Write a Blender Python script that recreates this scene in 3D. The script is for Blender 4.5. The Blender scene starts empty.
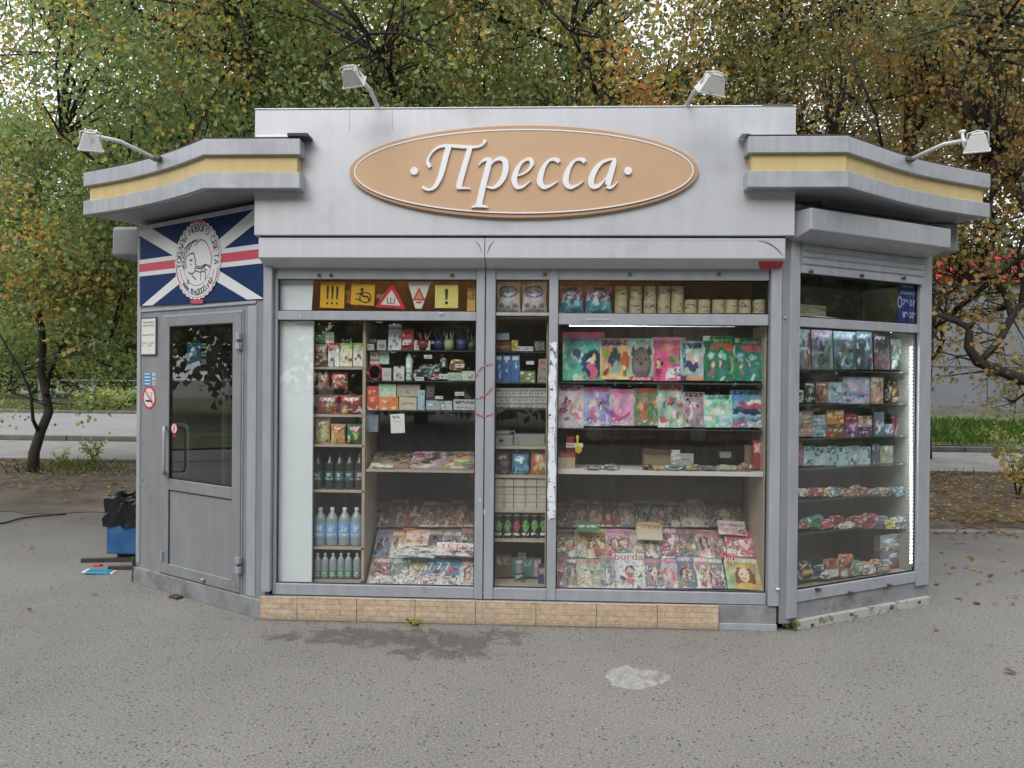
import bpy, math, random
import numpy as np
from mathutils import Matrix, Vector
S = bpy.context.scene
COL = S.collection
R_ = math.radians

# ---------------------------------------------------------------- camera
FPX = 769.0
YAW, PITCH, ROLL = R_(2.5), R_(-0.30), 0.009
CAM = np.array([0.0, -5.13, 1.63])
_fw = np.array([-math.sin(YAW) * math.cos(PITCH), math.cos(YAW) * math.cos(PITCH), math.sin(PITCH)])
_r = np.cross(_fw, [0, 0, 1]); _r /= np.linalg.norm(_r); _u = np.cross(_r, _fw)
_r2 = _r * math.cos(ROLL) + _u * math.sin(ROLL); _u2 = _u * math.cos(ROLL) - _r * math.sin(ROLL)
cd = bpy.data.cameras.new('camera'); cam = bpy.data.objects.new('camera', cd); COL.objects.link(cam)
cam.matrix_world = Matrix(((_r2[0], _u2[0], -_fw[0], CAM[0]), (_r2[1], _u2[1], -_fw[1], CAM[1]), (_r2[2], _u2[2], -_fw[2], CAM[2]), (0, 0, 0, 1)))
cd.sensor_width = 36.0; cd.lens = 36.0 * FPX / 1024.0; cd.clip_start = 0.05; cd.clip_end = 2000
S.camera = cam

# ---------------------------------------------------------------- world, sun, exposure
w = bpy.data.worlds.new('World'); S.world = w; w.use_nodes = True
nt = w.node_tree; nt.nodes.clear()
wo = nt.nodes.new('ShaderNodeOutputWorld'); bg = nt.nodes.new('ShaderNodeBackground'); sk = nt.nodes.new('ShaderNodeTexSky')
SUN_EL, SUN_AZ = R_(42), R_(200)          # high veiled sun behind the photographer
sk.sky_type = 'NISHITA'; sk.sun_disc = False; sk.sun_elevation = SUN_EL; sk.sun_rotation = SUN_AZ
sk.air_density = 1.0; sk.dust_density = 4.0; sk.ozone_density = 1.0
hsv = nt.nodes.new('ShaderNodeHueSaturation'); hsv.inputs['Saturation'].default_value = 0.18
mixc = nt.nodes.new('ShaderNodeMix'); mixc.data_type = 'RGBA'; mixc.inputs[0].default_value = 0.8
mixc.inputs[7].default_value = (9.2, 9.5, 10.1, 1)       # cloud layer
nt.links.new(sk.outputs[0], hsv.inputs['Color']); nt.links.new(hsv.outputs[0], mixc.inputs[6])
nt.links.new(mixc.outputs[2], bg.inputs[0]); bg.inputs[1].default_value = 0.10
nt.links.new(bg.outputs[0], wo.inputs[0])
sl = bpy.data.lights.new('sun', 'SUN'); sl.energy = 0.8; sl.angle = R_(40); sl.color = (1.0, 0.96, 0.9)
so = bpy.data.objects.new('sun', sl); COL.objects.link(so)
_sd = Vector((math.sin(SUN_AZ) * math.cos(SUN_EL), math.cos(SUN_AZ) * math.cos(SUN_EL), math.sin(SUN_EL)))
so.rotation_euler = _sd.to_track_quat('Z', 'Y').to_euler(); so.location = _sd * 40
S.view_settings.view_transform = 'Standard'; S.view_settings.look = 'None'; S.view_settings.gamma = 1
S.view_settings.exposure = 0.97
S.view_settings.use_curve_mapping = False
S.render.engine = 'CYCLES'
S.cycles.use_denoising = True
S.cycles.max_bounces = 10; S.cycles.transparent_max_bounces = 16; S.cycles.diffuse_bounces = 6; S.cycles.glossy_bounces = 4
S.cycles.sample_clamp_indirect = 6.0

# ---------------------------------------------------------------- helpers
def lin(c):
    if isinstance(c, str):
        c = tuple(int(c[i:i + 2], 16) / 255 for i in (0, 2, 4))
    return tuple((x / 12.92 if x <= 0.04045 else ((x + 0.055) / 1.055) ** 2.4) for x in c)

MATS = {}
def mat(name, col=(0.5, 0.5, 0.5), rough=0.5, metal=0.0, noise=0.0, nscale=8.0, stretch=(1, 1, 1), bump=0.0, bscale=60.0, spec=0.5, attr=None, emit=None, dirt=None, dscale=3.0, dlo=0.55, dhi=0.75, trans=0.0):
    if name in MATS: return MATS[name]
    m = bpy.data.materials.new(name); m.use_nodes = True; t = m.node_tree; N = t.nodes; L = t.links
    b = N['Principled BSDF']
    if isinstance(col, str): col = lin(col)
    b.inputs['Roughness'].default_value = rough; b.inputs['Metallic'].default_value = metal
    b.inputs['Specular IOR Level'].default_value = spec
    tc = N.new('ShaderNodeTexCoord'); src = None
    if attr:
        a = N.new('ShaderNodeAttribute'); a.attribute_name = attr; src = a.outputs['Color']
    else:
        c = N.new('ShaderNodeRGB'); c.outputs[0].default_value = (*col, 1); src = c.outputs[0]
    if noise > 0:
        mp = N.new('ShaderNodeMapping'); mp.inputs['Scale'].default_value = stretch; L.new(tc.outputs['Object'], mp.inputs[0])
        n = N.new('ShaderNodeTexNoise'); n.inputs['Scale'].default_value = nscale; n.inputs['Detail'].default_value = 6; L.new(mp.outputs[0], n.inputs['Vector'])
        mr = N.new('ShaderNodeMapRange'); mr.inputs[1].default_value = 0.3; mr.inputs[2].default_value = 0.7
        mr.inputs[3].default_value = 1 - noise; mr.inputs[4].default_value = 1 + noise; L.new(n.outputs[0], mr.inputs[0])
        mx = N.new('ShaderNodeVectorMath'); mx.operation = 'SCALE'; L.new(src, mx.inputs[0]); L.new(mr.outputs[0], mx.inputs['Scale']); src = mx.outputs[0]
    if dirt:
        n2 = N.new('ShaderNodeTexNoise'); n2.inputs['Scale'].default_value = dscale; n2.inputs['Detail'].default_value = 8; n2.inputs['Roughness'].default_value = 0.65
        L.new(tc.outputs['Object'], n2.inputs['Vector'])
        mr2 = N.new('ShaderNodeMapRange'); mr2.inputs[1].default_value = dlo; mr2.inputs[2].default_value = dhi; L.new(n2.outputs[0], mr2.inputs[0])
        mm = N.new('ShaderNodeMix'); mm.data_type = 'RGBA'; L.new(mr2.outputs[0], mm.inputs[0]); L.new(src, mm.inputs[6])
        mm.inputs[7].default_value = (*(lin(dirt) if isinstance(dirt, str) else dirt), 1); src = mm.outputs[2]
    L.new(src, b.inputs['Base Color'])
    if bump > 0:
        n3 = N.new('ShaderNodeTexNoise'); n3.inputs['Scale'].default_value = bscale; n3.inputs['Detail'].default_value = 5; L.new(tc.outputs['Object'], n3.inputs['Vector'])
        bp = N.new('ShaderNodeBump'); bp.inputs['Strength'].default_value = bump; bp.inputs['Distance'].default_value = 0.01
        L.new(n3.outputs[0], bp.inputs['Height']); L.new(bp.outputs[0], b.inputs['Normal'])
    if emit:
        b.inputs['Emission Color'].default_value = (*emit[0], 1); b.inputs['Emission Strength'].default_value = emit[1]
    if trans > 0: b.inputs['Transmission Weight'].default_value = trans
    MATS[name] = m
    return m

def glass_mat(name, tint=(0.93, 0.96, 0.95), rough=0.0, ior=1.5, boost=1.0, film=0.012):
    if name in MATS: return MATS[name]
    m = bpy.data.materials.new(name); m.use_nodes = True; t = m.node_tree; N = t.nodes; L = t.links; N.clear()
    o = N.new('ShaderNodeOutputMaterial'); mx = N.new('ShaderNodeMixShader'); tr = N.new('ShaderNodeBsdfTransparent'); gl = N.new('ShaderNodeBsdfGlossy'); fr = N.new('ShaderNodeFresnel')
    tr.inputs[0].default_value = (*tint, 1); gl.inputs['Roughness'].default_value = rough; fr.inputs[0].default_value = ior
    ml = N.new('ShaderNodeMath'); ml.operation = 'MULTIPLY'; ml.inputs[1].default_value = boost; ml.use_clamp = True
    ge = N.new('ShaderNodeNewGeometry'); iv = N.new('ShaderNodeMath'); iv.operation = 'SUBTRACT'; iv.inputs[0].default_value = 1.0; L.new(ge.outputs['Backfacing'], iv.inputs[1])
    m2 = N.new('ShaderNodeMath'); m2.operation = 'MULTIPLY'; L.new(fr.outputs[0], m2.inputs[0]); L.new(iv.outputs[0], m2.inputs[1]); L.new(m2.outputs[0], ml.inputs[0]); L.new(ml.outputs[0], mx.inputs[0]); L.new(tr.outputs[0], mx.inputs[1]); L.new(gl.outputs[0], mx.inputs[2]); 
    df = N.new('ShaderNodeBsdfDiffuse'); df.inputs[0].default_value = (.55, .54, .52, 1); mf = N.new('ShaderNodeMixShader'); L.new(mx.outputs[0], mf.inputs[1]); L.new(df.outputs[0], mf.inputs[2])
    nz = N.new('ShaderNodeTexNoise'); nz.inputs['Scale'].default_value = 3.0; nz.inputs['Detail'].default_value = 8; tcn = N.new('ShaderNodeTexCoord'); L.new(tcn.outputs['Object'], nz.inputs[0])
    mr = N.new('ShaderNodeMapRange'); mr.inputs[1].default_value = .35; mr.inputs[2].default_value = .75; mr.inputs[3].default_value = film * .5; mr.inputs[4].default_value = film * 1.8; L.new(nz.outputs[0], mr.inputs[0]); L.new(mr.outputs[0], mf.inputs[0])
    L.new(mf.outputs[0], o.inputs[0])
    MATS[name] = m
    return m

def frame(origin, xdir):
    x = Vector(xdir).normalized(); z = Vector((0, 0, 1)); y = z.cross(x)
    return Matrix(((x[0], y[0], z[0], origin[0]), (x[1], y[1], z[1], origin[1]), (x[2], y[2], z[2], origin[2]), (0, 0, 0, 1)))
FF = Matrix.Identity(4)
BL, AL = Vector((-3.21, 0.82, 0)), Vector((-1.905, 0.0, 0))
AR, BR = Vector((1.605, 0.0, 0)), Vector((2.86, 0.71, 0))
LF = frame(BL, AL - BL); RF = frame(AR, BR - AR)
LLEN, RLEN = (AL - BL).length, (BR - AR).length

def P(fr, px, py, off=0.0):
    """the point of the plane y=off of a wall's own frame that the photograph shows at (px, py); returned as (x, z) in that frame"""
    d = Vector(_fw * FPX + _r2 * (px - 512) - _u2 * (py - 384))
    n = fr.to_3x3() @ Vector((0, 1, 0)); p0 = fr @ Vector((0, off, 0)); c = Vector(CAM)
    t = (p0 - c).dot(n) / d.dot(n)
    q = fr.inverted() @ (c + d * t)
    return q.x, q.z
def PX(fr, px, py, off=0.0): return P(fr, px, py, off)[0]
def PZ(fr, px, py, off=0.0): return P(fr, px, py, off)[1]
def GP(px, py, z=0.0):
    d = _fw * FPX + _r2 * (px - 512) - _u2 * (py - 384); t = (z - CAM[2]) / d[2]
    return CAM + d * t

class MB:
    def __init__(s, xf=None):
        s.v = []; s.f = []; s.mi = []; s.c = []; s.mats = []; s.xf = xf; s.sm = []; s.cur = (1, 1, 1)
    def m(s, mt):
        if mt not in s.mats: s.mats.append(mt)
        return s.mats.index(mt)
    def add(s, vs, fs, mt, cols=None, smooth=False):
        b = len(s.v); k = s.m(mt)
        for i, q in enumerate(vs):
            q = Vector(q)
            if s.xf is not None: q = s.xf @ q
            s.v.append(q[:]); s.c.append(tuple(cols[i]) if cols is not None else s.cur)
        for f in fs:
            s.f.append([b + j for j in f]); s.mi.append(k); s.sm.append(smooth)
        return s
    def box(s, x0, x1, y0, y1, z0, z1, mt, rot=None, cols=None):
        vs = [(x0, y0, z0), (x1, y0, z0), (x1, y1, z0), (x0, y1, z0), (x0, y0, z1), (x1, y0, z1), (x1, y1, z1), (x0, y1, z1)]
        if rot is not None: vs = [rot @ Vector(q) for q in vs]
        return s.add(vs, [(0, 3, 2, 1), (4, 5, 6, 7), (0, 1, 5, 4), (1, 2, 6, 5), (2, 3, 7, 6), (3, 0, 4, 7)], mt)
    def prism(s, poly, z0, z1, mt):
        n = len(poly); ar = sum(poly[i][0] * poly[(i + 1) % n][1] - poly[(i + 1) % n][0] * poly[i][1] for i in range(n))
        if ar < 0: poly = poly[::-1]
        vs = [(p[0], p[1], z0) for p in poly] + [(p[0], p[1], z1) for p in poly]
        fs = [tuple(range(n - 1, -1, -1)), tuple(range(n, 2 * n))] + [(i, (i + 1) % n, n + (i + 1) % n, n + i) for i in range(n)]
        return s.add(vs, fs, mt)
    def prism_xz(s, poly, y0, y1, mt, smooth=False):
        """outline in the x,z plane extruded from y0 (front) to y1"""
        n = len(poly); ar = sum(poly[i][0] * poly[(i + 1) % n][1] - poly[(i + 1) % n][0] * poly[i][1] for i in range(n))
        if ar < 0: poly = poly[::-1]
        vs = [(p[0], y0, p[1]) for p in poly] + [(p[0], y1, p[1]) for p in poly]
        fs = [tuple(range(n)), tuple(range(2 * n - 1, n - 1, -1))] + [((i + 1) % n, i, n + i, n + (i + 1) % n) for i in range(n)]
        return s.add(vs, fs, mt, smooth=smooth)
    def extrude_x(s, prof, x0, x1, mt):
        """profile in y,z extruded along x"""
        n = len(prof); ar = sum(prof[i][0] * prof[(i + 1) % n][1] - prof[(i + 1) % n][0] * prof[i][1] for i in range(n))
        if ar < 0: prof = prof[::-1]
        vs = [(x0, p[0], p[1]) for p in prof] + [(x1, p[0], p[1]) for p in prof]
        fs = [tuple(range(n - 1, -1, -1)), tuple(range(n, 2 * n))] + [(i, (i + 1) % n, n + (i + 1) % n, n + i) for i in range(n)]
        return s.add(vs, fs, mt)
    def tube(s, path, rad, mt, k=8, closed=False, smooth=True):
        path = [Vector(p) for p in path]; n = len(path)
        rr = rad if isinstance(rad, (list, tuple)) else [rad] * n
        vs = []; prev = None
        for i, p in enumerate(path):
            if closed: t = path[(i + 1) % n] - path[i - 1]
            else: t = path[min(i + 1, n - 1)] - path[max(i - 1, 0)]
            t.normalize()
            if prev is None:
                a = Vector((0, 0, 1)) if abs(t.z) < 0.9 else Vector((1, 0, 0)); u = t.cross(a).normalized()
            else:
                u = (prev - t * prev.dot(t)).normalized()
            prev = u; v = t.cross(u)
            for j in range(k):
                an = 2 * math.pi * j / k; vs.append(p + (u * math.cos(an) + v * math.sin(an)) * rr[i])
        fs = []
        for i in range(n if closed else n - 1):
            for j in range(k):
                a, b2 = i * k + j, i * k + (j + 1) % k; c, d = ((i + 1) % n) * k + (j + 1) % k, ((i + 1) % n) * k + j
                fs.append((a, b2, c, d))
        if not closed: fs += [tuple(range(k - 1, -1, -1)), tuple(range((n - 1) * k, n * k))]
        return s.add(vs, fs, mt, smooth=smooth)
    def lathe(s, prof, mt, c=(0, 0, 0), k=16, cols=None, smooth=True):
        """prof: (r, z) from bottom to top, about a vertical axis"""
        vs = []; cc = []; n = len(prof)
        for i, (r, z) in enumerate(prof):
            for j in range(k):
                an = 2 * math.pi * j / k; vs.append((c[0] + r * math.cos(an), c[1] + r * math.sin(an), c[2] + z))
                cc.append(cols[i] if cols else s.cur)
        fs = [(i * k + j, i * k + (j + 1) % k, (i + 1) * k + (j + 1) % k, (i + 1) * k + j) for i in range(n - 1) for j in range(k)]
        fs += [tuple(range(k - 1, -1, -1)), tuple(range((n - 1) * k, n * k))]
        return s.add(vs, fs, mt, cols=cc, smooth=smooth)
    def grid(s, img, pos, mt):
        """a printed surface: img is rows x cols x 3 (row 0 on top); pos(u, v) gives the place, u,v in 0..1, v upward"""
        H, W = img.shape[:2]; vs = []; cc = []
        for i in range(H):
            for j in range(W):
                vs.append(pos(j / (W - 1), 1 - i / (H - 1))); cc.append(tuple(img[i, j]))
        fs = [((i + 1) * W + j, (i + 1) * W + j + 1, i * W + j + 1, i * W + j) for i in range(H - 1) for j in range(W - 1)]
        return s.add(vs, fs, mt, cols=cc)
    def build(s, name, parent=None, bevel=0.0, mw=None, origin=None, seg=1):
        me = bpy.data.meshes.new(name)
        vv = np.array(s.v, dtype=float)
        if origin is not None: vv = vv - np.array(origin)
        me.from_pydata(vv.tolist(), [], s.f)
        for mt in s.mats: me.materials.append(mt)
        me.polygons.foreach_set('material_index', s.mi); me.polygons.foreach_set('use_smooth', s.sm)
        at = me.color_attributes.new('col', 'FLOAT_COLOR', 'POINT')
        ca = np.ones((len(s.v), 4)); ca[:, :3] = np.array(s.c); at.data.foreach_set('color', ca.ravel())
        me.update()
        o = bpy.data.objects.new(name, me); COL.objects.link(o)
        if parent is not None: o.parent = parent
        if mw is not None: o.matrix_world = mw
        if origin is not None: o.location = origin
        if bevel > 0:
            bm_ = o.modifiers.new('bevel', 'BEVEL'); bm_.width = bevel; bm_.segments = seg; bm_.limit_method = 'ANGLE'; bm_.angle_limit = R_(40)
        return o

LABELS = {}
def tag(o, label=None, cat=None, group=None, kind=None):
    if label:
        o['label'] = label
    if cat: o['category'] = cat
    if group: o['group'] = group
    if kind: o['kind'] = kind
    return o
def thing(name, label, cat, mw=None, group=None):
    o = bpy.data.objects.new(name, None); COL.objects.link(o); o.empty_display_size = 0.1
    if mw is not None: o.matrix_world = mw
    return tag(o, label, cat, group)
def struct(name, mb, **k):
    return tag(mb.build(name, **k), kind='structure')

_TXT = {}
def text_geo(s, bold=False):
    if s in _TXT: return _TXT[s]
    c = bpy.data.curves.new('tmp_text', 'FONT'); c.body = s; c.align_x = 'CENTER'; c.resolution_u = 3
    o = bpy.data.objects.new('tmp_text', c); COL.objects.link(o)
    me = bpy.data.meshes.new_from_object(o.evaluated_get(bpy.context.evaluated_depsgraph_get()))
    vs = [(v.co.x, v.co.y) for v in me.vertices]; fs = [tuple(p.vertices) for p in me.polygons]
    bpy.data.objects.remove(o); bpy.data.curves.remove(c); bpy.data.meshes.remove(me)
    xs = [v[0] for v in vs]; ys = [v[1] for v in vs]
    _TXT[s] = (vs, fs, min(xs), max(xs), min(ys), max(ys))
    return _TXT[s]
def put_text(mb, s, pos, mt, x0, x1, z0, z1, col=None, slant=0.0):
    """write s so that it fills the box x0..x1, z0..z1; pos(x, z) places a point"""
    vs, fs, a, b, c, d = text_geo(s)
    q = [pos(x0 + (x - a + slant * (y - c)) / (b - a + slant * (d - c)) * (x1 - x0), z0 + (y - c) / (d - c) * (z1 - z0)) for x, y in vs]
    cols = [col] * len(q) if col is not None else None
    mb.add(q, fs, mt, cols=cols)
def flat(off):
    return lambda x, z: (x, off, z)
def ribbon(mb, pts, wid, pos0, pos1, mt, closed=False, n=8, col=None):
    """a drawn stroke: pts (x,z), width per point; Catmull-Rom smoothed; pos0 places the face, pos1 the base (or None for a flat mark)"""
    P_ = [Vector(p) for p in pts]; W_ = wid if isinstance(wid, (list, tuple)) else [wid] * len(P_); q = []; ww = []
    m = len(P_)
    for i in range(m if closed else m - 1):
        p0 = P_[(i - 1) % m] if (closed or i > 0) else P_[i]; p1 = P_[i]; p2 = P_[(i + 1) % m]; p3 = P_[(i + 2) % m] if (closed or i + 2 < m) else P_[(i + 1) % m]
        for j in range(n):
            t = j / n
            q.append(0.5 * ((2 * p1) + (p2 - p0) * t + (2 * p0 - 5 * p1 + 4 * p2 - p3) * t * t + (3 * p1 - p0 - 3 * p2 + p3) * t ** 3))
            ww.append(W_[i] * (1 - t) + W_[(i + 1) % m] * t)
    if not closed: q.append(P_[-1]); ww.append(W_[-1])
    k = len(q); L_ = []; Rr = []
    for i in range(k):
        t = (q[(i + 1) % k] - q[i - 1]) if closed else (q[min(i + 1, k - 1)] - q[max(i - 1, 0)])
        if t.length < 1e-9: t = Vector((1, 0))
        t.normalize(); nn = Vector((-t.y, t.x)) * ww[i] / 2
        L_.append(q[i] + nn); Rr.append(q[i] - nn)
    vs = [pos0(p.x, p.y) for p in L_] + [pos0(p.x, p.y) for p in Rr]
    rng = range(k if closed else k - 1)
    fs = [(k + i, k + (i + 1) % k, (i + 1) % k, i) for i in rng]
    if pos1 is not None:
        vs += [pos1(p.x, p.y) for p in L_] + [pos1(p.x, p.y) for p in Rr]
        fs += [(i, (i + 1) % k, 2 * k + (i + 1) % k, 2 * k + i) for i in rng] + [(k + (i + 1) % k, k + i, 3 * k + i, 3 * k + (i + 1) % k) for i in rng]
        if not closed: fs += [(0, 2 * k, 3 * k, k), (k - 1, 2 * k - 1, 4 * k - 1, 3 * k - 1)]
    mb.add(vs, fs, mt, cols=[col] * len(vs) if col is not None else None)
def disc(mb, cx, cz, rx, rz, pos, mt, k=28, col=None, bite=0.0, nb=0):
    vs = [pos(cx, cz)]; 
    for j in range(k):
        a = 2 * math.pi * j / k; q = 1 + bite * math.cos(nb * a)
        vs.append(pos(cx + rx * q * math.cos(a), cz + rz * q * math.sin(a)))
    mb.add(vs, [(0, 1 + j, 1 + (j + 1) % k) for j in range(k)], mt, cols=[col] * len(vs) if col is not None else None)
def rectf(mb, x0, x1, z0, z1, pos, mt, col=None):
    mb.add([pos(x0, z0), pos(x1, z0), pos(x1, z1), pos(x0, z1)], [(0, 1, 2, 3)], mt, cols=[col] * 4 if col is not None else None)

ORD = ['first', 'second', 'third', 'fourth', 'fifth', 'sixth', 'seventh', 'eighth', 'ninth', 'tenth', 'eleventh', 'twelfth', 'thirteenth', 'fourteenth', 'fifteenth', 'sixteenth']
def nth(i, n):
    """where the i-th of n stands in its row, from the left"""
    if i == 0: return 'leftmost'
    if i == n - 1: return 'rightmost'
    if n % 2 and i == n // 2: return 'middle'
    if i == n - 2: return 'next to rightmost'
    return ORD[i] + ' from the left'
# ================================================================ materials of the kiosk
M_FASC = mat('fascia_aluminium', (0.53, 0.545, 0.585), 0.42, 0.25, noise=0.035, nscale=4, stretch=(5, 5, 0.3), bump=0.04, bscale=4, dirt=(0.38, 0.39, 0.42), dscale=2.2, dlo=0.56, dhi=0.85)
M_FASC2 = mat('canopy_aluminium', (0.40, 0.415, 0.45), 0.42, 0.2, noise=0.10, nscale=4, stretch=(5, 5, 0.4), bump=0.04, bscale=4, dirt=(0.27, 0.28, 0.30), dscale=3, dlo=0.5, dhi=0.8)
M_FRAME = mat('frame_paint', (0.335, 0.352, 0.388), 0.45, 0.1, noise=0.09, nscale=5, stretch=(3, 3, 0.8), bump=0.03, bscale=30, dirt=(0.20, 0.20, 0.21), dscale=7, dlo=0.62, dhi=0.8)
M_WALL = mat('wall_paint', (0.232, 0.242, 0.255), 0.5, 0.1, noise=0.10, nscale=4, stretch=(2, 2, 0.7), bump=0.04, bscale=8, dirt=(0.14, 0.14, 0.13), dscale=5, dlo=0.6, dhi=0.8)
M_PLINTH = mat('plinth_paint', (0.25, 0.26, 0.27), 0.6, 0.1, noise=0.2, nscale=6, bump=0.1, bscale=20, dirt=(0.13, 0.12, 0.10), dscale=8, dlo=0.5, dhi=0.75)
M_SOFF = mat('soffit_paint', (0.30, 0.31, 0.32), 0.35, 0.2, noise=0.08, nscale=3)
M_CREAM = mat('cream_band', (0.55, 0.42, 0.20), 0.5, 0, noise=0.07, nscale=6, stretch=(3, 3, .5))
M_ROOF = mat('roof_felt', (0.05, 0.05, 0.055), 0.8, 0, noise=0.3, nscale=8, bump=0.3, bscale=20)
M_FLASH = mat('zinc_flashing', (0.75, 0.76, 0.78), 0.3, 0.5)
M_BLK = mat('black_rubber', (0.012, 0.012, 0.013), 0.6)
M_BOLT = mat('old_bolt', (0.12, 0.11, 0.10), 0.5, 0.6)
M_WHITE = mat('white_board', (0.78, 0.83, 0.86), 0.45, 0, noise=0.03, nscale=2)
M_WOOD = mat('beige_laminate', (0.46, 0.39, 0.31), 0.5, 0, noise=0.08, nscale=6, stretch=(6, 6, .6))
M_DARKIN = mat('dark_lining', (0.055, 0.043, 0.033), 0.7, 0, noise=0.4, nscale=2.5, stretch=(3, 3, 1))
M_FLOORIN = mat('inner_floor', (0.16, 0.14, 0.12), 0.7)
M_SHELFG = mat('smoked_shelf', (0.06, 0.075, 0.07), 0.25)
M_INK = mat('printed', rough=0.42, attr='col')
M_INKG = mat('glossy_printed', rough=0.22, attr='col')
M_GLASS = glass_mat('window_glass', tint=(0.975, 0.985, 0.98), boost=2.6, film=.007)
M_DGLASS = glass_mat('door_glass', tint=(0.70, 0.72, 0.71), boost=2.6)

kiosk = thing('newspaper_kiosk', 'grey metal newspaper kiosk with angled corners, glazed shopfront and beige oval sign', 'kiosk')
zs = {}
def zf(y, x=512): return PZ(FF, x, y)
Z_SILL0, Z_SILL1 = zf(594, 275), zf(583, 275)          # sill bar
Z_HEAD0, Z_HEAD1 = zf(279.5, 400), zf(272, 400)
Z_RAIL0, Z_RAIL1 = zf(320.5, 400), zf(311.5, 400)
xA = [PX(FF, p, 430) for p in (260, 264, 273.5, 277, 475.5, 484, 485, 494.5, 548, 557, 767.5, 779)]
Z_BASE = Z_SILL0
# --- hull: floor, back, side walls, roof
SIDE_Y = 3.0
b = MB()
b.prism([(-3.19, .87), (-1.93, .05), (1.59, .05), (2.84, .76), (2.84, SIDE_Y - .02), (-3.19, SIDE_Y - .02)], 0.10, 0.17, M_FLOORIN); b.build('floor_panel', kiosk)
b = MB(); b.box(-3.21, 2.86, SIDE_Y, SIDE_Y + .05, 0, 2.8, M_WALL); b.build('wall_panel', kiosk)
b = MB(); b.box(-3.215, -3.175, .86, SIDE_Y, 0.02, 2.8, M_WALL); b.build('wall_panel', kiosk, bevel=.004)
b = MB(); b.box(2.825, 2.865, .75, SIDE_Y, 0.02, 2.8, M_WALL); b.build('wall_panel', kiosk, bevel=.004)
b = MB(); b.prism([(-3.2, .9), (-1.93, .12), (1.59, .12), (2.85, .8), (2.85, SIDE_Y), (-3.2, SIDE_Y)], 2.80, 2.84, M_SOFF)
b.prism([(-3.2, .9), (-1.93, .12), (1.59, .12), (2.85, .8), (2.85, SIDE_Y), (-3.2, SIDE_Y)], 2.845, 3.05, M_ROOF); b.build('roof', kiosk)
# --- fascia: the tall sign board over the shopfront
FY = -0.13
fx0, fx1 = PX(FF, 254.5, 170, FY), PX(FF, 795.5, 170, FY); fz0, fz1 = PZ(FF, 512, 235.3, FY), PZ(FF, 512, 108.3, FY)
b = MB(); b.box(fx0, fx1, FY, .9, fz0, fz1, M_FASC)
b.box(fx0 - .004, fx1 + .004, FY - .004, .5, fz1 + .001, fz1 + .010, M_FLASH)
fascia = b.build('fascia', kiosk, bevel=.004)
for px in (349.5, 392.5): 
    b = MB(); x = PX(FF, px, 110, FY); b.box(x - .0015, x + .0015, FY - .0012, FY + .002, fz1 - .14, fz1 - .002, M_FRAME); b.build('fascia_seam', kiosk)
b = MB(); x = PX(FF, 762, 110, FY); b.box(x, fx1 - .02, FY - .004, FY + .02, fz1 + .004, fz1 + .016, M_BOLT)
b.build('cap_strip', kiosk)
# --- front shopfront frame
WF = MB()
def post(x0, x1, y0=-0.015, y1=0.06, z0=None, z1=None, mt=M_FRAME):
    WF.box(x0, x1, y0, y1, Z_SILL0 if z0 is None else z0, Z_HEAD1 + .03 if z1 is None else z1, mt)
post(PX(FF, 265, 430), xA[2], -0.05, .06, z0=PZ(FF, 265, 592, -.05), z1=Z_HEAD1 + .1)
post(xA[2] + .002, xA[3], -0.005, .05)
post(xA[4], xA[5], -0.02); post(xA[6], xA[7], -0.02); post(xA[8], xA[9], -0.016); post(xA[10] + .004, xA[11], -0.04, .06, z1=Z_HEAD1 + .1)
wins = [(xA[3], xA[4]), (xA[7], xA[8]), (xA[9], xA[10])]
for i, (a, c) in enumerate(wins):
    WF.box(a + .001, c - .001, -0.012, .05, Z_SILL0, Z_SILL1, M_FRAME)
    WF.box(a + .001, c - .001, -0.012, .05, Z_HEAD0, Z_HEAD1 + .03, M_FRAME)
    zr0, zr1 = (Z_RAIL0, Z_RAIL1)
    if i == 2: zr0, zr1 = zf(325, 660), zf(314, 660)
    if i == 1: zr0, zr1 = zf(316, 521), zf(312.5, 521)
    WF.box(a + .001, c - .001, -0.006, .05, zr0, zr1, M_FRAME)
wfo = WF.build('window_frame', kiosk, bevel=.003)
for i, (a, c) in enumerate(wins):
    zr0, zr1 = (Z_RAIL0, Z_RAIL1) if i == 0 else ((zf(316, 521), zf(312.5, 521)) if i == 1 else (zf(325, 660), zf(314, 660)))
    for z0, z1 in ((Z_SILL1, zr0), (zr1, Z_HEAD0)):
        p = MB(); p.box(a + .003, c - .003, .018, .022, z0 + .002, z1 - .002, M_GLASS); p.build('pane', wfo)
        g = MB()
        for (q0, q1, r0, r1) in ((a + .002, a + .008, z0, z1), (c - .008, c - .002, z0, z1), (a + .009, c - .009, z0 + .001, z0 + .006), (a + .009, c - .009, z1 - .006, z1 - .001)):
            g.box(q0, q1, .010, .016, r0, r1, M_BLK)
        g.build('gasket', wfo)
g = MB(); g.box(xA[5] + .001, xA[6] - .001, -0.005, .05, Z_SILL0, Z_HEAD1, M_BLK); g.build('gasket', wfo)
for px, py in ((319, 276), (331, 276), (452, 276), (545, 275), (630, 275), (719, 275)):
    x, z = P(FF, px, py, -.02); g = MB(); g.lathe([(.001, 0), (.012, 0), (.012, .01), (.004, .016)], M_BOLT, (x, -.02, z), k=8); g.build('lock_bolt', wfo)
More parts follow.
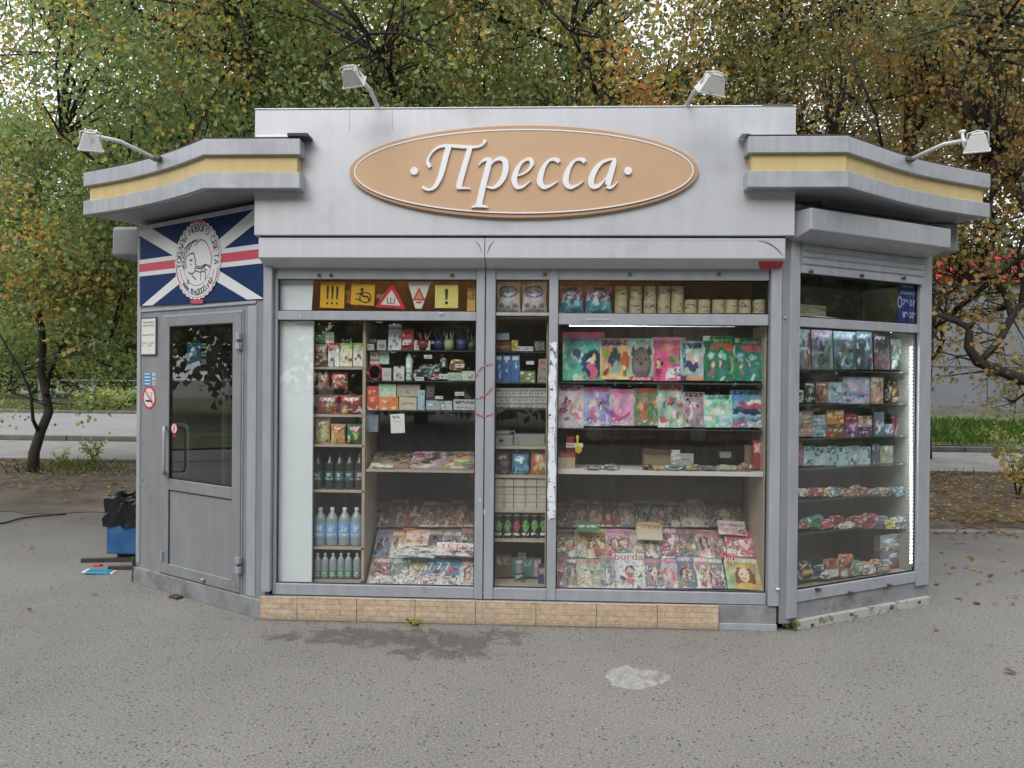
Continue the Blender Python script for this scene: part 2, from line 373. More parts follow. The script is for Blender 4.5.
# chipped white paint on the post right of the narrow window
rng = random.Random(5)
g = MB(); mchip = mat('chipped_white_paint', (0.72, 0.75, 0.80), .6, dirt=(0.10, 0.10, 0.11), dscale=26, dlo=.56, dhi=.6)
x0, zt = P(FF, 549.5, 342, -.018); x1, zb = P(FF, 554.5, 520, -.018)
pts = []; n = 30
for i in range(n + 1): pts.append((x0 + rng.uniform(-.006, .006), zt + (zb - zt) * i / n))
for i in range(n, -1, -1): pts.append((x1 + rng.uniform(-.008, .008), zt + (zb - zt) * i / n))
vs = [(p[0], -.0175, p[1]) for p in pts]; fs = [(i, i + 1, 2 * n + 1 - i - 1, 2 * n + 1 - i) for i in range(n)]
g.add(vs, [f[::-1] for f in fs], mchip); g.build('peeling_paint', wfo)
for px, py, ww, hh in ((480, 500, .01, .02), (484.5, 512, .012, .03), (441, 313, .03, .012), (300, 316, .01, .012), (598, 319, .15, .006)):
    g = MB(); x, z = P(FF, px, py, -.022); rectf(g, x - ww / 2, x + ww / 2, z - hh / 2, z + hh / 2, flat(-.0215), M_FLASH); g.build('bare_spot', wfo)
# red scrawl across the middle posts
g = MB(); mred = mat('red_marker', (0.45, 0.05, 0.05), .5, dirt=(0.34, 0.36, 0.41), dscale=60, dlo=.5, dhi=.6)
for pts in ([(476.5, 377), (479, 371), (484, 366.5), (493, 364)], [(476, 399), (482, 397), (488, 393), (493, 387)], [(476, 414), (484, 416.5), (493, 413.5)]):
    g = MB(); ribbon(g, [P(FF, px, py, -.0235) for px, py in pts], .010, flat(-.0235), None, mred); g.build('scrawl', wfo)
# --- roller shutter boxes over the shopfront
SY = -0.14
sx0, sxm, sx1 = PX(FF, 258.5, 245, SY), PX(FF, 484.8, 245, SY), PX(FF, 785.5, 245, SY)
sz1, szm = PZ(FF, 512, 238, SY), PZ(FF, 512, 258, SY)
for i, (a, c) in enumerate(((sx0, sxm - .002), (sxm + .002, sx1))):
    b = MB(); b.extrude_x([(SY, sz1), (SY, szm), (-.03, szm - .05), (.10, szm - .05), (.10, sz1)], a, c, M_FASC)
    o = b.build('shutter_box', kiosk, bevel=.003)
    b = MB(); b.extrude_x([(SY - .002, sz1 - .001), (SY - .002, sz1 - .012), (SY + .01, sz1 - .012), (SY + .01, sz1 - .001)], a + .01, c - .01, M_FASC); b.build('box_lip', o)
b = MB(); b.box(fx0 + .03, fx1 - .05, -.10, .3, sz1 + .001, fz0 - .0005, M_BLK); b.build('shadow_gap', kiosk)
b = MB()   # head filler between shutter box and frame
b.box(xA[1], xA[11], .0, .05, Z_HEAD1 + .03, szm - .052, M_FRAME); b.build('head_filler', kiosk)
for pts in ([(758, 241), (768, 243), (777, 249), (783, 256)], [(474, 241), (479, 245), (482, 254)], [(494, 241), (490, 246), (487, 254)]):
    g = MB(); ribbon(g, [P(FF, px, py, SY - .0025) for px, py in pts], [.001] + [.006] * (len(pts) - 2) + [.001], flat(SY - .0028), None, M_BOLT); g.build('scuff', kiosk)
# --- plinth: stone-look tiles then a grey panel
M_TILE = bpy.data.materials.new('stone_look_tile'); M_TILE.use_nodes = True
def tile_mat(m):
    t = m.node_tree; N = t.nodes; L = t.links; bs = N['Principled BSDF']; tc = N.new('ShaderNodeTexCoord'); mp = N.new('ShaderNodeMapping')
    mp.inputs['Rotation'].default_value = (R_(90), 0, 0); L.new(tc.outputs['Object'], mp.inputs[0])
    br = N.new('ShaderNodeTexBrick'); br.inputs['Scale'].default_value = 1; br.inputs['Color1'].default_value = (.52, .40, .29, 1); br.inputs['Color2'].default_value = (.475, .36, .255, 1); br.inputs['Mortar'].default_value = (.35, .255, .175, 1)
    br.inputs['Mortar Size'].default_value = .0022; br.inputs['Brick Width'].default_value = .16; br.inputs['Row Height'].default_value = .036; br.inputs['Mortar Smooth'].default_value = .6; br.inputs['Bias'].default_value = -.2
    nz = N.new('ShaderNodeTexNoise'); nz.inputs['Scale'].default_value = 30; nz.inputs['Detail'].default_value = 6; L.new(tc.outputs['Object'], nz.inputs[0])
    ad = N.new('ShaderNodeVectorMath'); ad.operation = 'MULTIPLY_ADD'; L.new(nz.outputs[1], ad.inputs[0]); ad.inputs[1].default_value = (.012, .012, .012); L.new(mp.outputs[0], ad.inputs[2]); L.new(ad.outputs[0], br.inputs[0])
    mr = N.new('ShaderNodeMapRange'); mr.inputs[1].default_value = .3; mr.inputs[2].default_value = .7; mr.inputs[3].default_value = .8; mr.inputs[4].default_value = 1.2; L.new(nz.outputs[0], mr.inputs[0])
    sc = N.new('ShaderNodeVectorMath'); sc.operation = 'SCALE'; L.new(br.outputs[0], sc.inputs[0]); L.new(mr.outputs[0], sc.inputs['Scale']); sp = N.new('ShaderNodeSeparateXYZ'); L.new(tc.outputs['Object'], sp.inputs[0]); hz = N.new('ShaderNodeMath'); hz.operation = 'MULTIPLY_ADD'; L.new(nz.outputs[0], hz.inputs[0]); hz.inputs[1].default_value = .16; hz.inputs[2].default_value = -.055
    df = N.new('ShaderNodeMath'); df.operation = 'LESS_THAN'; L.new(sp.outputs[2], df.inputs[0]); L.new(hz.outputs[0], df.inputs[1]); dm = N.new('ShaderNodeMath'); dm.operation = 'MULTIPLY'; L.new(df.outputs[0], dm.inputs[0]); dm.inputs[1].default_value = .45
    mm = N.new('ShaderNodeMix'); mm.data_type = 'RGBA'; L.new(dm.outputs[0], mm.inputs[0]); L.new(sc.outputs[0], mm.inputs[6]); mm.inputs[7].default_value = (.16, .14, .12, 1); L.new(mm.outputs[2], bs.inputs['Base Color'])
    bp = N.new('ShaderNodeBump'); bp.inputs['Strength'].default_value = .5; bp.inputs['Distance'].default_value = .004; bp.invert = True; L.new(br.outputs[1], bp.inputs['Height']); L.new(bp.outputs[0], bs.inputs['Normal'])
    bs.inputs['Roughness'].default_value = .45
tile_mat(M_TILE)
TY = -.045
xs = [PX(FF, p, 610, TY) for p in (259.5, 297, 356.5, 415, 475.5, 536, 596.5, 657.5, 719)]
for i in range(8):
    b = MB(); b.box(xs[i] + .0015, xs[i + 1] - .0015, TY, -.03, 0.002, Z_SILL0 - .004 + rng.uniform(-.003, .002), M_TILE); b.build('plinth_tile', kiosk, bevel=.002)
b = MB(); b.box(xA[1], xs[8], -.029, .05, 0, Z_SILL0 - .006, M_PLINTH)
b.box(xs[8] + .002, xA[11] - .01, -.02, .05, .035, Z_SILL0 - .004, M_PLINTH); b.box(xs[8] + .002, xA[11] - .01, -.034, -.021, .0, .045, M_FRAME)
b.build('plinth_panel', kiosk, bevel=.002)

# --- angled left wall with the door
def LX(px, py=430, off=0.0): return PX(LF, px, py, off)
def LZ(px, py, off=0.0): return PZ(LF, px, py, off)
dl, dr = LX(161), LX(243.5)                     # door surround
zdt = LZ(240, 313); zdb = LZ(238, 592)
ztop = LZ(200, 215)
b = MB(LF)
b.box(.0, dl - .002, 0, .04, .10, 2.78, M_WALL)
b.box(dr + .002, LLEN + .03, 0, .04, .10, 2.78, M_WALL)
b.box(dl - .001, dr + .001, .002, .04, zdt + .008, 2.78, M_WALL)
lw = b.build('wall_panel', kiosk, bevel=.003)
b = MB(LF)   # corner trims, plinth, trim over the flag
b.box(-.02, LX(141), -.012, .05, .16, 2.72, M_FRAME)
b.box(LX(247.5), LX(256.5), -.006, .0, .13, LZ(250, 306), M_FRAME)
b.box(LX(139), LX(256), -.010, -.001, LZ(200, 304) - .03, LZ(200, 304) - .008, M_FRAME)
b.box(LX(139), LX(256), -.030, -.001, LZ(190, 222), LZ(190, 222) + .03, M_FRAME)
b.build('wall_trim', kiosk, bevel=.003)
b = MB(LF); b.box(-.03, LLEN + .0, -.025, .03, .0, .125, M_PLINTH)
b.box(-.045, -.032, -.03, .0, .0, .20, M_BOLT); b.build('plinth_panel', kiosk, bevel=.003)
for (px, py) in ((137 + 6, 330), (143, 480), (250, 330), (250, 420), (250, 520), (250, 600), (256, 470)):
    x, z = P(LF, px, py); b = MB(LF); b.box(x - .005, x + .005, -.004, -.0005, z - .005, z + .005, M_BOLT); b.build('rivet', kiosk)
door = MB(LF)
gl0, gl1 = LX(170.5), LX(234); gz1, gz0 = LZ(200, 325), LZ(200, 482.5)
pz1, pz0 = LZ(200, 494), LZ(200, 571)
d0, d1 = dl + .012, dr - .012
DY0, DY1 = -.018, .02
door.box(d0, gl0, DY0, DY1, zdb, zdt, M_WALL); door.box(gl1, d1, DY0, DY1, zdb, zdt, M_WALL)
door.box(gl0 + .0005, gl1 - .0005, DY0, DY1, gz1, zdt, M_WALL); door.box(gl0 + .0005, gl1 - .0005, DY0, DY1, pz1, gz0, M_WALL)
door.box(gl0 + .0005, gl1 - .0005, DY0, DY1, zdb, pz0, M_WALL)
do = door.build('door', kiosk, bevel=.004)
b = MB(LF); b.box(gl0 - .01, gl1 + .01, -.004, .01, pz0 - .01, pz1 + .01, M_WALL); b.box(gl0, gl1, -.012, -.0045, pz1 - .005, pz1 - .001, M_BLK); b.box(gl0 + .001, gl0 + .005, -.012, -.0045, pz0, pz1 - .006, M_BLK); b.build('lower_panel', do)
b = MB(LF); b.box(gl0 + .002, gl1 - .002, .0, .004, gz0 + .002, gz1 - .002, M_DGLASS); b.build('pane', do)
b = MB(LF)
for q0, q1, r0, r1 in ((gl0, gl0 + .008, gz0, gz1), (gl1 - .008, gl1, gz0, gz1), (gl0 + .009, gl1 - .009, gz0, gz0 + .007), (gl0 + .009, gl1 - .009, gz1 - .007, gz1)): b.box(q0, q1, -.012, -.001, r0, r1, M_BLK)
b.build('gasket', do)
b = MB(LF)   # door surround
b.box(dl, d0 - .003, -.008, .03, zdb - .02, zdt + .005, M_FRAME); b.box(d1 + .003, dr, -.008, .03, zdb - .02, zdt + .005, M_FRAME)
b.box(d0 - .002, d1 + .002, -.006, .03, zdt + .004, zdt + .02, M_FRAME); b.box(d0 - .002, d1 + .002, -.012, .03, .127, zdb - .006, M_FRAME); b.build('door_surround', kiosk, bevel=.002)
b = MB(LF)   # pull handle
hx, hz1 = P(LF, 164, 428, -.09); hz0 = LZ(164, 474, -.09)
def arc_handle(b, x, y, z0, z1, bx, by, r=.012, mt=M_FRAME):
    b.tube([(bx, by, z1), (bx + (x - bx) * .6, by + (y - by) * .6, z1 + .004), (bx + (x - bx) * .9, by + (y - by) * .9, z1 - .004), (x, y, z1 - .04), (x, y, (z0 + z1) / 2), (x, y, z0 + .04), (bx + (x - bx) * .9, by + (y - by) * .9, z0 + .004), (bx + (x - bx) * .6, by + (y - by) * .6, z0 - .004), (bx, by, z0)], r, mt, k=10)
arc_handle(b, hx, -.09, hz0, hz1, LX(167), -.018)
b.build('handle', do)
b = MB(LF); arc_handle(b, LX(187, 450, .06), .07, LZ(187, 474, .05), LZ(187, 425, .05), LX(171), .02, mt=M_WALL); b.build('inner_handle', do)
for py in (341, 565):
    x, z = P(LF, 238.5, py, -.03); hb = MB(LF)
    for dz in (.034, -.034): hb.box(x - .022, x + .022, -.045, -.019, z + dz - .024, z + dz + .024, M_FRAME)
    hb.lathe([(.009, -.06), (.009, .06)], M_BOLT, (x + .004, -.036, z), k=8); hb.build('hinge', do, bevel=.003)
b = MB(LF); x, z = P(LF, 163, 555, -.02); b.box(x - .008, x + .006, -.04, -.019, z - .04, z + .03, M_FRAME); b.build('door_catch', do, bevel=.002); b = MB(LF); x, z = P(LF, 204, 580, -.02); b.lathe([(0, 0), (.02, 0), (.016, .012), (0, .018)], M_FRAME, (x, -.03, z), k=10); b.build('door_knob', do)
b = MB(LF)
ribbon(b, [P(LF, p, q, -.0215) for p, q in ((232, 573), (233.5, 580), (236, 588), (237.5, 590))], [.004, .03, .03, .004], flat(-.0195), None, mat('scraped_paint', (.16, .15, .13), .7, dirt=(.235, .255, .28), dscale=40, dlo=.45, dhi=.6)); b.build('scrape', do)
# behind the door glass: dark room with a red drinks cooler edge
b = MB(LF); x0, z1 = P(LF, 221, 328, .5); x1, z0 = P(LF, 238, 343, .5)
b.box(x0, x0 + .4, .5, .9, .2, 2.2, mat('cooler_black', (.02, .022, .025), .4)); cool = b
cooler = thing('drinks_cooler', 'dark drinks cooler with red header seen through the door glass', 'cooler')
b.build('cabinet', cooler, bevel=.005)
b = MB(LF); b.box(x0 + .005, x0 + .395, .47, .499, PZ(LF, 225, 344, .48), PZ(LF, 225, 326, .48), mat('cooler_red', (.5, .02, .02), .35))
ribbon(b, [P(LF, p, q, .469) for p, q in ((237, 331), (233, 331.5), (231, 336), (232.5, 341), (236.5, 342))], .02, flat(.4685), None, M_FLASH); b.build('header', cooler)
b = MB(LF); b.box(x0 + .06, x0 + .10, .47, .499, .35, PZ(LF, 225, 350, .48), mat('cooler_door_edge', (.28, .36, .30), .3)); b.build('door_edge', cooler)

# --- angled right wall with the show window
def RX(px, py=430, off=0.0): return PX(RF, px, py, off)
def RZ(px, py, off=0.0): return PZ(RF, px, py, off)
ra, rb_, rc, rd = RX(786.5), RX(795.5), RX(916.5), RX(928)
rz_s0, rz_s1 = RZ(860, 591), RZ(860, 580)
rz_r0, rz_r1 = RZ(860, 330), RZ(860, 321)
rz_h = RZ(860, 279)
b = MB(RF)
b.box(ra, rb_, -.03, .05, RZ(790, 617), 2.80, M_FRAME); b.box(rc, rd, -.02, .05, rz_s0 - .03, 2.80, M_FRAME)
b.box(rb_ + .001, rc - .001, -.012, .04, rz_s0, rz_s1, M_FRAME); b.box(rb_ + .001, rc - .001, -.010, .04, rz_r0, rz_r1, M_FRAME); b.box(rb_ + .001, rc - .001, -.012, .04, rz_h + .05, rz_h + .08, M_FRAME)
rw = b.build('window_frame', kiosk, bevel=.003)
for z0, z1 in ((rz_s1, rz_r0), (rz_r1, rz_h + .05)):
    p = MB(RF); p.box(rb_ + .003, rc - .003, .012, .016, z0 + .002, z1 - .002, M_GLASS); p.build('pane', rw)
    g = MB(RF)
    for (q0, q1, r0, r1) in ((rb_ + .002, rb_ + .008, z0, z1), (rc - .014, rc - .002, z0, z1), (rb_ + .009, rc - .015, z0 + .001, z0 + .010), (rb_ + .009, rc - .015, z1 - .006, z1 - .001)): g.box(q0, q1, .004, .010, r0, r1, M_BLK)
    g.build('gasket', rw)
b = MB(RF)   # half-lowered roller shutter
z0s = RZ(860, 278.5, -.03); z1s = RZ(860, 243, -.03) + .1; n = int((z1s - z0s - .05) / .048)
prof = []
for i in range(n):
    zb = z0s + .05 + i * .048
    prof += [(-.035, zb), (-.046, zb + .012), (-.046, zb + .034), (-.036, zb + .046)]
prof = [(-.01, z0s + .05)] + prof + [(-.01, z0s + .05 + n * .048)]
b.extrude_x(prof, rb_ + .003, rc - .003, M_FRAME); b.box(rb_ + .002, rc - .002, -.045, -.012, z0s, z0s + .049, M_FRAME)
sh = b.build('shutter', kiosk)
for px, py in ((811, 271.5), (862, 275.5), (904, 278)): b = MB(RF); x, z = P(RF, px, py, -.05); b.box(x - .018, x + .018, -.056, -.0455, z - .006, z + .006, M_BOLT); b.box(x - .004, x + .004, -.062, -.0565, z - .012, z + .012, M_BOLT); b.build('shutter_latch', sh)
b = MB(RF)
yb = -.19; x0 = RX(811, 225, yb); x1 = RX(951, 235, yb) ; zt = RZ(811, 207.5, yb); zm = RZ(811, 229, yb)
b.extrude_x([(yb, zt), (yb, zm), (-.05, zm - .045), (.06, zm - .045), (.06, zt)], x0, x1, M_FASC2)  # darker metal than the front boxes: its shade is put into the colour
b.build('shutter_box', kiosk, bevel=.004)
b = MB(RF)   # lower panel and pale base strip
b.box(.03, RLEN - .0, .0, .04, .05, rz_s0 - .001, M_PLINTH); b.box(.05, RLEN - .03, -.035, -.001, .0, .06, mat('pale_base_strip', (.42, .42, .40), .7, noise=.2, nscale=9, dirt=(.15, .14, .12), dscale=9, dlo=.52, dhi=.6)); b.build('plinth_panel', kiosk, bevel=.002)
for px, py in ((820, 590), (853, 593.5), (892, 586), (813, 625), (852, 614.5), (892, 608), (920, 602)): b = MB(RF); x, z = P(RF, px, py, -.04); b.box(x - .015, x + .012, -.04, -.0355 if z < .12 else -.001, z - .01, z + .008, M_BOLT); b.build('bracket', kiosk)
# corner post between front and right wall
b = MB(); b.prism([(xA[11] + .004, -.03), (1.60, -.02), (1.63, .0), (1.60, .07), (xA[11] + .004, .07)], .05, 2.62, M_WALL); b.build('corner_post', kiosk)
b = MB(); x, z = P(FF, 785, 318, -.03)
b.lathe([(.001, 0), (.009, 0), (.006, .006)], M_FLASH, (x, -.036, z), k=8); b.build('rivet', kiosk); b = MB(); x, z = P(FF, 778, 590, -.05); b.lathe([(0, 0), (.014, 0), (.012, .010), (0, .014)], M_FLASH, (x, -.045, z), k=10); b.build('rivet', kiosk)

# --- curved wing canopies
def smooth_path(pts, n=5):
    out = []; m = len(pts)
    for i in range(m - 1):
        p0 = Vector(pts[max(i - 1, 0)]); p1 = Vector(pts[i]); p2 = Vector(pts[i + 1]); p3 = Vector(pts[min(i + 2, m - 1)])
        for j in range(n):
            t = j / n; out.append(tuple(0.5 * ((2 * p1) + (p2 - p0) * t + (2 * p0 - 5 * p1 + 4 * p2 - p3) * t * t + (3 * p1 - p0 - 3 * p2 + p3) * t ** 3)))
    out.append(tuple(pts[-1])); return out
def wing(end_x, pts, label_side, ret_y=1.1):
    sgn = 1 if pts[-1][0] > 0 else -1
    curve = smooth_path(pts)
    front = [(end_x, curve[0][1])] + curve
    def outline(inset):
        o = []
        for i, p in enumerate(front):
            a = Vector(front[max(i - 1, 0)]); c = Vector(front[min(i + 1, len(front) - 1)]); t = (c - a).normalized() * sgn
            nrm = Vector((-t.y, t.x))   # pointing back into the building
            q = Vector(p) + nrm * inset
            if i == 0: q.x += sgn * inset
            if i == len(front) - 1: q.x -= sgn * inset
            o.append((q.x, q.y))
        e = o[-1]
        return o + [(e[0] - sgn * .30, e[1] + .62), (e[0] - sgn * .35, 1.4), (o[0][0] + sgn * .0, 1.4), ] if False else o + [(sgn * (abs(e[0]) - .33), e[1] + .50), (sgn * (abs(e[0]) - .36), 1.6), (sgn * 1.9, 1.6), (sgn * 1.9 if abs(end_x) < 1.9 else end_x, .12), (o[0][0], .12)]
    zb0, zb1, zb2, zb3 = 2.852, 2.957, 3.068, 3.172
    b = MB(); b.prism(outline(0), zb0, zb1, M_FASC2); lo = b.build('canopy_band', kiosk, bevel=.004); tag(lo)
    b = MB(); b.prism(outline(.028), zb1 - .002, zb2 + .002, M_CREAM); b.build('cream_band', kiosk)
    b = MB(); b.prism(outline(0), zb2, zb3, M_FASC2); b.build('canopy_band', kiosk, bevel=.004)
    b = MB(); b.prism(outline(.006), zb3 + .001, zb3 + .012, M_ROOF); b.build('roof_felt', kiosk)
    b = MB(); b.prism([(p[0], p[1]) for p in outline(.05)], zb0 - .004, zb0 - .001, M_SOFF); b.build('soffit', kiosk)
wing(PX(FF, 300, 160, -.24), [(-2.225, -.24), (-2.46, -.05), (-2.74, .15), (-3.09, .36), (-3.52, .565)], 'left')
wing(PX(FF, 748, 160, -.24), [(1.87, -.24), (2.12, -.04), (2.40, .18), (2.72, .39), (3.25, .67)], 'right')
x = PX(FF, 303, 135, -.3); xr = PX(FF, 746, 135, -.3)
for q in ((x - .12, x + .01, -.247, -.05, 3.186, 3.205, M_ROOF), (PX(FF, 256, 133, -.2), x - .12, -.20, -.14, 3.186, 3.21, M_FLASH), (xr - .01, xr + .33, -.20, -.14, 3.186, 3.20, M_FLASH), (xr - .01, xr + .04, -.247, -.201, 3.186, 3.192, M_FLASH)):
    b = MB(); b.box(*q); b.build('flashing', kiosk)
# bracket boxes where the wings meet the far corners
b = MB(); b.box(-3.52, -3.215, .95, 1.25, 2.60, 2.845, M_WALL); b.build('bracket_box', kiosk, bevel=.03, seg=4)
b = MB(); b.box(2.87, 3.10, .80, 1.05, 2.62, 2.845, M_WALL); b.build('bracket_box', kiosk, bevel=.03, seg=4)
# ================================================================ signs and lamps on the kiosk
M_TAN = mat('sign_tan', (.535, .35, .215), .5, 0, noise=.04, nscale=3); M_TAN2 = mat('sign_rim', (.48, .29, .17), .5, noise=.05); M_LET = mat('sign_white', (.80, .80, .84), .4); M_EDGE = mat('letter_edge', (.10, .07, .06), .5)
sg = thing('oval_sign', 'beige oval sign reading Пресса in white italic letters on the fascia', 'sign')
cx, cz = P(FF, 522.3, 171.5, FY - .03); srx = (PX(FF, 697, 171, FY - .03) - PX(FF, 347.5, 171, FY - .03)) / 2; srz = (PZ(FF, 522, 125, FY - .03) - PZ(FF, 522, 218, FY - .03)) / 2
tilt = math.atan2(PZ(FF, 697, 176, FY) - PZ(FF, 347.5, 170, FY), 2 * srx) * 0
def ell(rx, rz, n=96): return [(cx + rx * math.cos(2 * math.pi * i / n), cz + rz * math.sin(2 * math.pi * i / n)) for i in range(n)]
b = MB(); b.prism_xz(ell(srx, srz), FY - .028, FY - .001, M_TAN2); b.build('rim', sg, bevel=.004)
k1, k2 = .975, .91
b = MB(); b.prism_xz(ell(srx * k1 - .008, srz * k2 - .004), FY - .034, FY - .0285, M_TAN); b.build('face', sg, bevel=.002)
b = MB(); rp = ell(srx * .968, srz * .895, 96); ribbon(b, rp, .008, flat(FY - .0375), flat(FY - .0342), M_LET, closed=True, n=1); b.build('border_line', sg)
def ZA(l): return [P(FF, 400 + a / 8.533, 130 + c / 8.533, FY - .05) for a, c, _ in l], [w * .93 / 8.533 / 150 for _, _, w in l]
def ZB(l): return [P(FF, 510 + a / 7.877, 130 + c / 7.877, FY - .05) for a, c, _ in l], [w * .93 / 7.877 / 150 for _, _, w in l]
letters = [
 [ZA([(258, 315, 32), (240, 285, 34), (236, 255, 22), (252, 220, 16), (285, 175, 18), (335, 142, 22), (400, 133, 26), (480, 137, 28), (560, 143, 28), (640, 143, 22), (688, 133, 18), (715, 112, 20), (722, 92, 34), (722, 82, 26)]),
  ZA([(415, 143, 50), (388, 230, 50), (363, 330, 50), (337, 410, 44), (300, 478, 34), (255, 508, 20), (215, 500, 24), (192, 484, 30)]),
  ZA([(598, 147, 44), (570, 240, 46), (540, 340, 48), (512, 440, 50), (500, 490, 52)]), ZA([(482, 496, 16), (540, 495, 16), (600, 500, 9)])],
 [ZA([(668, 302, 7), (695, 270, 14), (725, 252, 28), (768, 240, 16)]), ZA([(768, 243, 46), (745, 340, 50), (715, 450, 52), (690, 560, 54), (670, 645, 54)]), ZA([(608, 657, 9), (645, 648, 22), (680, 645, 30), (715, 650, 22), (750, 659, 9)]),
  ZA([(768, 302, 8), (805, 262, 18), (850, 243, 34), (893, 262, 50), (902, 330, 52), (882, 405, 46), (842, 462, 36), (792, 493, 22), (735, 482, 12)])],
 [ZB([(62, 358, 12), (110, 340, 12), (153, 303, 20), (173, 258, 34), (157, 230, 30), (120, 236, 18), (82, 266, 24), (50, 322, 40), (33, 390, 48), (52, 443, 40), (92, 448, 22), (130, 425, 12), (165, 398, 4)])],
 [ZB([(388, 252, 34), (368, 234, 34), (335, 230, 22), (303, 243, 20), (268, 287, 32), (243, 350, 46), (237, 410, 50), (266, 448, 36), (310, 441, 20), (350, 420, 12), (377, 405, 4)])],
 [ZB([(591, 252, 34), (571, 234, 34), (538, 230, 22), (506, 243, 20), (471, 287, 32), (446, 350, 46), (440, 410, 50), (469, 448, 36), (513, 441, 20), (553, 420, 12), (580, 400, 4)])],
 [ZB([(826, 226, 14), (780, 233, 18), (722, 256, 26), (672, 312, 42), (640, 388, 50), (648, 441, 40), (692, 440, 30), (737, 402, 14), (778, 340, 6)]), ZB([(828, 220, 14), (818, 260, 42), (800, 320, 46), (780, 390, 48), (768, 432, 48)]), ZB([(762, 440, 34), (790, 452, 26), (820, 436, 14), (850, 405, 4)])]]
for li, strokes in enumerate(letters):
    b = MB()
    for k, (pts, ww) in enumerate(strokes):
        e = .0006 * k; ribbon(b, pts, ww, flat(FY - .050 - e), flat(FY - .0345), M_LET, n=7)
    o = b.build('letter', sg); o['label'] = 'raised white letter ' + 'Песса'[0:1] if False else 'raised white letter ' + ('П', 'р', 'е', 'с', 'с', 'а')[li]
for a in (P(FF, 400 + 120 / 8.533, 130 + 348 / 8.533, FY - .05), P(FF, 510 + 930 / 7.877, 130 + 320 / 7.877, FY - .05)):
    b = MB(); b.prism_xz([(a[0] + .025 * math.cos(t * math.pi / 10), a[1] + .025 * math.sin(t * math.pi / 10)) for t in range(20)], FY - .050, FY - .0345, M_LET); b.build('dot', sg)

# --- flag banner over the door
M_NAVY = mat('banner_navy', (.010, .030, .105), .6, noise=.05, spec=.15); M_BWH = mat('banner_white', (.62, .63, .66), .5); M_BRED = mat('banner_red', (.48, .06, .10), .5); M_BINK = mat('banner_ink', (.03, .03, .04), .6)
fo = -.012
TLc, TRc, BRc, BLc = P(LF, 139.5, 229.5, fo), P(LF, 266, 206, fo), P(LF, 266, 298.5, fo), P(LF, 139.5, 306, fo)
def FQ(u, v, off):
    x = (1 - v) * (BLc[0] * (1 - u) + BRc[0] * u) + v * (TLc[0] * (1 - u) + TRc[0] * u); z = (1 - v) * (BLc[1] * (1 - u) + BRc[1] * u) + v * (TLc[1] * (1 - u) + TRc[1] * u); return (x, off, z)
bn = thing('banner', 'blue banner with white diagonals, red stripe and oval emblem above the door', 'banner')
b = MB(LF); vs = [FQ(0, 0, fo), FQ(1, 0, fo), FQ(1, 1, fo), FQ(0, 1, fo)] + [FQ(0, 0, -.001), FQ(1, 0, -.001), FQ(1, 1, -.001), FQ(0, 1, -.001)]
b.add(vs, [(0, 1, 2, 3), (7, 6, 5, 4), (1, 0, 4, 5), (2, 1, 5, 6), (3, 2, 6, 7), (0, 3, 7, 4)], M_NAVY); b.build('cloth', bn)
def fstrip(poly, off, m_, name, lab=None):
    b = MB(LF); b.add([FQ(u, v, off) for u, v in poly], [tuple(range(len(poly)))], m_); return b.build(name, bn)
fstrip([(.02, .0), (.12, .0), (1, .90), (1, 1), (.93, 1)], fo - .0008, M_BWH, 'white_diagonal'); fstrip([(.0, 1), (.10, 1), (.985, .0), (.87, .0), (.0, .92)][::-1], fo - .0012, M_BWH, 'white_diagonal')
fstrip([(0, .385), (1, .385), (1, .60), (0, .60)], fo - .0016, M_BWH, 'white_stripe'); fstrip([(0, .44), (1, .44), (1, .545), (0, .545)], fo - .0020, M_BRED, 'red_stripe')
ec = P(LF, 198, 260.5, fo); erx = (PX(LF, 221, 260, fo) - PX(LF, 175, 260, fo)) / 2; erz = (PZ(LF, 198, 222, fo) - PZ(LF, 198, 299.5, fo)) / 2
b = MB(LF); disc(b, ec[0], ec[1], erx, erz, flat(fo - .006), M_BWH, k=144, bite=.018, nb=34)
em = b.build('emblem', bn); b = MB(LF)
def eo(a): return flat(a)
O1 = fo - .0066
for (r, wd, mt_) in ((.955, .004, M_BRED), (.60, .004, M_BINK)):
    pts = [(ec[0] + erx * r * math.cos(2 * math.pi * i / 60), ec[1] + erz * r * math.sin(2 * math.pi * i / 60)) for i in range(60)]
    if r < .9: pts = [(p[0], ec[1] - .05 * erz + (p[1] - ec[1]) * 1.0) for p in pts]
    ribbon(b, pts, wd, flat(O1), None, mt_, closed=True, n=2)
def arc_text(mb, s, cx, cz, rx, rz, a0, a1, h, off, mt_, inward=False):
    n = len(s); wdt = h * .74
    for i, ch in enumerate(s):
        if ch == ' ': continue
        a = a0 + (a1 - a0) * (i + .5) / n; px, pz = cx + rx * math.cos(a), cz + rz * math.sin(a)
        tx, tz = -rx * math.sin(a), rz * math.cos(a); l = math.hypot(tx, tz); tx, tz = tx / l, tz / l
        if a1 < a0: tx, tz = -tx, -tz
        nx_, nz_ = -tz, tx
        ww = wdt * (.45 if ch in '.' else 1); hh = h * (.18 if ch == '.' else (.72 if ch in 'wnsr' else 1))
        for q_, (ex, oo) in enumerate(((0, 0), (.0022, -.0003))):
            def pos(x, z, px=px, pz=pz, tx=tx, tz=tz, nx_=nx_, nz_=nz_, ex=ex, oo=oo): return (px + tx * (x + ex) + nx_ * z, off + oo, pz + tz * (x + ex) + nz_ * z)
            put_text(mb, ch, pos, mt_, -ww / 2, ww / 2, 0, hh)
arc_text(b, 'ТОВАРЫ НОВОГО СВЕТА', ec[0], ec[1], erx * .72, erz * .74, R_(192), R_(-12), .056, O1, M_BINK)
arc_text(b, 'www.tns2000.ru', ec[0], ec[1], erx * .86, erz * .90, R_(220), R_(320), .048, O1, M_BINK)
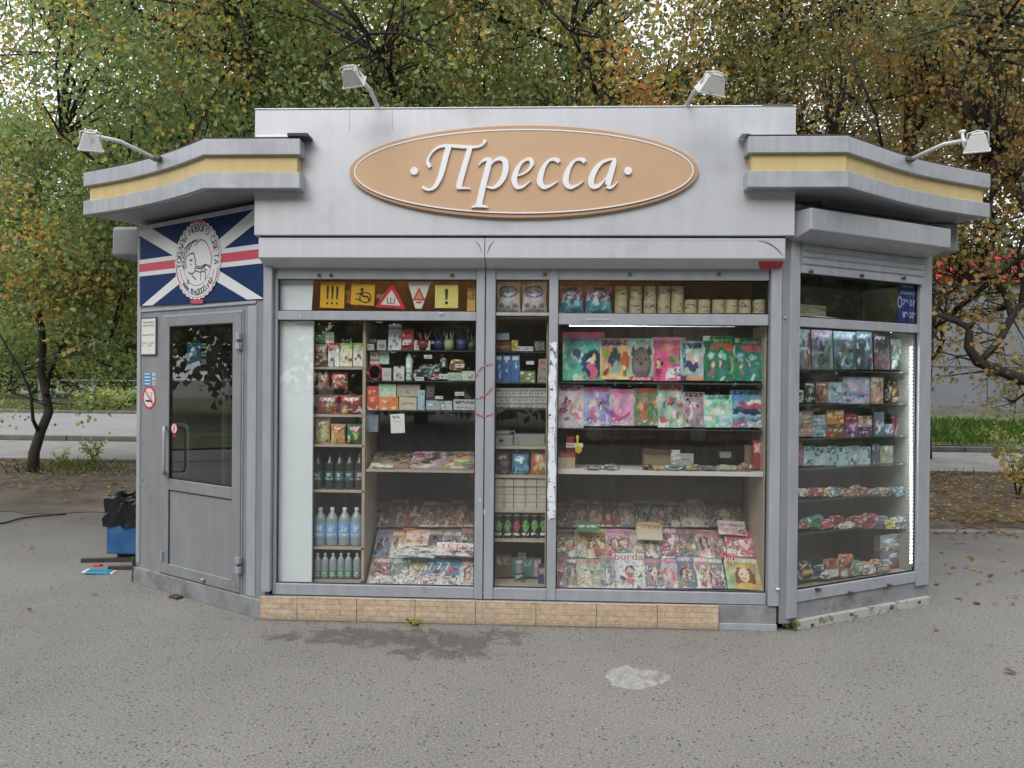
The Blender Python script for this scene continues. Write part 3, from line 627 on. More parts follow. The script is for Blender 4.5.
def Z5(l): return [P(LF, 130 + a / 7.314, 205 + c / 7.314, fo) for a, c in l]
for l, wd in (([(455, 360), (472, 352), (478, 385), (486, 410), (482, 430), (494, 452), (480, 465), (482, 480), (468, 500), (445, 503), (432, 490)], .007), ([(458, 512), (470, 530), (490, 545)], .007), ([(442, 408), (455, 404), (462, 410)], .009), ([(450, 432), (458, 446)], .005),
              ([(440, 330), (465, 275), (500, 262)], .008), ([(430, 345), (440, 290), (475, 262)], .007), ([(420, 362), (418, 310), (445, 280)], .008), ([(412, 380), (400, 340), (412, 305)], .007), ([(408, 400), (392, 375), (392, 345)], .008), ([(408, 420), (388, 415), (382, 385)], .007), ([(408, 440), (392, 450), (385, 425)], .007), ([(412, 455), (400, 470), (395, 455)], .006), ([(470, 350), (425, 372), (412, 420), (420, 462)], .006),
              ([(495, 465), (530, 462), (560, 440), (585, 448), (590, 462)], .008), ([(497, 452), (530, 448), (560, 430)], .005), ([(535, 470), (525, 490), (522, 550)], .006), ([(482, 480), (520, 492), (545, 486), (560, 500), (555, 545)], .006), ([(560, 440), (545, 465), (570, 480)], .006), ([(430, 545), (440, 570), (425, 575), (430, 545)], .006), ([(478, 300), (520, 258), (560, 270), (590, 330)], .005)):
    ribbon(b, Z5(l), wd * 1.35, flat(O1 - .0004), None, M_BINK, n=4)
for l in ([(600, 340), (608, 400), (590, 450)], [(345, 470), (360, 540), (385, 590)], [(372, 470), (385, 530), (405, 575)], [(645, 460), (632, 540), (605, 590)], [(620, 470), (608, 530), (588, 575)], [(575, 290), (598, 350)]): ribbon(b, Z5(l), .006, flat(O1 - .0006), None, M_BRED, n=4)
for (a, c) in ((495, 118), (495, 705)):
    q = Z5([(a - 45, c), (a, c - (6 if c < 300 else -2)), (a + 45, c)]); ribbon(b, q, .03, flat(O1 - .0008), None, M_BRED, n=3)
b.build('emblem_drawing', em)

# --- notices and stickers
M_PAPER = mat('notice_paper', (.62, .62, .60), .6); M_PINK = mat('sticker_red', (.55, .03, .06), .5); M_CYAN = mat('sticker_blue', (.04, .24, .45), .5); M_INKB = mat('printed_black', (.03, .03, .035), .6); M_BROWNT = mat('printed_brown', (.28, .12, .08), .6)
def hours(b, fr_off, x0, x1, z, h, mt_, a, c):
    """opening hours such as 7 00 - 21 00 with small raised zeros"""
    w_ = x1 - x0; p = flat(fr_off)
    put_text(b, a, p, mt_, x0, x0 + w_ * .15 * len(a), z, z + h); xx = x0 + w_ * (.15 * len(a) + .03); put_text(b, '00', p, mt_, xx, xx + w_ * .15, z + h * .6, z + h * 1.05); xx += w_ * .18
    rectf(b, xx, xx + w_ * .08, z + h * .4, z + h * .5, p, mt_); xx += w_ * .11; put_text(b, c, p, mt_, xx, xx + w_ * .15 * len(c), z, z + h); xx += w_ * (.15 * len(c) + .03); put_text(b, '00', p, mt_, xx, min(xx + w_ * .15, x1), z + h * .6, z + h * 1.05)
x0, z1 = P(LF, 141, 318, -.012); x1, z0 = P(LF, 156, 355.5, -.012)
nt_ = thing('notice', 'white paper notice in a dark frame with opening hours left of the door', 'notice')
b = MB(LF); b.box(x0, x1, -.012, -.0005, z0, z1, mat('notice_frame', (.06, .06, .09), .5)); b.build('frame', nt_, bevel=.002)
b = MB(LF); rectf(b, x0 + .010, x1 - .010, z0 + .012, z1 - .010, flat(-.0128), M_PAPER)
for k in range(3): put_text(b, ('Уважаемые', 'покупатели', 'режим работы')[k], flat(-.0134), M_INKB, x0 + .025, x1 - .025, z1 - .045 - .030 * k - (.04 if k == 2 else 0), z1 - .027 - .030 * k - (.04 if k == 2 else 0))
hours(b, -.0134, x0 + .016, x1 - .014, z0 + .07, .035, M_BROWNT, '7', '21'); b.build('sheet', nt_)
x0, z1 = P(LF, 144, 372, -.003); x1, z0 = P(LF, 151, 386, -.003)
b = MB(LF); b.box(x0, x1, -.0022, -.0005, z0, z1, M_CYAN)
for k in range(4): rectf(b, x0 + .008, x1 - .012, z1 - .018 - k * .026, z1 - .010 - k * .026, flat(-.0026), M_PAPER)
o = b.build('sticker'); tag(o, 'small blue sticker left of the door above the no smoking sign', 'sticker')
st = thing('sticker', 'strip of small white card payment stickers left of the door', 'sticker')
for k in range(3):
    b = MB(LF); xa, za = P(LF, 152, 373 + k * 4.6, -.003); b.box(xa, xa + .045, -.0022, -.0005, za - .022, za, M_PAPER); rectf(b, xa + .006, xa + .036, za - .015, za - .008, flat(-.0027), (M_CYAN, M_PINK, M_INKB)[k]); b.build('label_square', st)
sm = thing('no_smoking_sticker', 'round red and white no smoking sticker left of the door handle', 'sticker')
a, c = P(LF, 149, 397.5, -.003); rr = (PZ(LF, 149, 385.8, -.003) - PZ(LF, 149, 409.5, -.003)) / 2
b = MB(LF); disc(b, a, c, rr, rr, flat(-.0018), M_PINK, k=36); disc(b, a, c, rr * .80, rr * .80, flat(-.0022), M_PAPER, k=36); b.build('disc', sm)
b = MB(LF); b.add([(a - rr * .5, -.0026, c - rr * .38), (a + rr * .5, -.0026, c - rr * .38), (a + rr * .5, -.0026, c - rr * .2), (a - rr * .5, -.0026, c - rr * .2)], [(0, 1, 2, 3)], M_INKB)
ribbon(b, [(a + .42 * rr, c - .15 * rr), (a + .25 * rr, c + .05 * rr), (a + .45 * rr, c + .25 * rr), (a + .2 * rr, c + .45 * rr)], rr * .07, flat(-.0026), None, M_INKB, n=4); ribbon(b, [(a - .6 * rr, c + .6 * rr), (a, c), (a + .6 * rr, c - .6 * rr)], rr * .16, flat(-.0030), None, M_PINK, n=2); b.build('cigarette_symbol', sm)
ds = thing('door_sticker', 'light blue sticker with a white emblem behind the door glass', 'sticker')
x0, z1 = P(LF, 187, 343, .006); x1, z0 = P(LF, 200.5, 364.5, .006)
b = MB(LF); b.box(x0, x1, .0055, .007, z0, z1, M_CYAN); mx_, mz = (x0 + x1) / 2, (z0 + z1) / 2; disc(b, mx_, mz + .015, .036, .036, flat(.0052), M_PAPER, k=20); b.add([(mx_ - .034, .0050, mz - .02), (mx_ + .030, .0050, mz + .0), (mx_ + .01, .0050, mz + .062)], [(0, 1, 2)], M_PAPER)
put_text(b, 'с 18', flat(.0050), M_PAPER, x0 + .015, x1 - .015, z0 + .012, z0 + .034); b.build('panel', ds)
for k in range(3):
    b = MB(LF); xa, za = P(LF, 201.5, 343.5 + k * 8, .006); b.box(xa, xa + .055, .0055, .007, za - .035, za, M_PAPER); rectf(b, xa + .008, xa + .047, za - .024, za - .012, flat(.0051), (M_CYAN, M_INKB, M_CYAN)[k]); b.build('small_label', ds)
a, c = P(LF, 175, 428.5, .006); b = MB(LF); disc(b, a, c, .042, .042, flat(-.0008), M_PINK, k=30); disc(b, a, c, .034, .034, flat(-.0012), M_PAPER, k=30); b.add([(a - .008, -.0016, c - .02), (a + .008, -.0016, c - .02), (a + .008, -.0016, c + .022), (a - .008, -.0016, c + .022)], [(0, 1, 2, 3)], M_PINK)
rectf(b, a - .025, a + .025, c - .062, c - .050, flat(-.0012), M_PINK); o = b.build('sticker'); tag(o, 'small round pink and white sticker at the lower left of the door glass', 'sticker')
# red maker's sticker on the bevel of the right shutter box
def BV(px0, px1, t, e=.0015):
    y = SY + (-.03 - SY) * t; z = szm - .05 * t; return (PX(FF, px0, 262, y), y - e * .4, z - e), (PX(FF, px1, 262, y), y - e * .4, z - e)
(p0, p1), (p2, p3) = BV(758, 784, .25), BV(760, 781, .98)
b = MB(); b.add([p2, p3, p1, p0], [(0, 1, 2, 3)], M_PINK)
o = b.build('sticker'); 
b2 = MB()
tag(o, 'narrow red sticker under the right end of the shutter box', 'sticker')
# blue opening hours sign in the right window
hs = thing('hours_sign', 'dark blue opening hours sign behind the glass of the angled right window', 'sign')
x0, z1 = P(RF, 898.5, 282, .02); x1, z0 = P(RF, 917, 325, .02); M_DBL = mat('sign_blue', (.015, .035, .22), .35)
b = MB(RF); b.box(x0, x1, .018, .021, z0, z1, M_DBL); b.build('board', hs)
w_ = x1 - x0
for q_ in range(4):
    b = MB(RF)
    if q_ == 0: put_text(b, 'магазин', flat(.0168), M_PAPER, x0 + w_ * .2, x1 - w_ * .2, z1 - .035, z1 - .022)
    elif q_ == 1: put_text(b, 'РЕЖИМ РАБОТЫ', flat(.0168), M_LET, x0 + w_ * .1, x1 - w_ * .08, z1 - .085, z1 - .067)
    else: hours(b, .0168, x0 + w_ * .22, x1 - w_ * .04, z1 - (.165 if q_ == 2 else .255), .042, M_LET, ('7', '8')[q_ - 2], ('21', '20')[q_ - 2])
    b.build('text_line', hs)
b = MB(RF); ribbon(b, [(x0 + w_ * .06 + .02 * math.cos(t), z1 - .145 + .038 * math.sin(t)) for t in [i * .785 for i in range(8)]], .006, flat(.0168), None, M_LET, closed=True, n=3); b.build('ring_symbol', hs)
b = MB(RF); b.box(x1 + .001, x1 + .006, .018, .021, z0 + .1, z1, mat('orange_tape', (.6, .22, .08), .5)); b.build('edge_tape', hs)

# --- floodlights
M_LAMP = mat('lamp_white', (.62, .63, .62), .4, dirt=(.35, .34, .31), dscale=14, dlo=.55, dhi=.7); M_LENS = mat('lamp_glass', (.45, .47, .47), .12, spec=.8); M_CBL = M_BLK
def flood(label, base, elbow, lampc, aim, roll_, w_=.17, h_=.13, stub=None):
    t = thing('floodlight', label, 'floodlight', group='floodlights along the roof edge')
    t.location = base; base, elbow, lampc = Vector(base), Vector(elbow), Vector(lampc)
    b = MB(); mid = (base * .35 + elbow * .65); b.tube([Vector((0, 0, -.02)), mid - base + Vector((0, 0, .015)), elbow - base, (lampc - base) * .5 + (elbow - base) * .5 + Vector((0, 0, .01)), lampc - base - Vector(aim).normalized() * .035], .0125, M_LAMP, k=10); b.build('arm', t)
    b = MB(); b.box(-.035, .035, -.035, .035, -.03, -.005, M_BOLT); b.build('mounting_plate', t, bevel=.002)
    if stub:
        b = MB(); b.tube([Vector(stub[0]) - base, Vector(stub[1]) - base], .010, M_LAMP, k=8); s_ = (Vector(stub[0]) - base); b.tube([s_ - Vector((.018, 0, .0)), s_ + Vector((.018, 0, .008))], .012, M_LAMP, k=8); b.build('clamp_stub', t)
    q = Vector(aim).to_track_quat('-Y', 'Z').to_matrix().to_4x4(); X = Matrix.Translation(lampc - base) @ q @ Matrix.Rotation(roll_, 4, 'Y')
    b = MB(X); a, c, d = w_ / 2, h_ / 2, .09; e = .6
    vs = [(-a, -.0, -c), (a, -.0, -c), (a, -.0, c), (-a, -.0, c), (-a * e, d, -c * e), (a * e, d, -c * e), (a * e, d, c * e), (-a * e, d, c * e)]
    b.add(vs, [(0, 1, 2, 3), (7, 6, 5, 4), (1, 0, 4, 5), (2, 1, 5, 6), (3, 2, 6, 7), (0, 3, 7, 4)], M_LAMP)
    for k in range(5): 
        z = -c * .5 + c * k * .25; b.box(-a * .5, a * .5, d * 1.0, d + .012, z - .003, z + .003, M_LAMP)
    ho = b.build('housing', t, bevel=.006, seg=2)
    b = MB(X); b.box(-a - .006, a + .006, -.012, -.0005, -c - .006, c + .006, M_LAMP); b.build('front_frame', ho, bevel=.003)
    b = MB(X); b.box(-a + .010, a - .010, -.0155, -.0125, -c + .010, c - .010, M_LENS); b.build('lens', ho)
    b = MB(X); b.tube([(-a * .9, .03, 0), (-a * .8, d + .012, .0), (0, d + .024, 0), (a * .8, d + .012, 0), (a * .9, .03, 0)], .005, M_LAMP, k=6); b.build('bracket', t)
    return t
def V3(px, py, y): x, z = P(FF, px, py, y); return (x, y, z)
flood('white floodlight on a long arm over the left canopy', V3(157, 156, .10), V3(98, 136.5, -.35), V3(91, 149, -.42), (-.15, .35, -.95), .15, .135, .085)
flood('white floodlight on a short arm above the left end of the oval sign', V3(379, 107, -.05), V3(365, 84, -.40), V3(354, 82, -.46), (.15, .80, -.55), .10, .13, .085)
flood('white floodlight on a short arm above the right end of the oval sign', V3(684, 107, -.05), V3(700, 86, -.40), V3(710, 91, -.48), (-.25, .60, -.80), -.15, .165, .09)
flood('white floodlight on a long arm over the right canopy', V3(909, 157, .22), V3(964, 140.5, -.18), V3(977, 150, -.26), (.15, .35, -.95), -.1, .135, .085, stub=(V3(962, 132.5, -.18), V3(965.5, 152, -.18)))

# --- litter bin
M_BIN = mat('bin_blue', (.02, .10, .26), .5, noise=.2, nscale=6, dirt=(.06, .13, .25), dscale=7, dlo=.52, dhi=.66); M_BAG = mat('black_bag', (.010, .010, .011), .28, bump=.6, bscale=30)
bt = thing('litter_bin', 'blue metal litter bin lined with a black bag beside the kiosk corner', 'bin', Matrix.Translation((-3.67, 1.60, 0)))
b = MB(); b.prism([(-.17, -.15), (.17, -.15), (.17, .15), (-.17, .15)], .07, .42, M_BIN); b.build('body', bt, bevel=.012, seg=2)
b = MB(); rs = np.random.RandomState(3); n = 40; prof = [(.31, 1.06), (.37, 1.08), (.44, 1.07), (.50, 1.08), (.545, 1.08), (.575, 1.04), (.56, .97), (.54, .90), (.45, .84)]
vs = []
for i, (z, s_) in enumerate(prof):
    for j in range(n):
        a = 2 * math.pi * j / n; c_, s2 = math.cos(a), math.sin(a); m_ = max(abs(c_), abs(s2)) ** .97; wob = rs.uniform(-.012, .012) + .006 * math.sin(9 * a + i)
        vs.append((c_ / m_ * .168 * s_ + wob, s2 / m_ * .150 * s_ + wob, z + rs.uniform(-.016, .016) + (.015 * math.sin(5 * a) if i in (0, 4, 5, 6) else 0)))
b.add(vs, [(i * n + j, i * n + (j + 1) % n, (i + 1) * n + (j + 1) % n, (i + 1) * n + j) for i in range(len(prof) - 1) for j in range(n)], M_BAG); b.add([(-.12, -.11, .47), (.12, -.11, .47), (.12, .11, .47), (-.12, .11, .47)], [(0, 1, 2, 3)], M_BAG); b.build('bin_bag', bt)
M_SKID = mat('rusty_dark_steel', (.05, .04, .035), .8, noise=.3, nscale=20)
b = MB(); b.box(-.40, .22, -.13, -.09, .0, .035, M_SKID, rot=Matrix.Rotation(.18, 4, 'Z')); b.box(-.05, .22, -.42, -.38, .0, .03, M_SKID, rot=Matrix.Rotation(.12, 4, 'Z')); b.box(-.10, .10, -.10, .10, .03, .069, M_SKID); b.build('base', bt, bevel=.004)
q = GP(100, 573); b = MB(); b.box(-.09, .09, -.06, .06, 0, .016, mat('packet_blue', (.03, .25, .42), .35)); b.box(-.125, -.091, -.05, .05, 0, .02, M_PAPER); b.box(.091, .12, -.045, .05, 0, .014, M_PAPER)
o = b.build('crushed_packet', bevel=.005); o.location = (q[0], q[1], .002); o.rotation_euler = (.0, .05, .15); tag(o, 'crushed blue and white packet lying on the asphalt by the bin', 'packet')
q = GP(98, 566); b = MB(); b.box(-.03, .03, -.025, .025, 0, .012, M_PINK); o = b.build('scrap', bevel=.004); o.location = (q[0], q[1], .002); tag(o, 'tiny red paper scrap behind the crushed blue packet', 'scrap')
b = MB(); pts = [GP(a, c) for a, c in ((-20, 526), (5, 524.5), (20, 520), (38, 517.5), (52, 516.5), (66, 515.5))]; b.tube([(p[0], p[1], .015) for p in smooth_path([tuple(p) for p in pts])] if False else [(p[0], p[1], .018) for p in pts], .010, M_BLK, k=8); o = b.build('hose'); tag(o, 'thin black hose lying on the asphalt at the left edge', 'hose')
b = MB()
q0, q1 = GP(240, 607), GP(256, 596, .09); b.tube([(q0[0], q0[1], .01), ((q0[0] + q1[0]) / 2, (q0[1] + q1[1]) / 2 - .01, .06), (q1[0], q1[1], .12)], .006, M_BOLT, k=6); b.tube([(q1[0], q1[1], .12), (q1[0] - .05, q1[1] + .02, .125)], .006, M_BOLT, k=6); o = b.build('cable_stub'); tag(o, 'short bent wire leaning on the plinth below the door hinge', 'wire')
q = GP(176, 598); b = MB(); b.box(-.05, .05, -.03, .03, 0, .02, M_SKID); o = b.build('door_stop', bevel=.006); o.location = (q[0], q[1], 0); o.rotation_euler = (0, 0, -.5); tag(o, 'small dark metal stop on the ground below the door', 'door stop')
# ================================================================ shop fittings behind the glass
def shelf_board(fr, px0, px1, py, y0, y1, mt=None, th=.016, name='shelf', poff=None):
    """a board whose front edge the photograph shows between px0 and px1 at height py"""
    o_ = y0 if poff is None else poff
    x0, z = P(fr, px0, py, o_); x1, _ = P(fr, px1, py, o_)
    b = MB(fr); b.box(x0, x1, y0, y1, z - th / 2, z + th / 2, mt or M_WOOD); b.build(name, kiosk, bevel=.001)
    return z + th / 2
def upright(fr, px, py0, py1, y0, y1, mt=None, th=.016):
    x, z1 = P(fr, px, py0, y0); _, z0 = P(fr, px, py1, y0)
    b = MB(fr); b.box(x - th / 2, x + th / 2, y0, y1, z0, z1, mt or M_WOOD); b.build('partition', kiosk)
W1a, W1b, W2a, W2b, W3a, W3b = xA[3], xA[4], xA[7], xA[8], xA[9], xA[10]
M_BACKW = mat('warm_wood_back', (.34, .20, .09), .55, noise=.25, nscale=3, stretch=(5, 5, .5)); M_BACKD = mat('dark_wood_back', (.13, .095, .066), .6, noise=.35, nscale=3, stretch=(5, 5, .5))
# upper compartments: a wooden top shelf right behind the rail, warm back board
b = MB(); b.box(W1a, W1b, .06, .42, Z_RAIL1 - .03, Z_RAIL1 - .012, M_WOOD); b.box(W2a, W2b, .06, .42, Z_RAIL1 - .035, Z_RAIL1 - .02, M_WOOD); b.box(W3a, W3b, .06, .42, Z_RAIL1 - .045, Z_RAIL1 - .03, M_WOOD); b.build('shelf', kiosk)
b = MB(); b.box(W1a, W3b, .42, .44, Z_RAIL1 - .05, 2.5, M_BACKW); b.build('back_board', kiosk)
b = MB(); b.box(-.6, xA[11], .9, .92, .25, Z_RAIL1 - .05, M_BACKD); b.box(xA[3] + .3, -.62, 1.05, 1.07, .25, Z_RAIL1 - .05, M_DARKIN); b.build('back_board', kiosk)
# white board behind the left end of the first window
b = MB(); xw = PX(FF, 313, 450, .06); b.box(W1a, xw, .05, .07, Z_SILL1 - .02, Z_RAIL0 + .01, M_WHITE); xw2 = PX(FF, 312, 300, .06); b.add([(W1a, .05, Z_RAIL1 - .01), (xw2, .05, Z_RAIL1 - .01), (xw2 + .015, .05, Z_HEAD1), (W1a, .05, Z_HEAD1)], [(0, 1, 2, 3)], M_WHITE); b.build('side_board', kiosk)
# left shelf unit
S1 = .10
u0, u1 = 313.5, 364
zr = {}
for py in (368, 415.5, 445.5, 491, 548, 581): zr[py] = shelf_board(FF, u0, u1, py, S1, .45)
upright(FF, 364.5, 322, 583, S1, .48, th=.02); upright(FF, 313, 322, 583, S1, .46, M_DARKIN)
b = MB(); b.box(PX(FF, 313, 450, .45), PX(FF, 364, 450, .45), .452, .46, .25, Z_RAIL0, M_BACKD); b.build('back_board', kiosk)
ZG = {}
for py in (350.5, 381, 410.5): ZG[py] = shelf_board(FF, 366, 475, py, .10, .42, M_SHELFG, .008)
zr[470] = shelf_board(FF, 366, 475, 470.5, .08, .50)
b = MB(); x0, x1 = PX(FF, 366, 450, .43), W1b + .02; b.box(x0, x1, .43, .44, PZ(FF, 420, 411, .43), Z_RAIL0, mat('brown_rack_back', (.15, .085, .055), .6, noise=.4, nscale=3)); b.build('back_board', kiosk)
# narrow window
for py in (352, 383): ZG[py] = shelf_board(FF, 494, 548, py, .10, .42, M_SHELFG, .008)
for py in (408.5, 447.5, 476.5, 511, 540.5): zr[py] = shelf_board(FF, 494, 548, py, .10, .42, M_WOOD if py > 420 else M_SHELFG)
shelf_board(FF, 494, 548, 585.5, .06, .42)
upright(FF, 548, 322, 586, .08, .5); upright(FF, 494, 322, 586, .08, .5)
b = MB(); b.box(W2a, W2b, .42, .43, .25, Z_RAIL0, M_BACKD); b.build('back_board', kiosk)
# wide window
zr['m1'] = shelf_board(FF, 557, 768, 382.5, .10, .34, M_SHELFG, .012); zr['m2'] = shelf_board(FF, 557, 768, 428.5, .10, .34, M_SHELFG, .008); zr['m3'] = shelf_board(FF, 557, 765, 471.5, .08, .40, mat('white_shelf', (.66, .64, .60), .5), .032)
upright(FF, 766.5, 325, 592, .06, .50, M_WOOD)
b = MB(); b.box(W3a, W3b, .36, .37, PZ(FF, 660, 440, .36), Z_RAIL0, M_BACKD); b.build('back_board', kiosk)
# stepped magazine racks
def step_rack(px0, px1, rows):
    b = MB(); x0 = PX(FF, px0, 560, .1); x1 = PX(FF, px1, 560, .1)
    for (y0, z0, y1, z1) in rows:
        b.add([(x0, y0, z0), (x1, y0, z0), (x1, y1, z1), (x0, y1, z1)], [(0, 1, 2, 3)], M_WOOD); b.add([(x0, y0, z0 - .05), (x1, y0, z0 - .05), (x1, y0, z0), (x0, y0, z0)], [(0, 1, 2, 3)], M_WOOD)
    b.build('magazine_rack', kiosk)
TILT = R_(48)      # how far a cover leans back from upright
def row_z(px, py, y): return PZ(FF, px, py, y)
ROWS = {1: (.07, 588.5), 2: (.27, 558.5), 3: (.47, 527)}
rr_ = []
for k in (1, 2, 3):
    y, py = ROWS[k]; z = row_z(660, py, y); rr_.append((y + .018, z - .036, y + .205, z + .112))
step_rack(366, 475, [(y, z + .0, y1, z1) for y, z, y1, z1 in rr_]); step_rack(557, 766, rr_)

# ================================================================ printed things
GAIN = 1.4
def n3(c):
    if not isinstance(c, str): return np.array(c, float)
    q = np.array(lin(c), float); q = q * .80 + q.mean() * .20
    return np.minimum(q * GAIN + .004, .82)
class Art:
    def __init__(s, w, h, base, seed=0):
        s.W, s.H = w, h; s.r = random.Random(seed); s.n = np.random.RandomState(seed); s.a = np.ones((h, w, 3)) * n3(base); s.a *= (1 + s.n.normal(0, .05, (h, w, 1)))
        yy, xx = np.mgrid[0:h, 0:w]; s.x = xx / (w - 1); s.y = 1 - yy / (h - 1)
    def rect(s, x0, y0, x1, y1, c): s.a[(s.x >= x0) & (s.x <= x1) & (s.y >= y0) & (s.y <= y1)] = n3(c); return s
    def ell(s, cx, cy, rx, ry, c): s.a[((s.x - cx) / rx) ** 2 + ((s.y - cy) / ry) ** 2 <= 1] = n3(c); return s
    def blobs(s, n, cols, x0=0, y0=0, x1=1, y1=1, r0=.04, r1=.14):
        for _ in range(n): s.ell(s.r.uniform(x0, x1), s.r.uniform(y0, y1), s.r.uniform(r0, r1), s.r.uniform(r0, r1) * .8, s.r.choice(cols))
        return s
    def words(s, x0, y0, x1, y1, c, dens=.55, lines=1):
        """letter-like marks too small to read"""
        m = (s.x >= x0) & (s.x <= x1) & (s.y >= y0) & (s.y <= y1); q = s.n.rand(s.H, s.W) < dens
        if lines > 1: q &= (np.floor((s.y - y0) / (y1 - y0) * lines * 2) % 2 == 0)
        s.a[m & q] = n3(c); return s
    def face(s, cx, cy, r, skin='d8a888', hair='3a2418', lips='a03038'):
        s.ell(cx, cy - r * .1, r * 1.5, r * 1.6, hair); s.ell(cx, cy - r * 2.6, r * 1.9, r * 1.3, s.r.choice(['8a6a58', '9a3040', '506880', 'c8b8a0'])); s.rect(cx - r * .3, cy - r * 1.8, cx + r * .3, cy - r * .7, skin); s.ell(cx, cy - r * .15, r * .85, r * 1.15, skin)
        s.ell(cx - r * .38, cy + .05 * r, r * .18, r * .12, '201818'); s.ell(cx + r * .38, cy + .05 * r, r * .18, r * .12, '201818'); s.ell(cx, cy - r * .75, r * .28, r * .12, lips); s.ell(cx, cy - r * .3, r * .1, r * .2, 'b88870'); return s
    def figure(s, cx, y0, h, skin='e0b090', hair='402010', dress='d04080'):
        s.ell(cx, y0 + h * .40, h * .20, h * .28, dress); s.rect(cx - h * .13, y0, cx - h * .04, y0 + h * .25, dress); s.rect(cx + h * .04, y0, cx + h * .13, y0 + h * .25, dress); s.ell(cx, y0 + h * .80, h * .19, h * .18, hair); s.ell(cx, y0 + h * .76, h * .14, h * .13, skin); return s
    def soft(s, k, n=5):
        g = s.n.rand(n, n); yi = np.linspace(0, n - 1.001, s.H); xi = np.linspace(0, n - 1.001, s.W); y0 = yi.astype(int); x0 = xi.astype(int); fy_ = (yi - y0)[:, None]; fx_ = (xi - x0)[None, :]
        return k * (2 * (g[y0][:, x0] * (1 - fy_) * (1 - fx_) + g[y0 + 1][:, x0] * fy_ * (1 - fx_) + g[y0][:, x0 + 1] * (1 - fy_) * fx_ + g[y0 + 1][:, x0 + 1] * fy_ * fx_) - 1)
    def grain(s, k=.08, warp=1.0):
        if s.H > 16 and s.W > 12:
            yy, xx = np.mgrid[0:s.H, 0:s.W]; m_ = s.y < .74; dy = s.soft(2.6 * warp, 8) * m_; dx = s.soft(2.6 * warp, 8) * m_
            s.a = s.a[np.clip(np.round(yy + dy).astype(int), 0, s.H - 1), np.clip(np.round(xx + dx).astype(int), 0, s.W - 1)]
            s.a = s.a * (1 + s.soft(.38, 7)[:, :, None]); 
            for c_ in range(3): s.a[:, :, c_] *= 1 + s.soft(.20, 6)
        s.a = np.clip(s.a * (1 + s.n.normal(0, k, (s.H, s.W, 1))) + 0, 0.005, .82); return s
GOODS = []
def place(fr, px0, py0, px1, py1, off):
    x0, z0 = P(fr, px0, py1, off); x1, _ = P(fr, px1, py1, off); _, z1 = P(fr, (px0 + px1) / 2, py0, off); _, z0 = P(fr, (px0 + px1) / 2, py1, off)
    return x0, x1, z0, z1
def sided(col): return tuple(np.clip(np.array(col) * .8, 0, 1))
def printed_box(fr, r, off, art, name, label, cat, th=.06, group=None, lean=0.0, text=None, yaw=0.0, side=None):
    x0, x1, z0, z1 = place(fr, *r, off); w_, h = x1 - x0, z1 - z0
    X = fr @ Matrix.Translation(((x0 + x1) / 2, off, z0)) @ Matrix.Rotation(yaw, 4, 'Z') @ Matrix.Rotation(-lean, 4, 'X')
    b = MB(); b.grid(art.a, lambda u, v: ((u - .5) * w_, 0, v * h), M_INK); b.cur = tuple(n3(side) if side else art.a[:, 0].mean(0) * .85)
    b.box(-w_ / 2, w_ / 2, .0006, th, 0, h, M_INK)
    for t in (text or []): put_text(b, t[0], lambda x, z: ((x - .5) * w_, -.0008, z * h), M_INK, t[1], t[3], t[2], t[4], col=n3(t[5]))
    return tag(b.build(name, mw=X), label, cat, group)
def magazine(fr, r, off, art, label, group=None, tilt=None, text=None, name='magazine', cat='magazine', th=.004, curl=.004, yaw=0.0, h=None):
    """a cover leaning back; r gives the outline it shows from the street"""
    tilt = TILT if tilt is None else tilt
    x0, x1, z0, z1 = place(fr, *r, off); w_ = x1 - x0; ap = z1 - z0
    # the line of sight falls by about 13 degrees, so a leaning sheet shows cos(tilt - fall) of its height
    fall = math.atan2(CAM[2] - (z0 + z1) / 2, 5.2 + off); h = h or ap * math.cos(fall) / max(.2, math.cos(tilt - fall))
    X = fr @ Matrix.Translation(((x0 + x1) / 2, off, z0)) @ Matrix.Rotation(yaw, 4, 'Y') @ Matrix.Rotation(-tilt, 4, 'X')
    def pos(u, v): return ((u - .5) * w_, -.001 - curl * math.sin(math.pi * u) - curl * .5 * math.sin(2.2 * math.pi * v), v * h)
    b = MB(); b.grid(art.a, pos, M_INKG); b.cur = (.6, .58, .52); b.box(-w_ / 2, w_ / 2, .0002, th, 0, h, M_INK)
    for t in (text or []):
        put_text(b, t[0], lambda x, z: (pos(x, z)[0], pos(x, z)[1] - .0012, pos(x, z)[2]), M_INK, t[1], t[3], t[2], t[4], col=n3(t[5]))
    return tag(b.build(name, mw=X), label, cat, group)
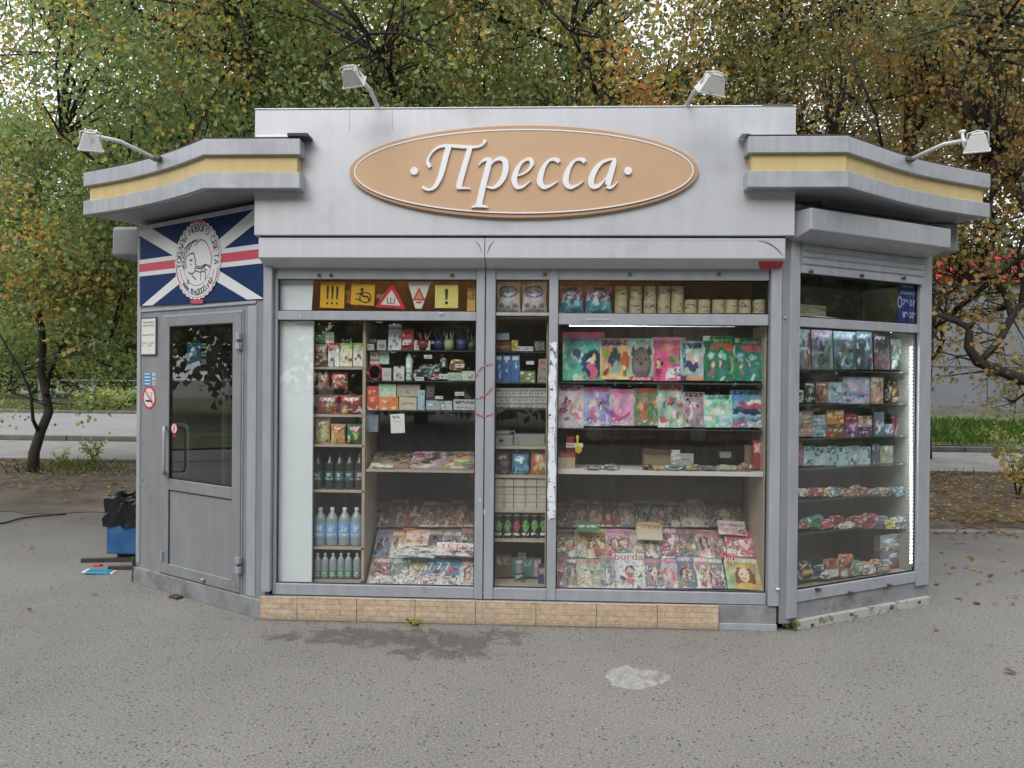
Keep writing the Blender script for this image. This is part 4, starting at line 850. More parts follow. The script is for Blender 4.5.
def bag(fr, r, off, art, name, label, cat, group=None, fat=.035, crimp=True, seed=0):
    x0, x1, z0, z1 = place(fr, *r, off); w_, h = x1 - x0, z1 - z0; X = fr @ Matrix.Translation(((x0 + x1) / 2, off + fat, z0)); rs = np.random.RandomState(seed)
    H, W = art.a.shape[:2]; b = MB(); bump_ = rs.normal(0, .0022, (H, W))
    def sh(u, v, i=None, j=None):
        f = (max(0, math.sin(math.pi * u)) ** .5) * (max(0, math.sin(math.pi * min(max((v - .04) / .92, 0), 1))) ** .45); pinch = 1 - .06 * math.sin(math.pi * v)
        return (u - .5) * w_ * pinch, f * fat
    vs = []; cc = []
    for i in range(H):
        for j in range(W):
            u, v = j / (W - 1), 1 - i / (H - 1); x, d = sh(u, v); vs.append((x, -d + bump_[i, j] * (d > .004) + .0015 * math.sin(26 * u) * (v > .93 or v < .05), v * h)); cc.append(tuple(art.a[i, j]))
    k = len(vs)
    for i in range(H):
        for j in range(W):
            u, v = j / (W - 1), 1 - i / (H - 1); x, d = sh(u, v); vs.append((x, d * .8 + .0005, v * h)); cc.append(tuple(art.a[i, 0]))
    fs = [((i + 1) * W + j, (i + 1) * W + j + 1, i * W + j + 1, i * W + j) for i in range(H - 1) for j in range(W - 1)]
    fs += [(k + i * W + j, k + i * W + j + 1, k + (i + 1) * W + j + 1, k + (i + 1) * W + j) for i in range(H - 1) for j in range(W - 1)]
    b.add(vs, fs, M_INKG, cols=cc, smooth=True)
    return tag(b.build(name, mw=X), label, cat, group)
M_PET = mat('clear_plastic', (.55, .62, .62), .08, spec=.6); M_PET = glass_mat('clear_bottle_plastic', tint=(.86, .92, .93), rough=.05, boost=2.2)
M_DPET = mat('dark_drink', (.022, .034, .028), .12, spec=.7); M_WATER = mat('pale_water', (.30, .36, .37), .15, spec=.6)
def bottle(fr, cxp, py0, py1, off, wpx, body, labelc, capc, label, group, shape='slim', lab=(.30, .55), name='bottle', mark='e8e8e8'):
    x, z0 = P(fr, cxp, py1, off); _, z1 = P(fr, cxp, py0, off); x2, _ = P(fr, cxp + wpx / 2, py1, off); h = z1 - z0; r = abs(x2 - x); k = 18
    t = thing(name, label, 'bottle', fr @ Matrix.Translation((x, off + r, z0)), group)
    prof = [(r * .80, 0), (r * .97, .012), (r, h * .06), (r, h * lab[0]), (r * .98, h * .5), (r, h * .66), (r * .90, h * .74), (r * .62, h * .82), (r * .36, h * .87), (r * .33, h * .93)]
    b = MB(); b.lathe(prof, body, k=k); b.build('body', t)
    b = MB(); b.cur = tuple(n3(labelc)); n = 12; H = 8
    def pos(u, v): a = -math.pi / 2 + (u - .5) * math.pi * 1.9; return ((r + .0012) * math.cos(a), (r + .0012) * math.sin(a), h * (lab[0] + (lab[1] - lab[0]) * v))
    A = Art(44, 14, labelc, seed=int(cxp)); A.words(.36, .15, .64, .30, mark, .45); A.words(.42, .45, .60, .8, mark, .5); b.grid(A.a, pos, M_INK); b.build('label', t)
    b = MB(); b.cur = tuple(n3(capc)); b.lathe([(r * .34, 0), (r * .36, h * .01), (r * .36, h * .065), (r * .30, h * .075)], M_INK, (0, 0, h * .915), k=12); b.build('cap', t)
    return t
def can(fr, cxp, py0, py1, off, wpx, art, label, group, name='can', cat='can'):
    x, z0 = P(fr, cxp, py1, off); _, z1 = P(fr, cxp, py0, off); x2, _ = P(fr, cxp + wpx / 2, py1, off); h = z1 - z0; r = abs(x2 - x)
    b = MB(); b.grid(art.a, lambda u, v: (r * math.cos(-math.pi / 2 + (u - .5) * 6.28), r * math.sin(-math.pi / 2 + (u - .5) * 6.28), h * (.05 + .88 * v)), M_INKG)
    b.cur = (.5, .5, .5); b.lathe([(r * .82, 0), (r * .98, h * .05)], M_INK, k=16); b.lathe([(r * .98, h * .93), (r * .82, h * .985), (r * .78, h), (r * .72, h * .985)], M_INK, k=16)
    return tag(b.build(name, mw=fr @ Matrix.Translation((x, off + r, z0))), label, cat, group)
def T(s, x0, y0, x1, y1, c): return (s, x0, y0, x1, y1, c)

# ---------------------------------------------------------------- first window, top: road sign stickers
M_SY = mat('sticker_yellow', (.72, .40, .02), .45); M_SYP = mat('sticker_pale_yellow', (.74, .66, .20), .45); M_SB = mat('sticker_black', (.02, .02, .02), .5); M_SR = mat('sticker_red_vivid', (.58, .03, .04), .45); M_SW = mat('sticker_white', (.72, .70, .66), .5); M_PLATE = mat('clear_holder', (.60, .40, .20), .4)
def plate(fr, r, off, m_, name, label, build, rot=0.0, cat='sign', poly=None, group='road sign plates in the upper left pane'):
    x0, x1, z0, z1 = place(fr, *r, off); w_, h = x1 - x0, z1 - z0; X = fr @ Matrix.Translation(((x0 + x1) / 2, off, z0)) @ Matrix.Rotation(rot, 4, 'Y')
    b = MB(); q = poly or [(-.5, 0), (.5, 0), (.5, 1), (-.5, 1)]; b.prism_xz([(a * w_, c * h) for a, c in q], -.002, .002, m_)
    build(b, w_, h); return tag(b.build(name, mw=X), label, cat, group)
ZF_ = .045
def g_excl3(b, w_, h):
    for k in (-1, 0, 1): ribbon(b, [(k * w_ * .2, h * .84), (k * w_ * .2, h * .34)], [w_ * .11, w_ * .06], flat(-.0032), None, M_SB, n=2); disc(b, k * w_ * .2, h * .18, w_ * .04, h * .05, flat(-.0032), M_SB, k=12)
plate(FF, (320, 282, 344, 308), ZF_, M_SY, 'warning_plate', 'yellow square plate with three black exclamation marks', g_excl3, rot=.03)
def g_wheel(b, w_, h):
    ribbon(b, [(w_ * .12 + w_ * .24 * math.cos(t), h * .36 + h * .24 * math.sin(t)) for t in [i * .785 for i in range(8)]], w_ * .05, flat(-.0032), None, M_SB, closed=True, n=3)
    disc(b, -w_ * .04, h * .74, w_ * .07, h * .07, flat(-.0032), M_SB, k=12); ribbon(b, [(-w_ * .04, h * .68), (0, h * .42), (w_ * .22, h * .40), (w_ * .30, h * .2)], w_ * .08, flat(-.0034), None, M_SB, n=2); ribbon(b, [(-w_ * .3, h * .5), (-w_ * .02, h * .56)], w_ * .05, flat(-.0036), None, M_SB, n=2); ribbon(b, [(-w_ * .28, h * .28), (-w_ * .04, h * .2)], w_ * .05, flat(-.0036), None, M_SB, n=2)
plate(FF, (350.5, 284, 374, 305), ZF_, M_SY, 'warning_plate', 'yellow square plate with a black wheelchair figure', g_wheel, rot=.05)
def g_tri(b, w_, h):
    b.add([(-w_ * .33, -.0028, h * .12), (w_ * .33, -.0028, h * .12), (0, -.0028, h * .76)], [(0, 1, 2)], M_SW); put_text(b, 'Ш', flat(-.0036), M_SB, -w_ * .13, w_ * .13, h * .18, h * .42)
plate(FF, (375.5, 284, 405.5, 308), ZF_, M_SR, 'warning_plate', 'red and white triangle plate with the black letter Ш', g_tri, rot=.06, poly=[(-.5, 0), (.5, 0), (.03, 1), (-.03, 1)])
def g_pen(b, w_, h):
    b.add([(-w_ * .28, -.0028, h * .30), (w_ * .28, -.0028, h * .30), (0, -.0028, h * .80)], [(0, 1, 2)], M_SR); b.add([(-w_ * .17, -.0032, h * .36), (w_ * .17, -.0032, h * .36), (0, -.0032, h * .66)], [(0, 1, 2)], mat('faded_orange', (.55, .32, .2), .5)); ribbon(b, [(-w_ * .12, h * .22), (w_ * .12, h * .24)], h * .06, flat(-.0032), None, M_SR, n=2)
plate(FF, (407.5, 282, 430.5, 308.5), ZF_, M_SW, 'pennant', 'white pennant narrowing downwards with a small red triangle', g_pen, poly=[(-.16, 0), (.12, 0), (.5, 1), (-.5, 1)])
def g_ex(b, w_, h): ribbon(b, [(0, h * .82), (0, h * .36)], [w_ * .16, w_ * .08], flat(-.0032), None, M_SB, n=3); disc(b, 0, h * .22, w_ * .07, h * .07, flat(-.0032), M_SB, k=14)
plate(FF, (435, 285, 458, 308), ZF_, M_SYP, 'warning_plate', 'pale yellow square plate with one black exclamation mark', g_ex)
def small_box(r, off, base, label, cat='box', seed=1, deco=None, th=.06, name='box', fr=FF, lean=0, text=None, group=None, res=(14, 14)):
    A = Art(res[0], res[1], base, seed)
    if deco: deco(A)
    A.grain(.06); return printed_box(fr, r, off, A, name, label, cat, th, group, lean, text)
small_box((467, 288, 475, 311), .10, 'c8a030', 'yellow packet behind the glass beside the pale yellow exclamation plate', 'packet', 2, lambda A: A.words(0, .5, 1, .9, '705020', .4), name='packet')
small_box((345.5, 291, 350, 303), .08, 'b07018', 'narrow brown card between the two orange yellow plates', 'card', 3, lambda A: A.words(0, .2, 1, .8, '201008', .5), th=.004, name='card')
small_box((376, 293, 384, 300), .10, '705040', 'small brown card with pale lettering behind the red triangle plate', 'card', 4, lambda A: A.words(0, .2, 1, .8, 'c8b0a0', .5), th=.004, name='card')

# ---------------------------------------------------------------- first window, left shelf unit
so_ = S1 + .02
small_box((314, 332, 334, 343), so_ + .02, '2c7a48', 'green and white carton lying on top of the upright packs', 'carton', 5, lambda A: (A.rect(.55, 0, 1, 1, 'c8ccb0'), A.words(.05, .3, .5, .7, 'a0c8a0', .5), A.words(.6, .2, .95, .6, '708060', .4)), th=.10, name='carton')
for i, (x0, x1, y0, c, dc, lb) in enumerate(((315, 326.5, 344, '806a48', '5a3a22', 'brown tea carton leftmost on the top shelf'), (328, 339.5, 343, 'a01828', 'd8c0b8', 'red and white tea carton on the top shelf'), (340, 352, 343, '7aa828', 'c8cca8', 'pale carton with light green top beside the red one'), (353, 364, 343, '78a030', 'd0d0b0', 'pale carton with light green top against the partition'))):
    def d(A, c=c, dc=dc): A.rect(0, 0, 1, .64, dc); A.blobs(5, ['403028', '705040', '6a8a40', 'e8e0d0'], .2, .1, .8, .5, .05, .14); A.words(.1, .72, .9, .88, 'e8e0d8', .5)
    small_box((x0, y0, x1, 366.5), so_, c, lb, 'carton', 10 + i, d, th=.07, name='tea_carton', res=(16, 26))
for i, (x0, x1, y0, y1, c, lb) in enumerate(((314.5, 329, 373, 390, '8a2420', 'small dark red snack bag on the left of the second shelf'), (330, 347, 372, 389, '9a2838', 'small crimson snack bag beside the dark red one'), (315, 338, 395, 414, '7a1c24', 'wide crimson noodle bowl pack below the small bags'), (338.5, 362.5, 395, 414, '86202a', 'wide crimson and green noodle pack by the partition'))):
    A = Art(22, 18, c, 20 + i); A.blobs(9, ['d8c898', 'c89860', '4a7a30', 'e8e0d0', 'b84830', '803020'], .12, .05, .88, .55, .06, .16); A.words(.15, .66, .85, .84, 'f0e0d8', .6); A.grain()
    bag(FF, (x0, y0, x1, y1), so_, A, 'snack_bag', lb, 'snack bag', None, .03, seed=i)
for i, (x0, x1, y0, c, cs, lb) in enumerate(((313.5, 329, 418, 'a8a878', ['7a3020', 'd8c8a0', '607048', 'c8b070'], 'pale green and beige snack bag on the crisp shelf'), (329.5, 344.5, 424, 'c88c38', ['d8a858', 'c06828', 'e8c880'], 'golden crisps bag with an oval red logo'), (345.5, 362.5, 424, '2a6a48', ['80b060', 'c8a850', '1a4a38', 'd8d0a0'], 'dark green crisps bag with an oval red logo'))):
    A = Art(20, 24, c, 30 + i); A.blobs(10, cs, .1, .05, .9, .6, .07, .16); A.ell(.5, .78, .36, .12, 'a02c38'); A.words(.25, .73, .75, .83, 'f0e8e0', .6); A.grain(); bag(FF, (x0, y0, x1, 444.5), so_, A, 'snack_bag', lb, 'snack bag', None, .03, seed=10 + i)
GB = 'dark soft drink bottles on the shelf below the crisps'
for i, x in enumerate((316.5, 328.5, 338.5, 348.5, 358.5)):
    bottle(FF, x, 454, 490, so_, 9.6, M_DPET, '1f4a52' if i < 4 else '5a3038', '102018' if i < 4 else '901818', f'dark soft drink bottle, {nth(i, 5)} on its shelf, ' + ('teal label' if i < 4 else 'dark label with red cap'), GB, lab=(.26, .52), mark='b8c8c8')
GW = 'large water bottles with blue labels'
for i, x in enumerate((318.5, 330.5, 343, 355)):
    bottle(FF, x, 508, 547, so_, 12, M_WATER, '5f94c0', 'b8c4cc', f'large clear water bottle with a light blue label, {nth(i, 4)} in its row', GW, lab=(.24, .62), mark='dfe8f0')
GS = 'small white capped water bottles on the bottom shelf'
for i, x in enumerate((316.5, 324, 332, 340, 347.5, 356)):
    bottle(FF, x, 553.5, 580, so_, 7.6, M_WATER, '4a8068', 'e0e4e4', f'small bottle with white cap and green label, {nth(i, 6)} on the bottom shelf', GS, lab=(.12, .34), mark='c8dcd0')

# ---------------------------------------------------------------- first window, right rack
so2 = .125
def dots(cols): return lambda A: A.blobs(8, cols, .1, .1, .9, .9, .05, .15)
small_box((366.5, 335, 377, 350), so2 + .08, '23272c', 'dark packet with a white tag on the top glass shelf by the partition', 'packet', 41, lambda A: A.rect(.3, .5, .9, .75, 'c8c8c0'), name='packet')
small_box((367, 344, 374, 350), so2, 'a8a8a8', 'small grey white carton by the partition on the top glass shelf', 'carton', 42, lambda A: A.words(.1, .2, .9, .8, '505058', .3), name='carton', th=.04)
small_box((377, 340, 386, 350), so2, '9a9ea0', 'small pale carton beside the tall blister card', 'carton', 43, lambda A: A.words(.1, .2, .9, .6, '505860', .4), name='carton', th=.04)
small_box((388, 324, 401, 350), so2 + .01, 'b8c4cc', 'tall pale blue and white blister card on the top glass shelf', 'blister card', 44, lambda A: (A.rect(0, .80, 1, .92, '3a7aa8'), A.blobs(7, ['5a6068', 'e0e4e8', '80a0b8'], .1, .05, .9, .6, .06, .16)), th=.008, name='blister_card', lean=.12)
small_box((401.5, 329, 413.5, 350), so2, '9a1626', 'red tub of small goods with a white label on the top glass shelf', 'tub', 45, lambda A: (A.rect(.1, .35, .8, .5, 'd8d0d0'), A.words(0, .6, 1, .95, 'd04050', .4), A.words(0, .0, 1, .3, '601018', .4)), name='tub', th=.05)
def pen_cup(r, off, cup, pens, label, seed):
    x0, x1, z0, z1 = place(FF, *r, off); w_, h = x1 - x0, z1 - z0; t = thing('pen_cup', label, 'pen cup', Matrix.Translation(((x0 + x1) / 2, off + .03, z0))); rg = random.Random(seed)
    b = MB(); b.cur = tuple(n3(cup)); b.lathe([(w_ * .42, 0), (w_ * .48, h * .5), (w_ * .46, h * .5), (w_ * .40, .005)], M_INKG, k=14); b.build('cup', t)
    for i, c in enumerate(pens):
        b = MB(); b.cur = tuple(n3(c)); a = rg.uniform(0, 6.28); p0 = Vector((w_ * .2 * math.cos(a), w_ * .2 * math.sin(a), .01)); p1 = Vector((w_ * (i / (len(pens) - 1) - .5) * .95, -rg.uniform(0, .02), h * rg.uniform(.85, 1.0))); b.tube([p0, p0 * .3 + p1 * .7, p1], [.004, .004, .002], M_INKG, k=6); b.build('pen', t)
pen_cup((415, 330, 431, 350), so2, '6a1820', ['c83040', 'e8d8d8', 'b02838', 'e0c0c0', 'a82030', 'd0b8b8'], 'dark red cup of red and white pens', 1)
small_box((414, 340, 430, 350), so2 - .01, 'a8a4a4', 'white box with tiny print in front of the red pens', 'box', 46, lambda A: A.words(.1, .2, .9, .8, '605058', .45), th=.02, lean=.1)
pen_cup((433, 328, 444, 350), so2, '1c2c5a', ['2848a0', '203880', '3050b0'], 'dark blue cup of pens on the top glass shelf', 2); pen_cup((443, 329, 454, 350), so2, '8aa070', ['d8e0a0', 'c8d080', 'e8e8c0', 'a0b860'], 'pale green cup of cream pens', 3); pen_cup((455, 328, 467, 350), so2, '30406a', ['206080', '3878a0', '185868', '284888', '20707a'], 'slate blue cup of teal pens', 4); pen_cup((467, 334, 475, 350), so2, '505848', ['50786a', '90a8a0', '607870'], 'small grey green cup by the window post', 5)
small_box((370, 352, 379, 364.5), so2 + .02, 'b0a8a8', 'white card with a red line hanging below the top glass shelf', 'card', 47, lambda A: (A.rect(0, .3, 1, .42, '9a2838'), A.words(.1, .55, .9, .9, '404050', .4)), th=.004, name='card'); small_box((379.5, 351.5, 389, 364), so2 + .02, '9ac0ae', 'pale mint card hanging below the top glass shelf', 'card', 48, lambda A: A.words(.2, .3, .8, .7, '608878', .3), th=.004, name='card')
# coiled crimson cord
x, z = P(FF, 374.5, 372.5, so2); b = MB()
for k in range(3): b.tube([(x + (.045 + .004 * k) * math.cos(t), so2 + .012 + .008 * k, z + (.050 + .003 * k) * math.sin(t)) for t in [i * 2 * math.pi / 24 for i in range(24)]], .0055, mat('crimson_cord', (.32, .02, .05), .4), k=6, closed=True)
tag(b.build('cord'), 'coil of crimson cord hanging by the partition', 'cord')
small_box((382, 368, 391, 380.5), so2, 'a8a4a8', 'small white carton with pink print right of the crimson coil', 'carton', 49, lambda A: A.words(.1, .3, .9, .7, 'a07080', .4), name='carton', th=.04); small_box((393.5, 366.5, 404, 380.5), so2, 'b4b0b0', 'white carton with grey print left of the spray can', 'carton', 50, lambda A: (A.words(.2, .1, .8, .5, '606068', .5), A.rect(.4, .9, .7, 1, '802028')), name='carton', th=.04)
A = Art(14, 18, 'b8c8cc', 51); A.words(.3, .1, .7, .35, '405868', .5); A.rect(0, .45, 1, .48, '90a8b0'); t_ = can(FF, 408.5, 356, 380.5, so2, 6.6, A, 'white spray can with a pale cap in the middle of the rack', None, 'spray_can', 'spray can')
x, z = P(FF, 408.5, 356.5, so2); b = MB(); b.cur = tuple(n3('c8d0d0')); b.lathe([(.014, -.006), (.014, .010), (.009, .022), (.004, .024)], M_INKG, (x, so2 + .022, z), k=12); o = b.build('cap', t_); o.matrix_parent_inverse = t_.matrix_world.inverted()
rg = random.Random(8)
lump_specs = [((414, 369, 424, 380), '1e3238', 'dark teal wrapped trinket'), ((420, 365, 434, 378), '28403f', 'dark green wrapped trinket'), ((428, 371, 442, 380), '6a3040', 'dull pink wrapped trinket'), ((433, 364, 441, 373), '202c34', 'nearly black wrapped trinket'), ((441, 357, 448, 368), '1a3438', 'small dark bottle shaped trinket'), ((450, 360, 464, 371), '7a5018', 'amber brown wrapped trinket')]
def lump(fr, r, off, c, label, cat, name, seed, group=None, c2=None):
    """a crumpled flat wrapped packet, boxy and creased"""
    x0, x1, z0, z1 = place(fr, *r, off); w_, h = x1 - x0, z1 - z0; rs = np.random.RandomState(seed); b = MB(); n, m_ = 22, 12; vs = []; cc = []; c = n3(c); pal_ = [c, c, c * .55, c * 1.5, np.array([.62, .60, .56]), np.array([.05, .05, .06]), np.array(n3(['b89030', '2f6a8c', 'a03040', '3f7a48', 'd0c8b8'][seed % 5]))]
    an = rs.uniform(-.5, .5); hh = h * rs.uniform(.72, 1.0); ph = rs.uniform(0, 6, 4)
    for i in range(m_ + 1):
        for j in range(n):
            a = 2 * math.pi * j / n; p = math.pi * i / m_; sg_ = lambda v, e: math.copysign(abs(v) ** e, v)
            q = 1 + .10 * math.sin(5 * a + ph[0] + 3 * p) + rs.normal(0, .05); x = w_ * .54 * sg_(math.sin(p), .5) * sg_(math.cos(a), .6) * q; y = .030 * sg_(math.sin(p), .5) * sg_(math.sin(a), .6) * q; z = hh / 2 - hh / 2 * sg_(math.cos(p), .6) + (rs.normal(0, .04 * hh) if 0 < i < m_ else 0)
            z += .12 * hh * math.sin(a * 2 + ph[1]) * (i / m_); vs.append((x * math.cos(an * .5) - z * .25 * math.sin(an), y, max(0, z))); k_ = int(3 * math.sin(3 * a + ph[2]) + 3 * math.sin(2.5 * p + ph[3]) + rs.uniform(0, 2)) % 7; cc.append(tuple(np.clip(pal_[k_] * rs.uniform(.8, 1.2), 0, .8)))
    b.add(vs, [(i * n + j, i * n + (j + 1) % n, (i + 1) * n + (j + 1) % n, (i + 1) * n + j) for i in range(m_) for j in range(n)], M_INKG, cols=cc)
    X = fr @ Matrix.Translation(((x0 + x1) / 2, off, z0)); return tag(b.build(name, mw=X), label, cat, group)
for i, (r, c, lb) in enumerate(lump_specs): lump(FF, r, so2 + .03, c, lb + ' on the middle glass shelf of the rack', 'trinket', 'trinket', i)
for i, (r, lb) in enumerate((((415, 377, 424, 380.5), 'price tag below the dark teal trinket'), ((424, 355, 432, 358.5), 'price tag high on the rack right of the spray can'), ((439, 374, 448, 379), 'price tag below the pink trinket'), ((455, 364, 464, 367.5), 'price tag on the amber brown trinket'), ((455, 392, 464, 395.5), 'price tag at the middle of the lower glass shelf'), ((435, 396, 443, 399), 'price tag under the dark grey card'), ((402, 342, 409, 345), 'price tag on the red tub'))): small_box(r, so2 - .018, 'b8bcb8', 'white ' + lb, 'price tag', 60 + i, lambda A: A.words(.1, .3, .9, .7, '505050', .5), th=.002, name='price_tag', res=(10, 6))
small_box((448, 372.5, 461, 380.5), so2, '9aa89a', 'white green carton on the middle glass shelf', 'carton', 71, lambda A: A.words(.1, .3, .9, .7, '607060', .3), name='carton', th=.05); small_box((461.5, 371, 475, 380.5), so2, 'b0b4a8', 'pale carton with green and brown spots by the window post', 'carton', 72, dots(['608048', '806048', 'd8d8d0']), name='carton', th=.05)
small_box((367, 386, 378, 410), so2, 'b83c1c', 'tall orange red carton by the partition', 'carton', 73, lambda A: (A.words(.15, .7, .85, .82, 'e8b8a0', .5), A.ell(.5, .45, .25, .12, 'e08868'), A.rect(.05, .0, .95, .1, 'c8b8b0')), name='carton', th=.05, res=(14, 24)); small_box((378.5, 384, 396, 397), so2 + .01, 'a0c0a0', 'mint green carton on top of the orange one', 'carton', 74, lambda A: A.blobs(6, ['d88848', '60a080', 'e8e8d8'], .2, .1, .8, .9), name='carton', th=.05); small_box((378.5, 397.3, 398, 410), so2, 'd07020', 'orange carton with pale circles below the mint green one', 'carton', 75, lambda A: A.blobs(6, ['e8b070', 'f0d8b0', 'c05018'], .1, .1, .9, .9), name='carton', th=.05)
small_box((397, 384.5, 420, 396.5), so2 + .015, '9c9484', 'beige box stacked on another beige box', 'box', 76, lambda A: A.words(.1, .3, .7, .6, '706858', .3), th=.07); small_box((399, 397.3, 416.5, 410), so2, 'b0a890', 'beige box on the lower glass shelf below another beige box', 'box', 77, lambda A: A.words(.2, .4, .8, .6, '80785f', .5), th=.07)
small_box((417.5, 390, 424.5, 410), so2, '88a8b0', 'pale blue packet right of the two beige boxes', 'packet', 78, lambda A: A.blobs(4, ['d8e0e0', '507888'], .1, .1, .9, .9), name='packet', th=.03); small_box((425.5, 384, 434.5, 400), so2 + .02, '3c3440', 'dark grey card with faint print on the rack', 'card', 79, lambda A: A.words(.1, .2, .9, .8, '807888', .3), name='card', th=.01); small_box((426, 400.5, 440, 410), so2, '8c98a0', 'grey white packet on the lower glass shelf', 'packet', 80, dots(['50606c', 'd0d4d8']), name='packet', th=.03); small_box((440.5, 401, 452, 410), so2, 'a0aab0', 'pale packet left of the long printed box', 'packet', 81, dots(['606c78', 'd0d4d8']), name='packet', th=.03)
small_box((453.5, 399.5, 475, 410), so2 - .005, 'a8a8a8', 'long white box with two lines of print by the window post', 'box', 82, lambda A: (A.words(.05, .6, .95, .85, '303038', .6), A.words(.05, .15, .8, .35, '505058', .5)), th=.05, res=(26, 12))
x0, x1, z0, z1 = place(FF, 391, 414, 405, 433, .05); b = MB(); A = Art(12, 16, 'c4c6c4', 83); A.words(.15, .8, .7, .88, '803840', .6); A.words(.2, .5, .8, .6, '8890a0', .3); b.grid(A.a, lambda u, v: ((u - .5) * (x1 - x0), 0, v * (z1 - z0)), M_INK); b.cur = (.6, .6, .6); b.box(-(x1 - x0) / 2, (x1 - x0) / 2, .0004, .0014, 0, z1 - z0, M_INK)
tag(b.build('paper_note', mw=Matrix.Translation(((x0 + x1) / 2, .05, z0)) @ Matrix.Rotation(-.05, 4, 'Y')), 'white paper note taped inside the glass of the left window', 'note')
# papers lying on the wooden shelf
for i, (r, c, cs, lb) in enumerate((((368, 441, 412, 469), '8a7458', ['6a3828', 'a89060', '403c30', '3c443c'], 'brownish magazine lying flat at the partition end of the wooden shelf'), ((408, 444, 445, 469), 'a88890', ['e0d8d0', '803848', '403820', 'c0a0a8'], 'pinkish magazine lying flat in the middle of the wooden shelf'), ((440, 441, 475, 469), '9a8868', ['c09050', '607078', 'd8c8a0', '803828'], 'golden brown magazine lying flat by the window post'))):
    A = Art(26, 22, c, 90 + i); A.blobs(14, cs, 0, 0, 1, 1, .05, .2); A.words(.1, .05, .6, .2, 'd0ccc0', .5); A.words(.1, .7, .9, .85, '5a2c24', .4); A.grain()
    magazine(FF, r, .10 + .004 * i, A, lb, None, tilt=R_(72), h=.29)
small_box((371, 463, 380, 466), .085, 'b8bcb8', 'price tag at the left end of the wooden shelf', 'price tag', 95, None, th=.002, name='price_tag', res=(6, 4)); small_box((385, 465, 393, 468), .085, 'b8bcb8', 'price tag next to another one on the wooden shelf', 'price tag', 96, None, th=.002, name='price_tag', res=(6, 4))
small_box((366, 414, 378, 432), .14, '6a7484', 'grey blue plastic bag hanging at the partition', 'bag', 97, None, name='bag', th=.03)

# ---------------------------------------------------------------- magazines on the stepped racks
def mag_art(kind, base, tcol, seed, W=28, H=36, cols=None):
    A = Art(W, H, base, seed); r = A.r
    cols = cols or ['d8b090', '903040', '405060', 'e0d8c8', '607840', 'c08040', '302820']
    if kind == 'face': A.face(r.uniform(.45, .6), .50, .17, hair=r.choice(['2a1a12', '5a3820', '8a6030']))
    elif kind == 'woman': A.figure(.5, .05, .62, dress=r.choice(['b8a890', '606870', 'a04858'])); A.blobs(4, cols, 0, 0, 1, .3, .05, .1)
    elif kind == 'couple': A.face(.34, .48, .13); A.face(.68, .52, .13, hair='6a4020')
    elif kind == 'cross':
        m = (A.y < .42); q = ((np.arange(A.W)[None, :] + np.arange(A.H)[:, None]) % 2 == 0) & (A.n.rand(A.H, A.W) < .6); A.a[m] = n3('c8ccc0'); A.a[m & q] = n3('40484c'); A.blobs(6, cols, .1, .45, .9, .75, .06, .14)
    elif kind == 'food': A.blobs(16, ['c87830', 'd8b060', '903020', '708030', 'e8d8b0'], .05, .05, .95, .72, .07, .17)
    elif kind == 'flowers': A.blobs(18, ['d06080', 'e8a0b0', 'a03050', '608048', 'e8d0d0'], .05, .05, .95, .72, .05, .12)
    else: A.blobs(14, cols, .05, .05, .95, .72, .05, .18)
    A.rect(0, .80, 1, 1, base); A.words(.06, .83, .94, .96, tcol, .72); A.words(.62, .35, .96, .7, r.choice(['e8e0d0', tcol, '303030']), .35, 4); A.words(.04, .1, .4, .3, tcol, .3, 3); A.rect(0, 0, 1, .05, r.choice([base, tcol, 'c8c0b0']))
    A.words(.05, .06, .95, .76, A.r.choice(cols), .10); A.words(.05, .06, .95, .76, A.r.choice(['e8e4dc', tcol]), .08); A.grain(.16); g_ = A.a.mean(2, keepdims=True); A.a = (A.a * .80 + g_ * .20) * .92 + np.array([.060, .044, .044]); return A
KN = {'face': 'a face', 'woman': 'a woman', 'couple': 'two faces', 'cross': 'crosswords', 'food': 'food', 'flowers': 'flowers', 'mix': 'small pictures'}
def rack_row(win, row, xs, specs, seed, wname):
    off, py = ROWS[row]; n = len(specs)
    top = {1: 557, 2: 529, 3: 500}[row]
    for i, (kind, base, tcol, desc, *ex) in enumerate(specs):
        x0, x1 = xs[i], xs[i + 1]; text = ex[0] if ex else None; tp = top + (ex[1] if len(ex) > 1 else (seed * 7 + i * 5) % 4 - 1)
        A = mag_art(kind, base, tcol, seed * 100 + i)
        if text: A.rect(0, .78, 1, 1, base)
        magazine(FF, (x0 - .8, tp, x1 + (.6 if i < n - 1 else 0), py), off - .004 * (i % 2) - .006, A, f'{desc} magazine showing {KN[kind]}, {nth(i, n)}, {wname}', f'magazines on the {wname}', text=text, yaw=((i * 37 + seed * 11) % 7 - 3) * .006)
GL = {1: 'left rack front step', 2: 'left rack middle step', 3: 'left rack top step'}; GRK = {1: 'right rack front step', 2: 'right rack middle step', 3: 'right rack top step'}
rack_row(1, 3, [373, 388, 404, 420, 436, 450, 463, 475], [('mix', '7a6050', 'a05058', 'dim brown'), ('face', '8a7058', 'c0a080', 'dim tan'), ('mix', '705848', '903838', 'dull reddish brown'), ('woman', '7c7068', 'd0c8b8', 'dim grey'), ('mix', '806050', 'b07048', 'dim rust'), ('food', '7a5c4c', 'c0b0a0', 'dull brown'), ('mix', '745448', 'a04040', 'dark reddish')], 1, GL[3])
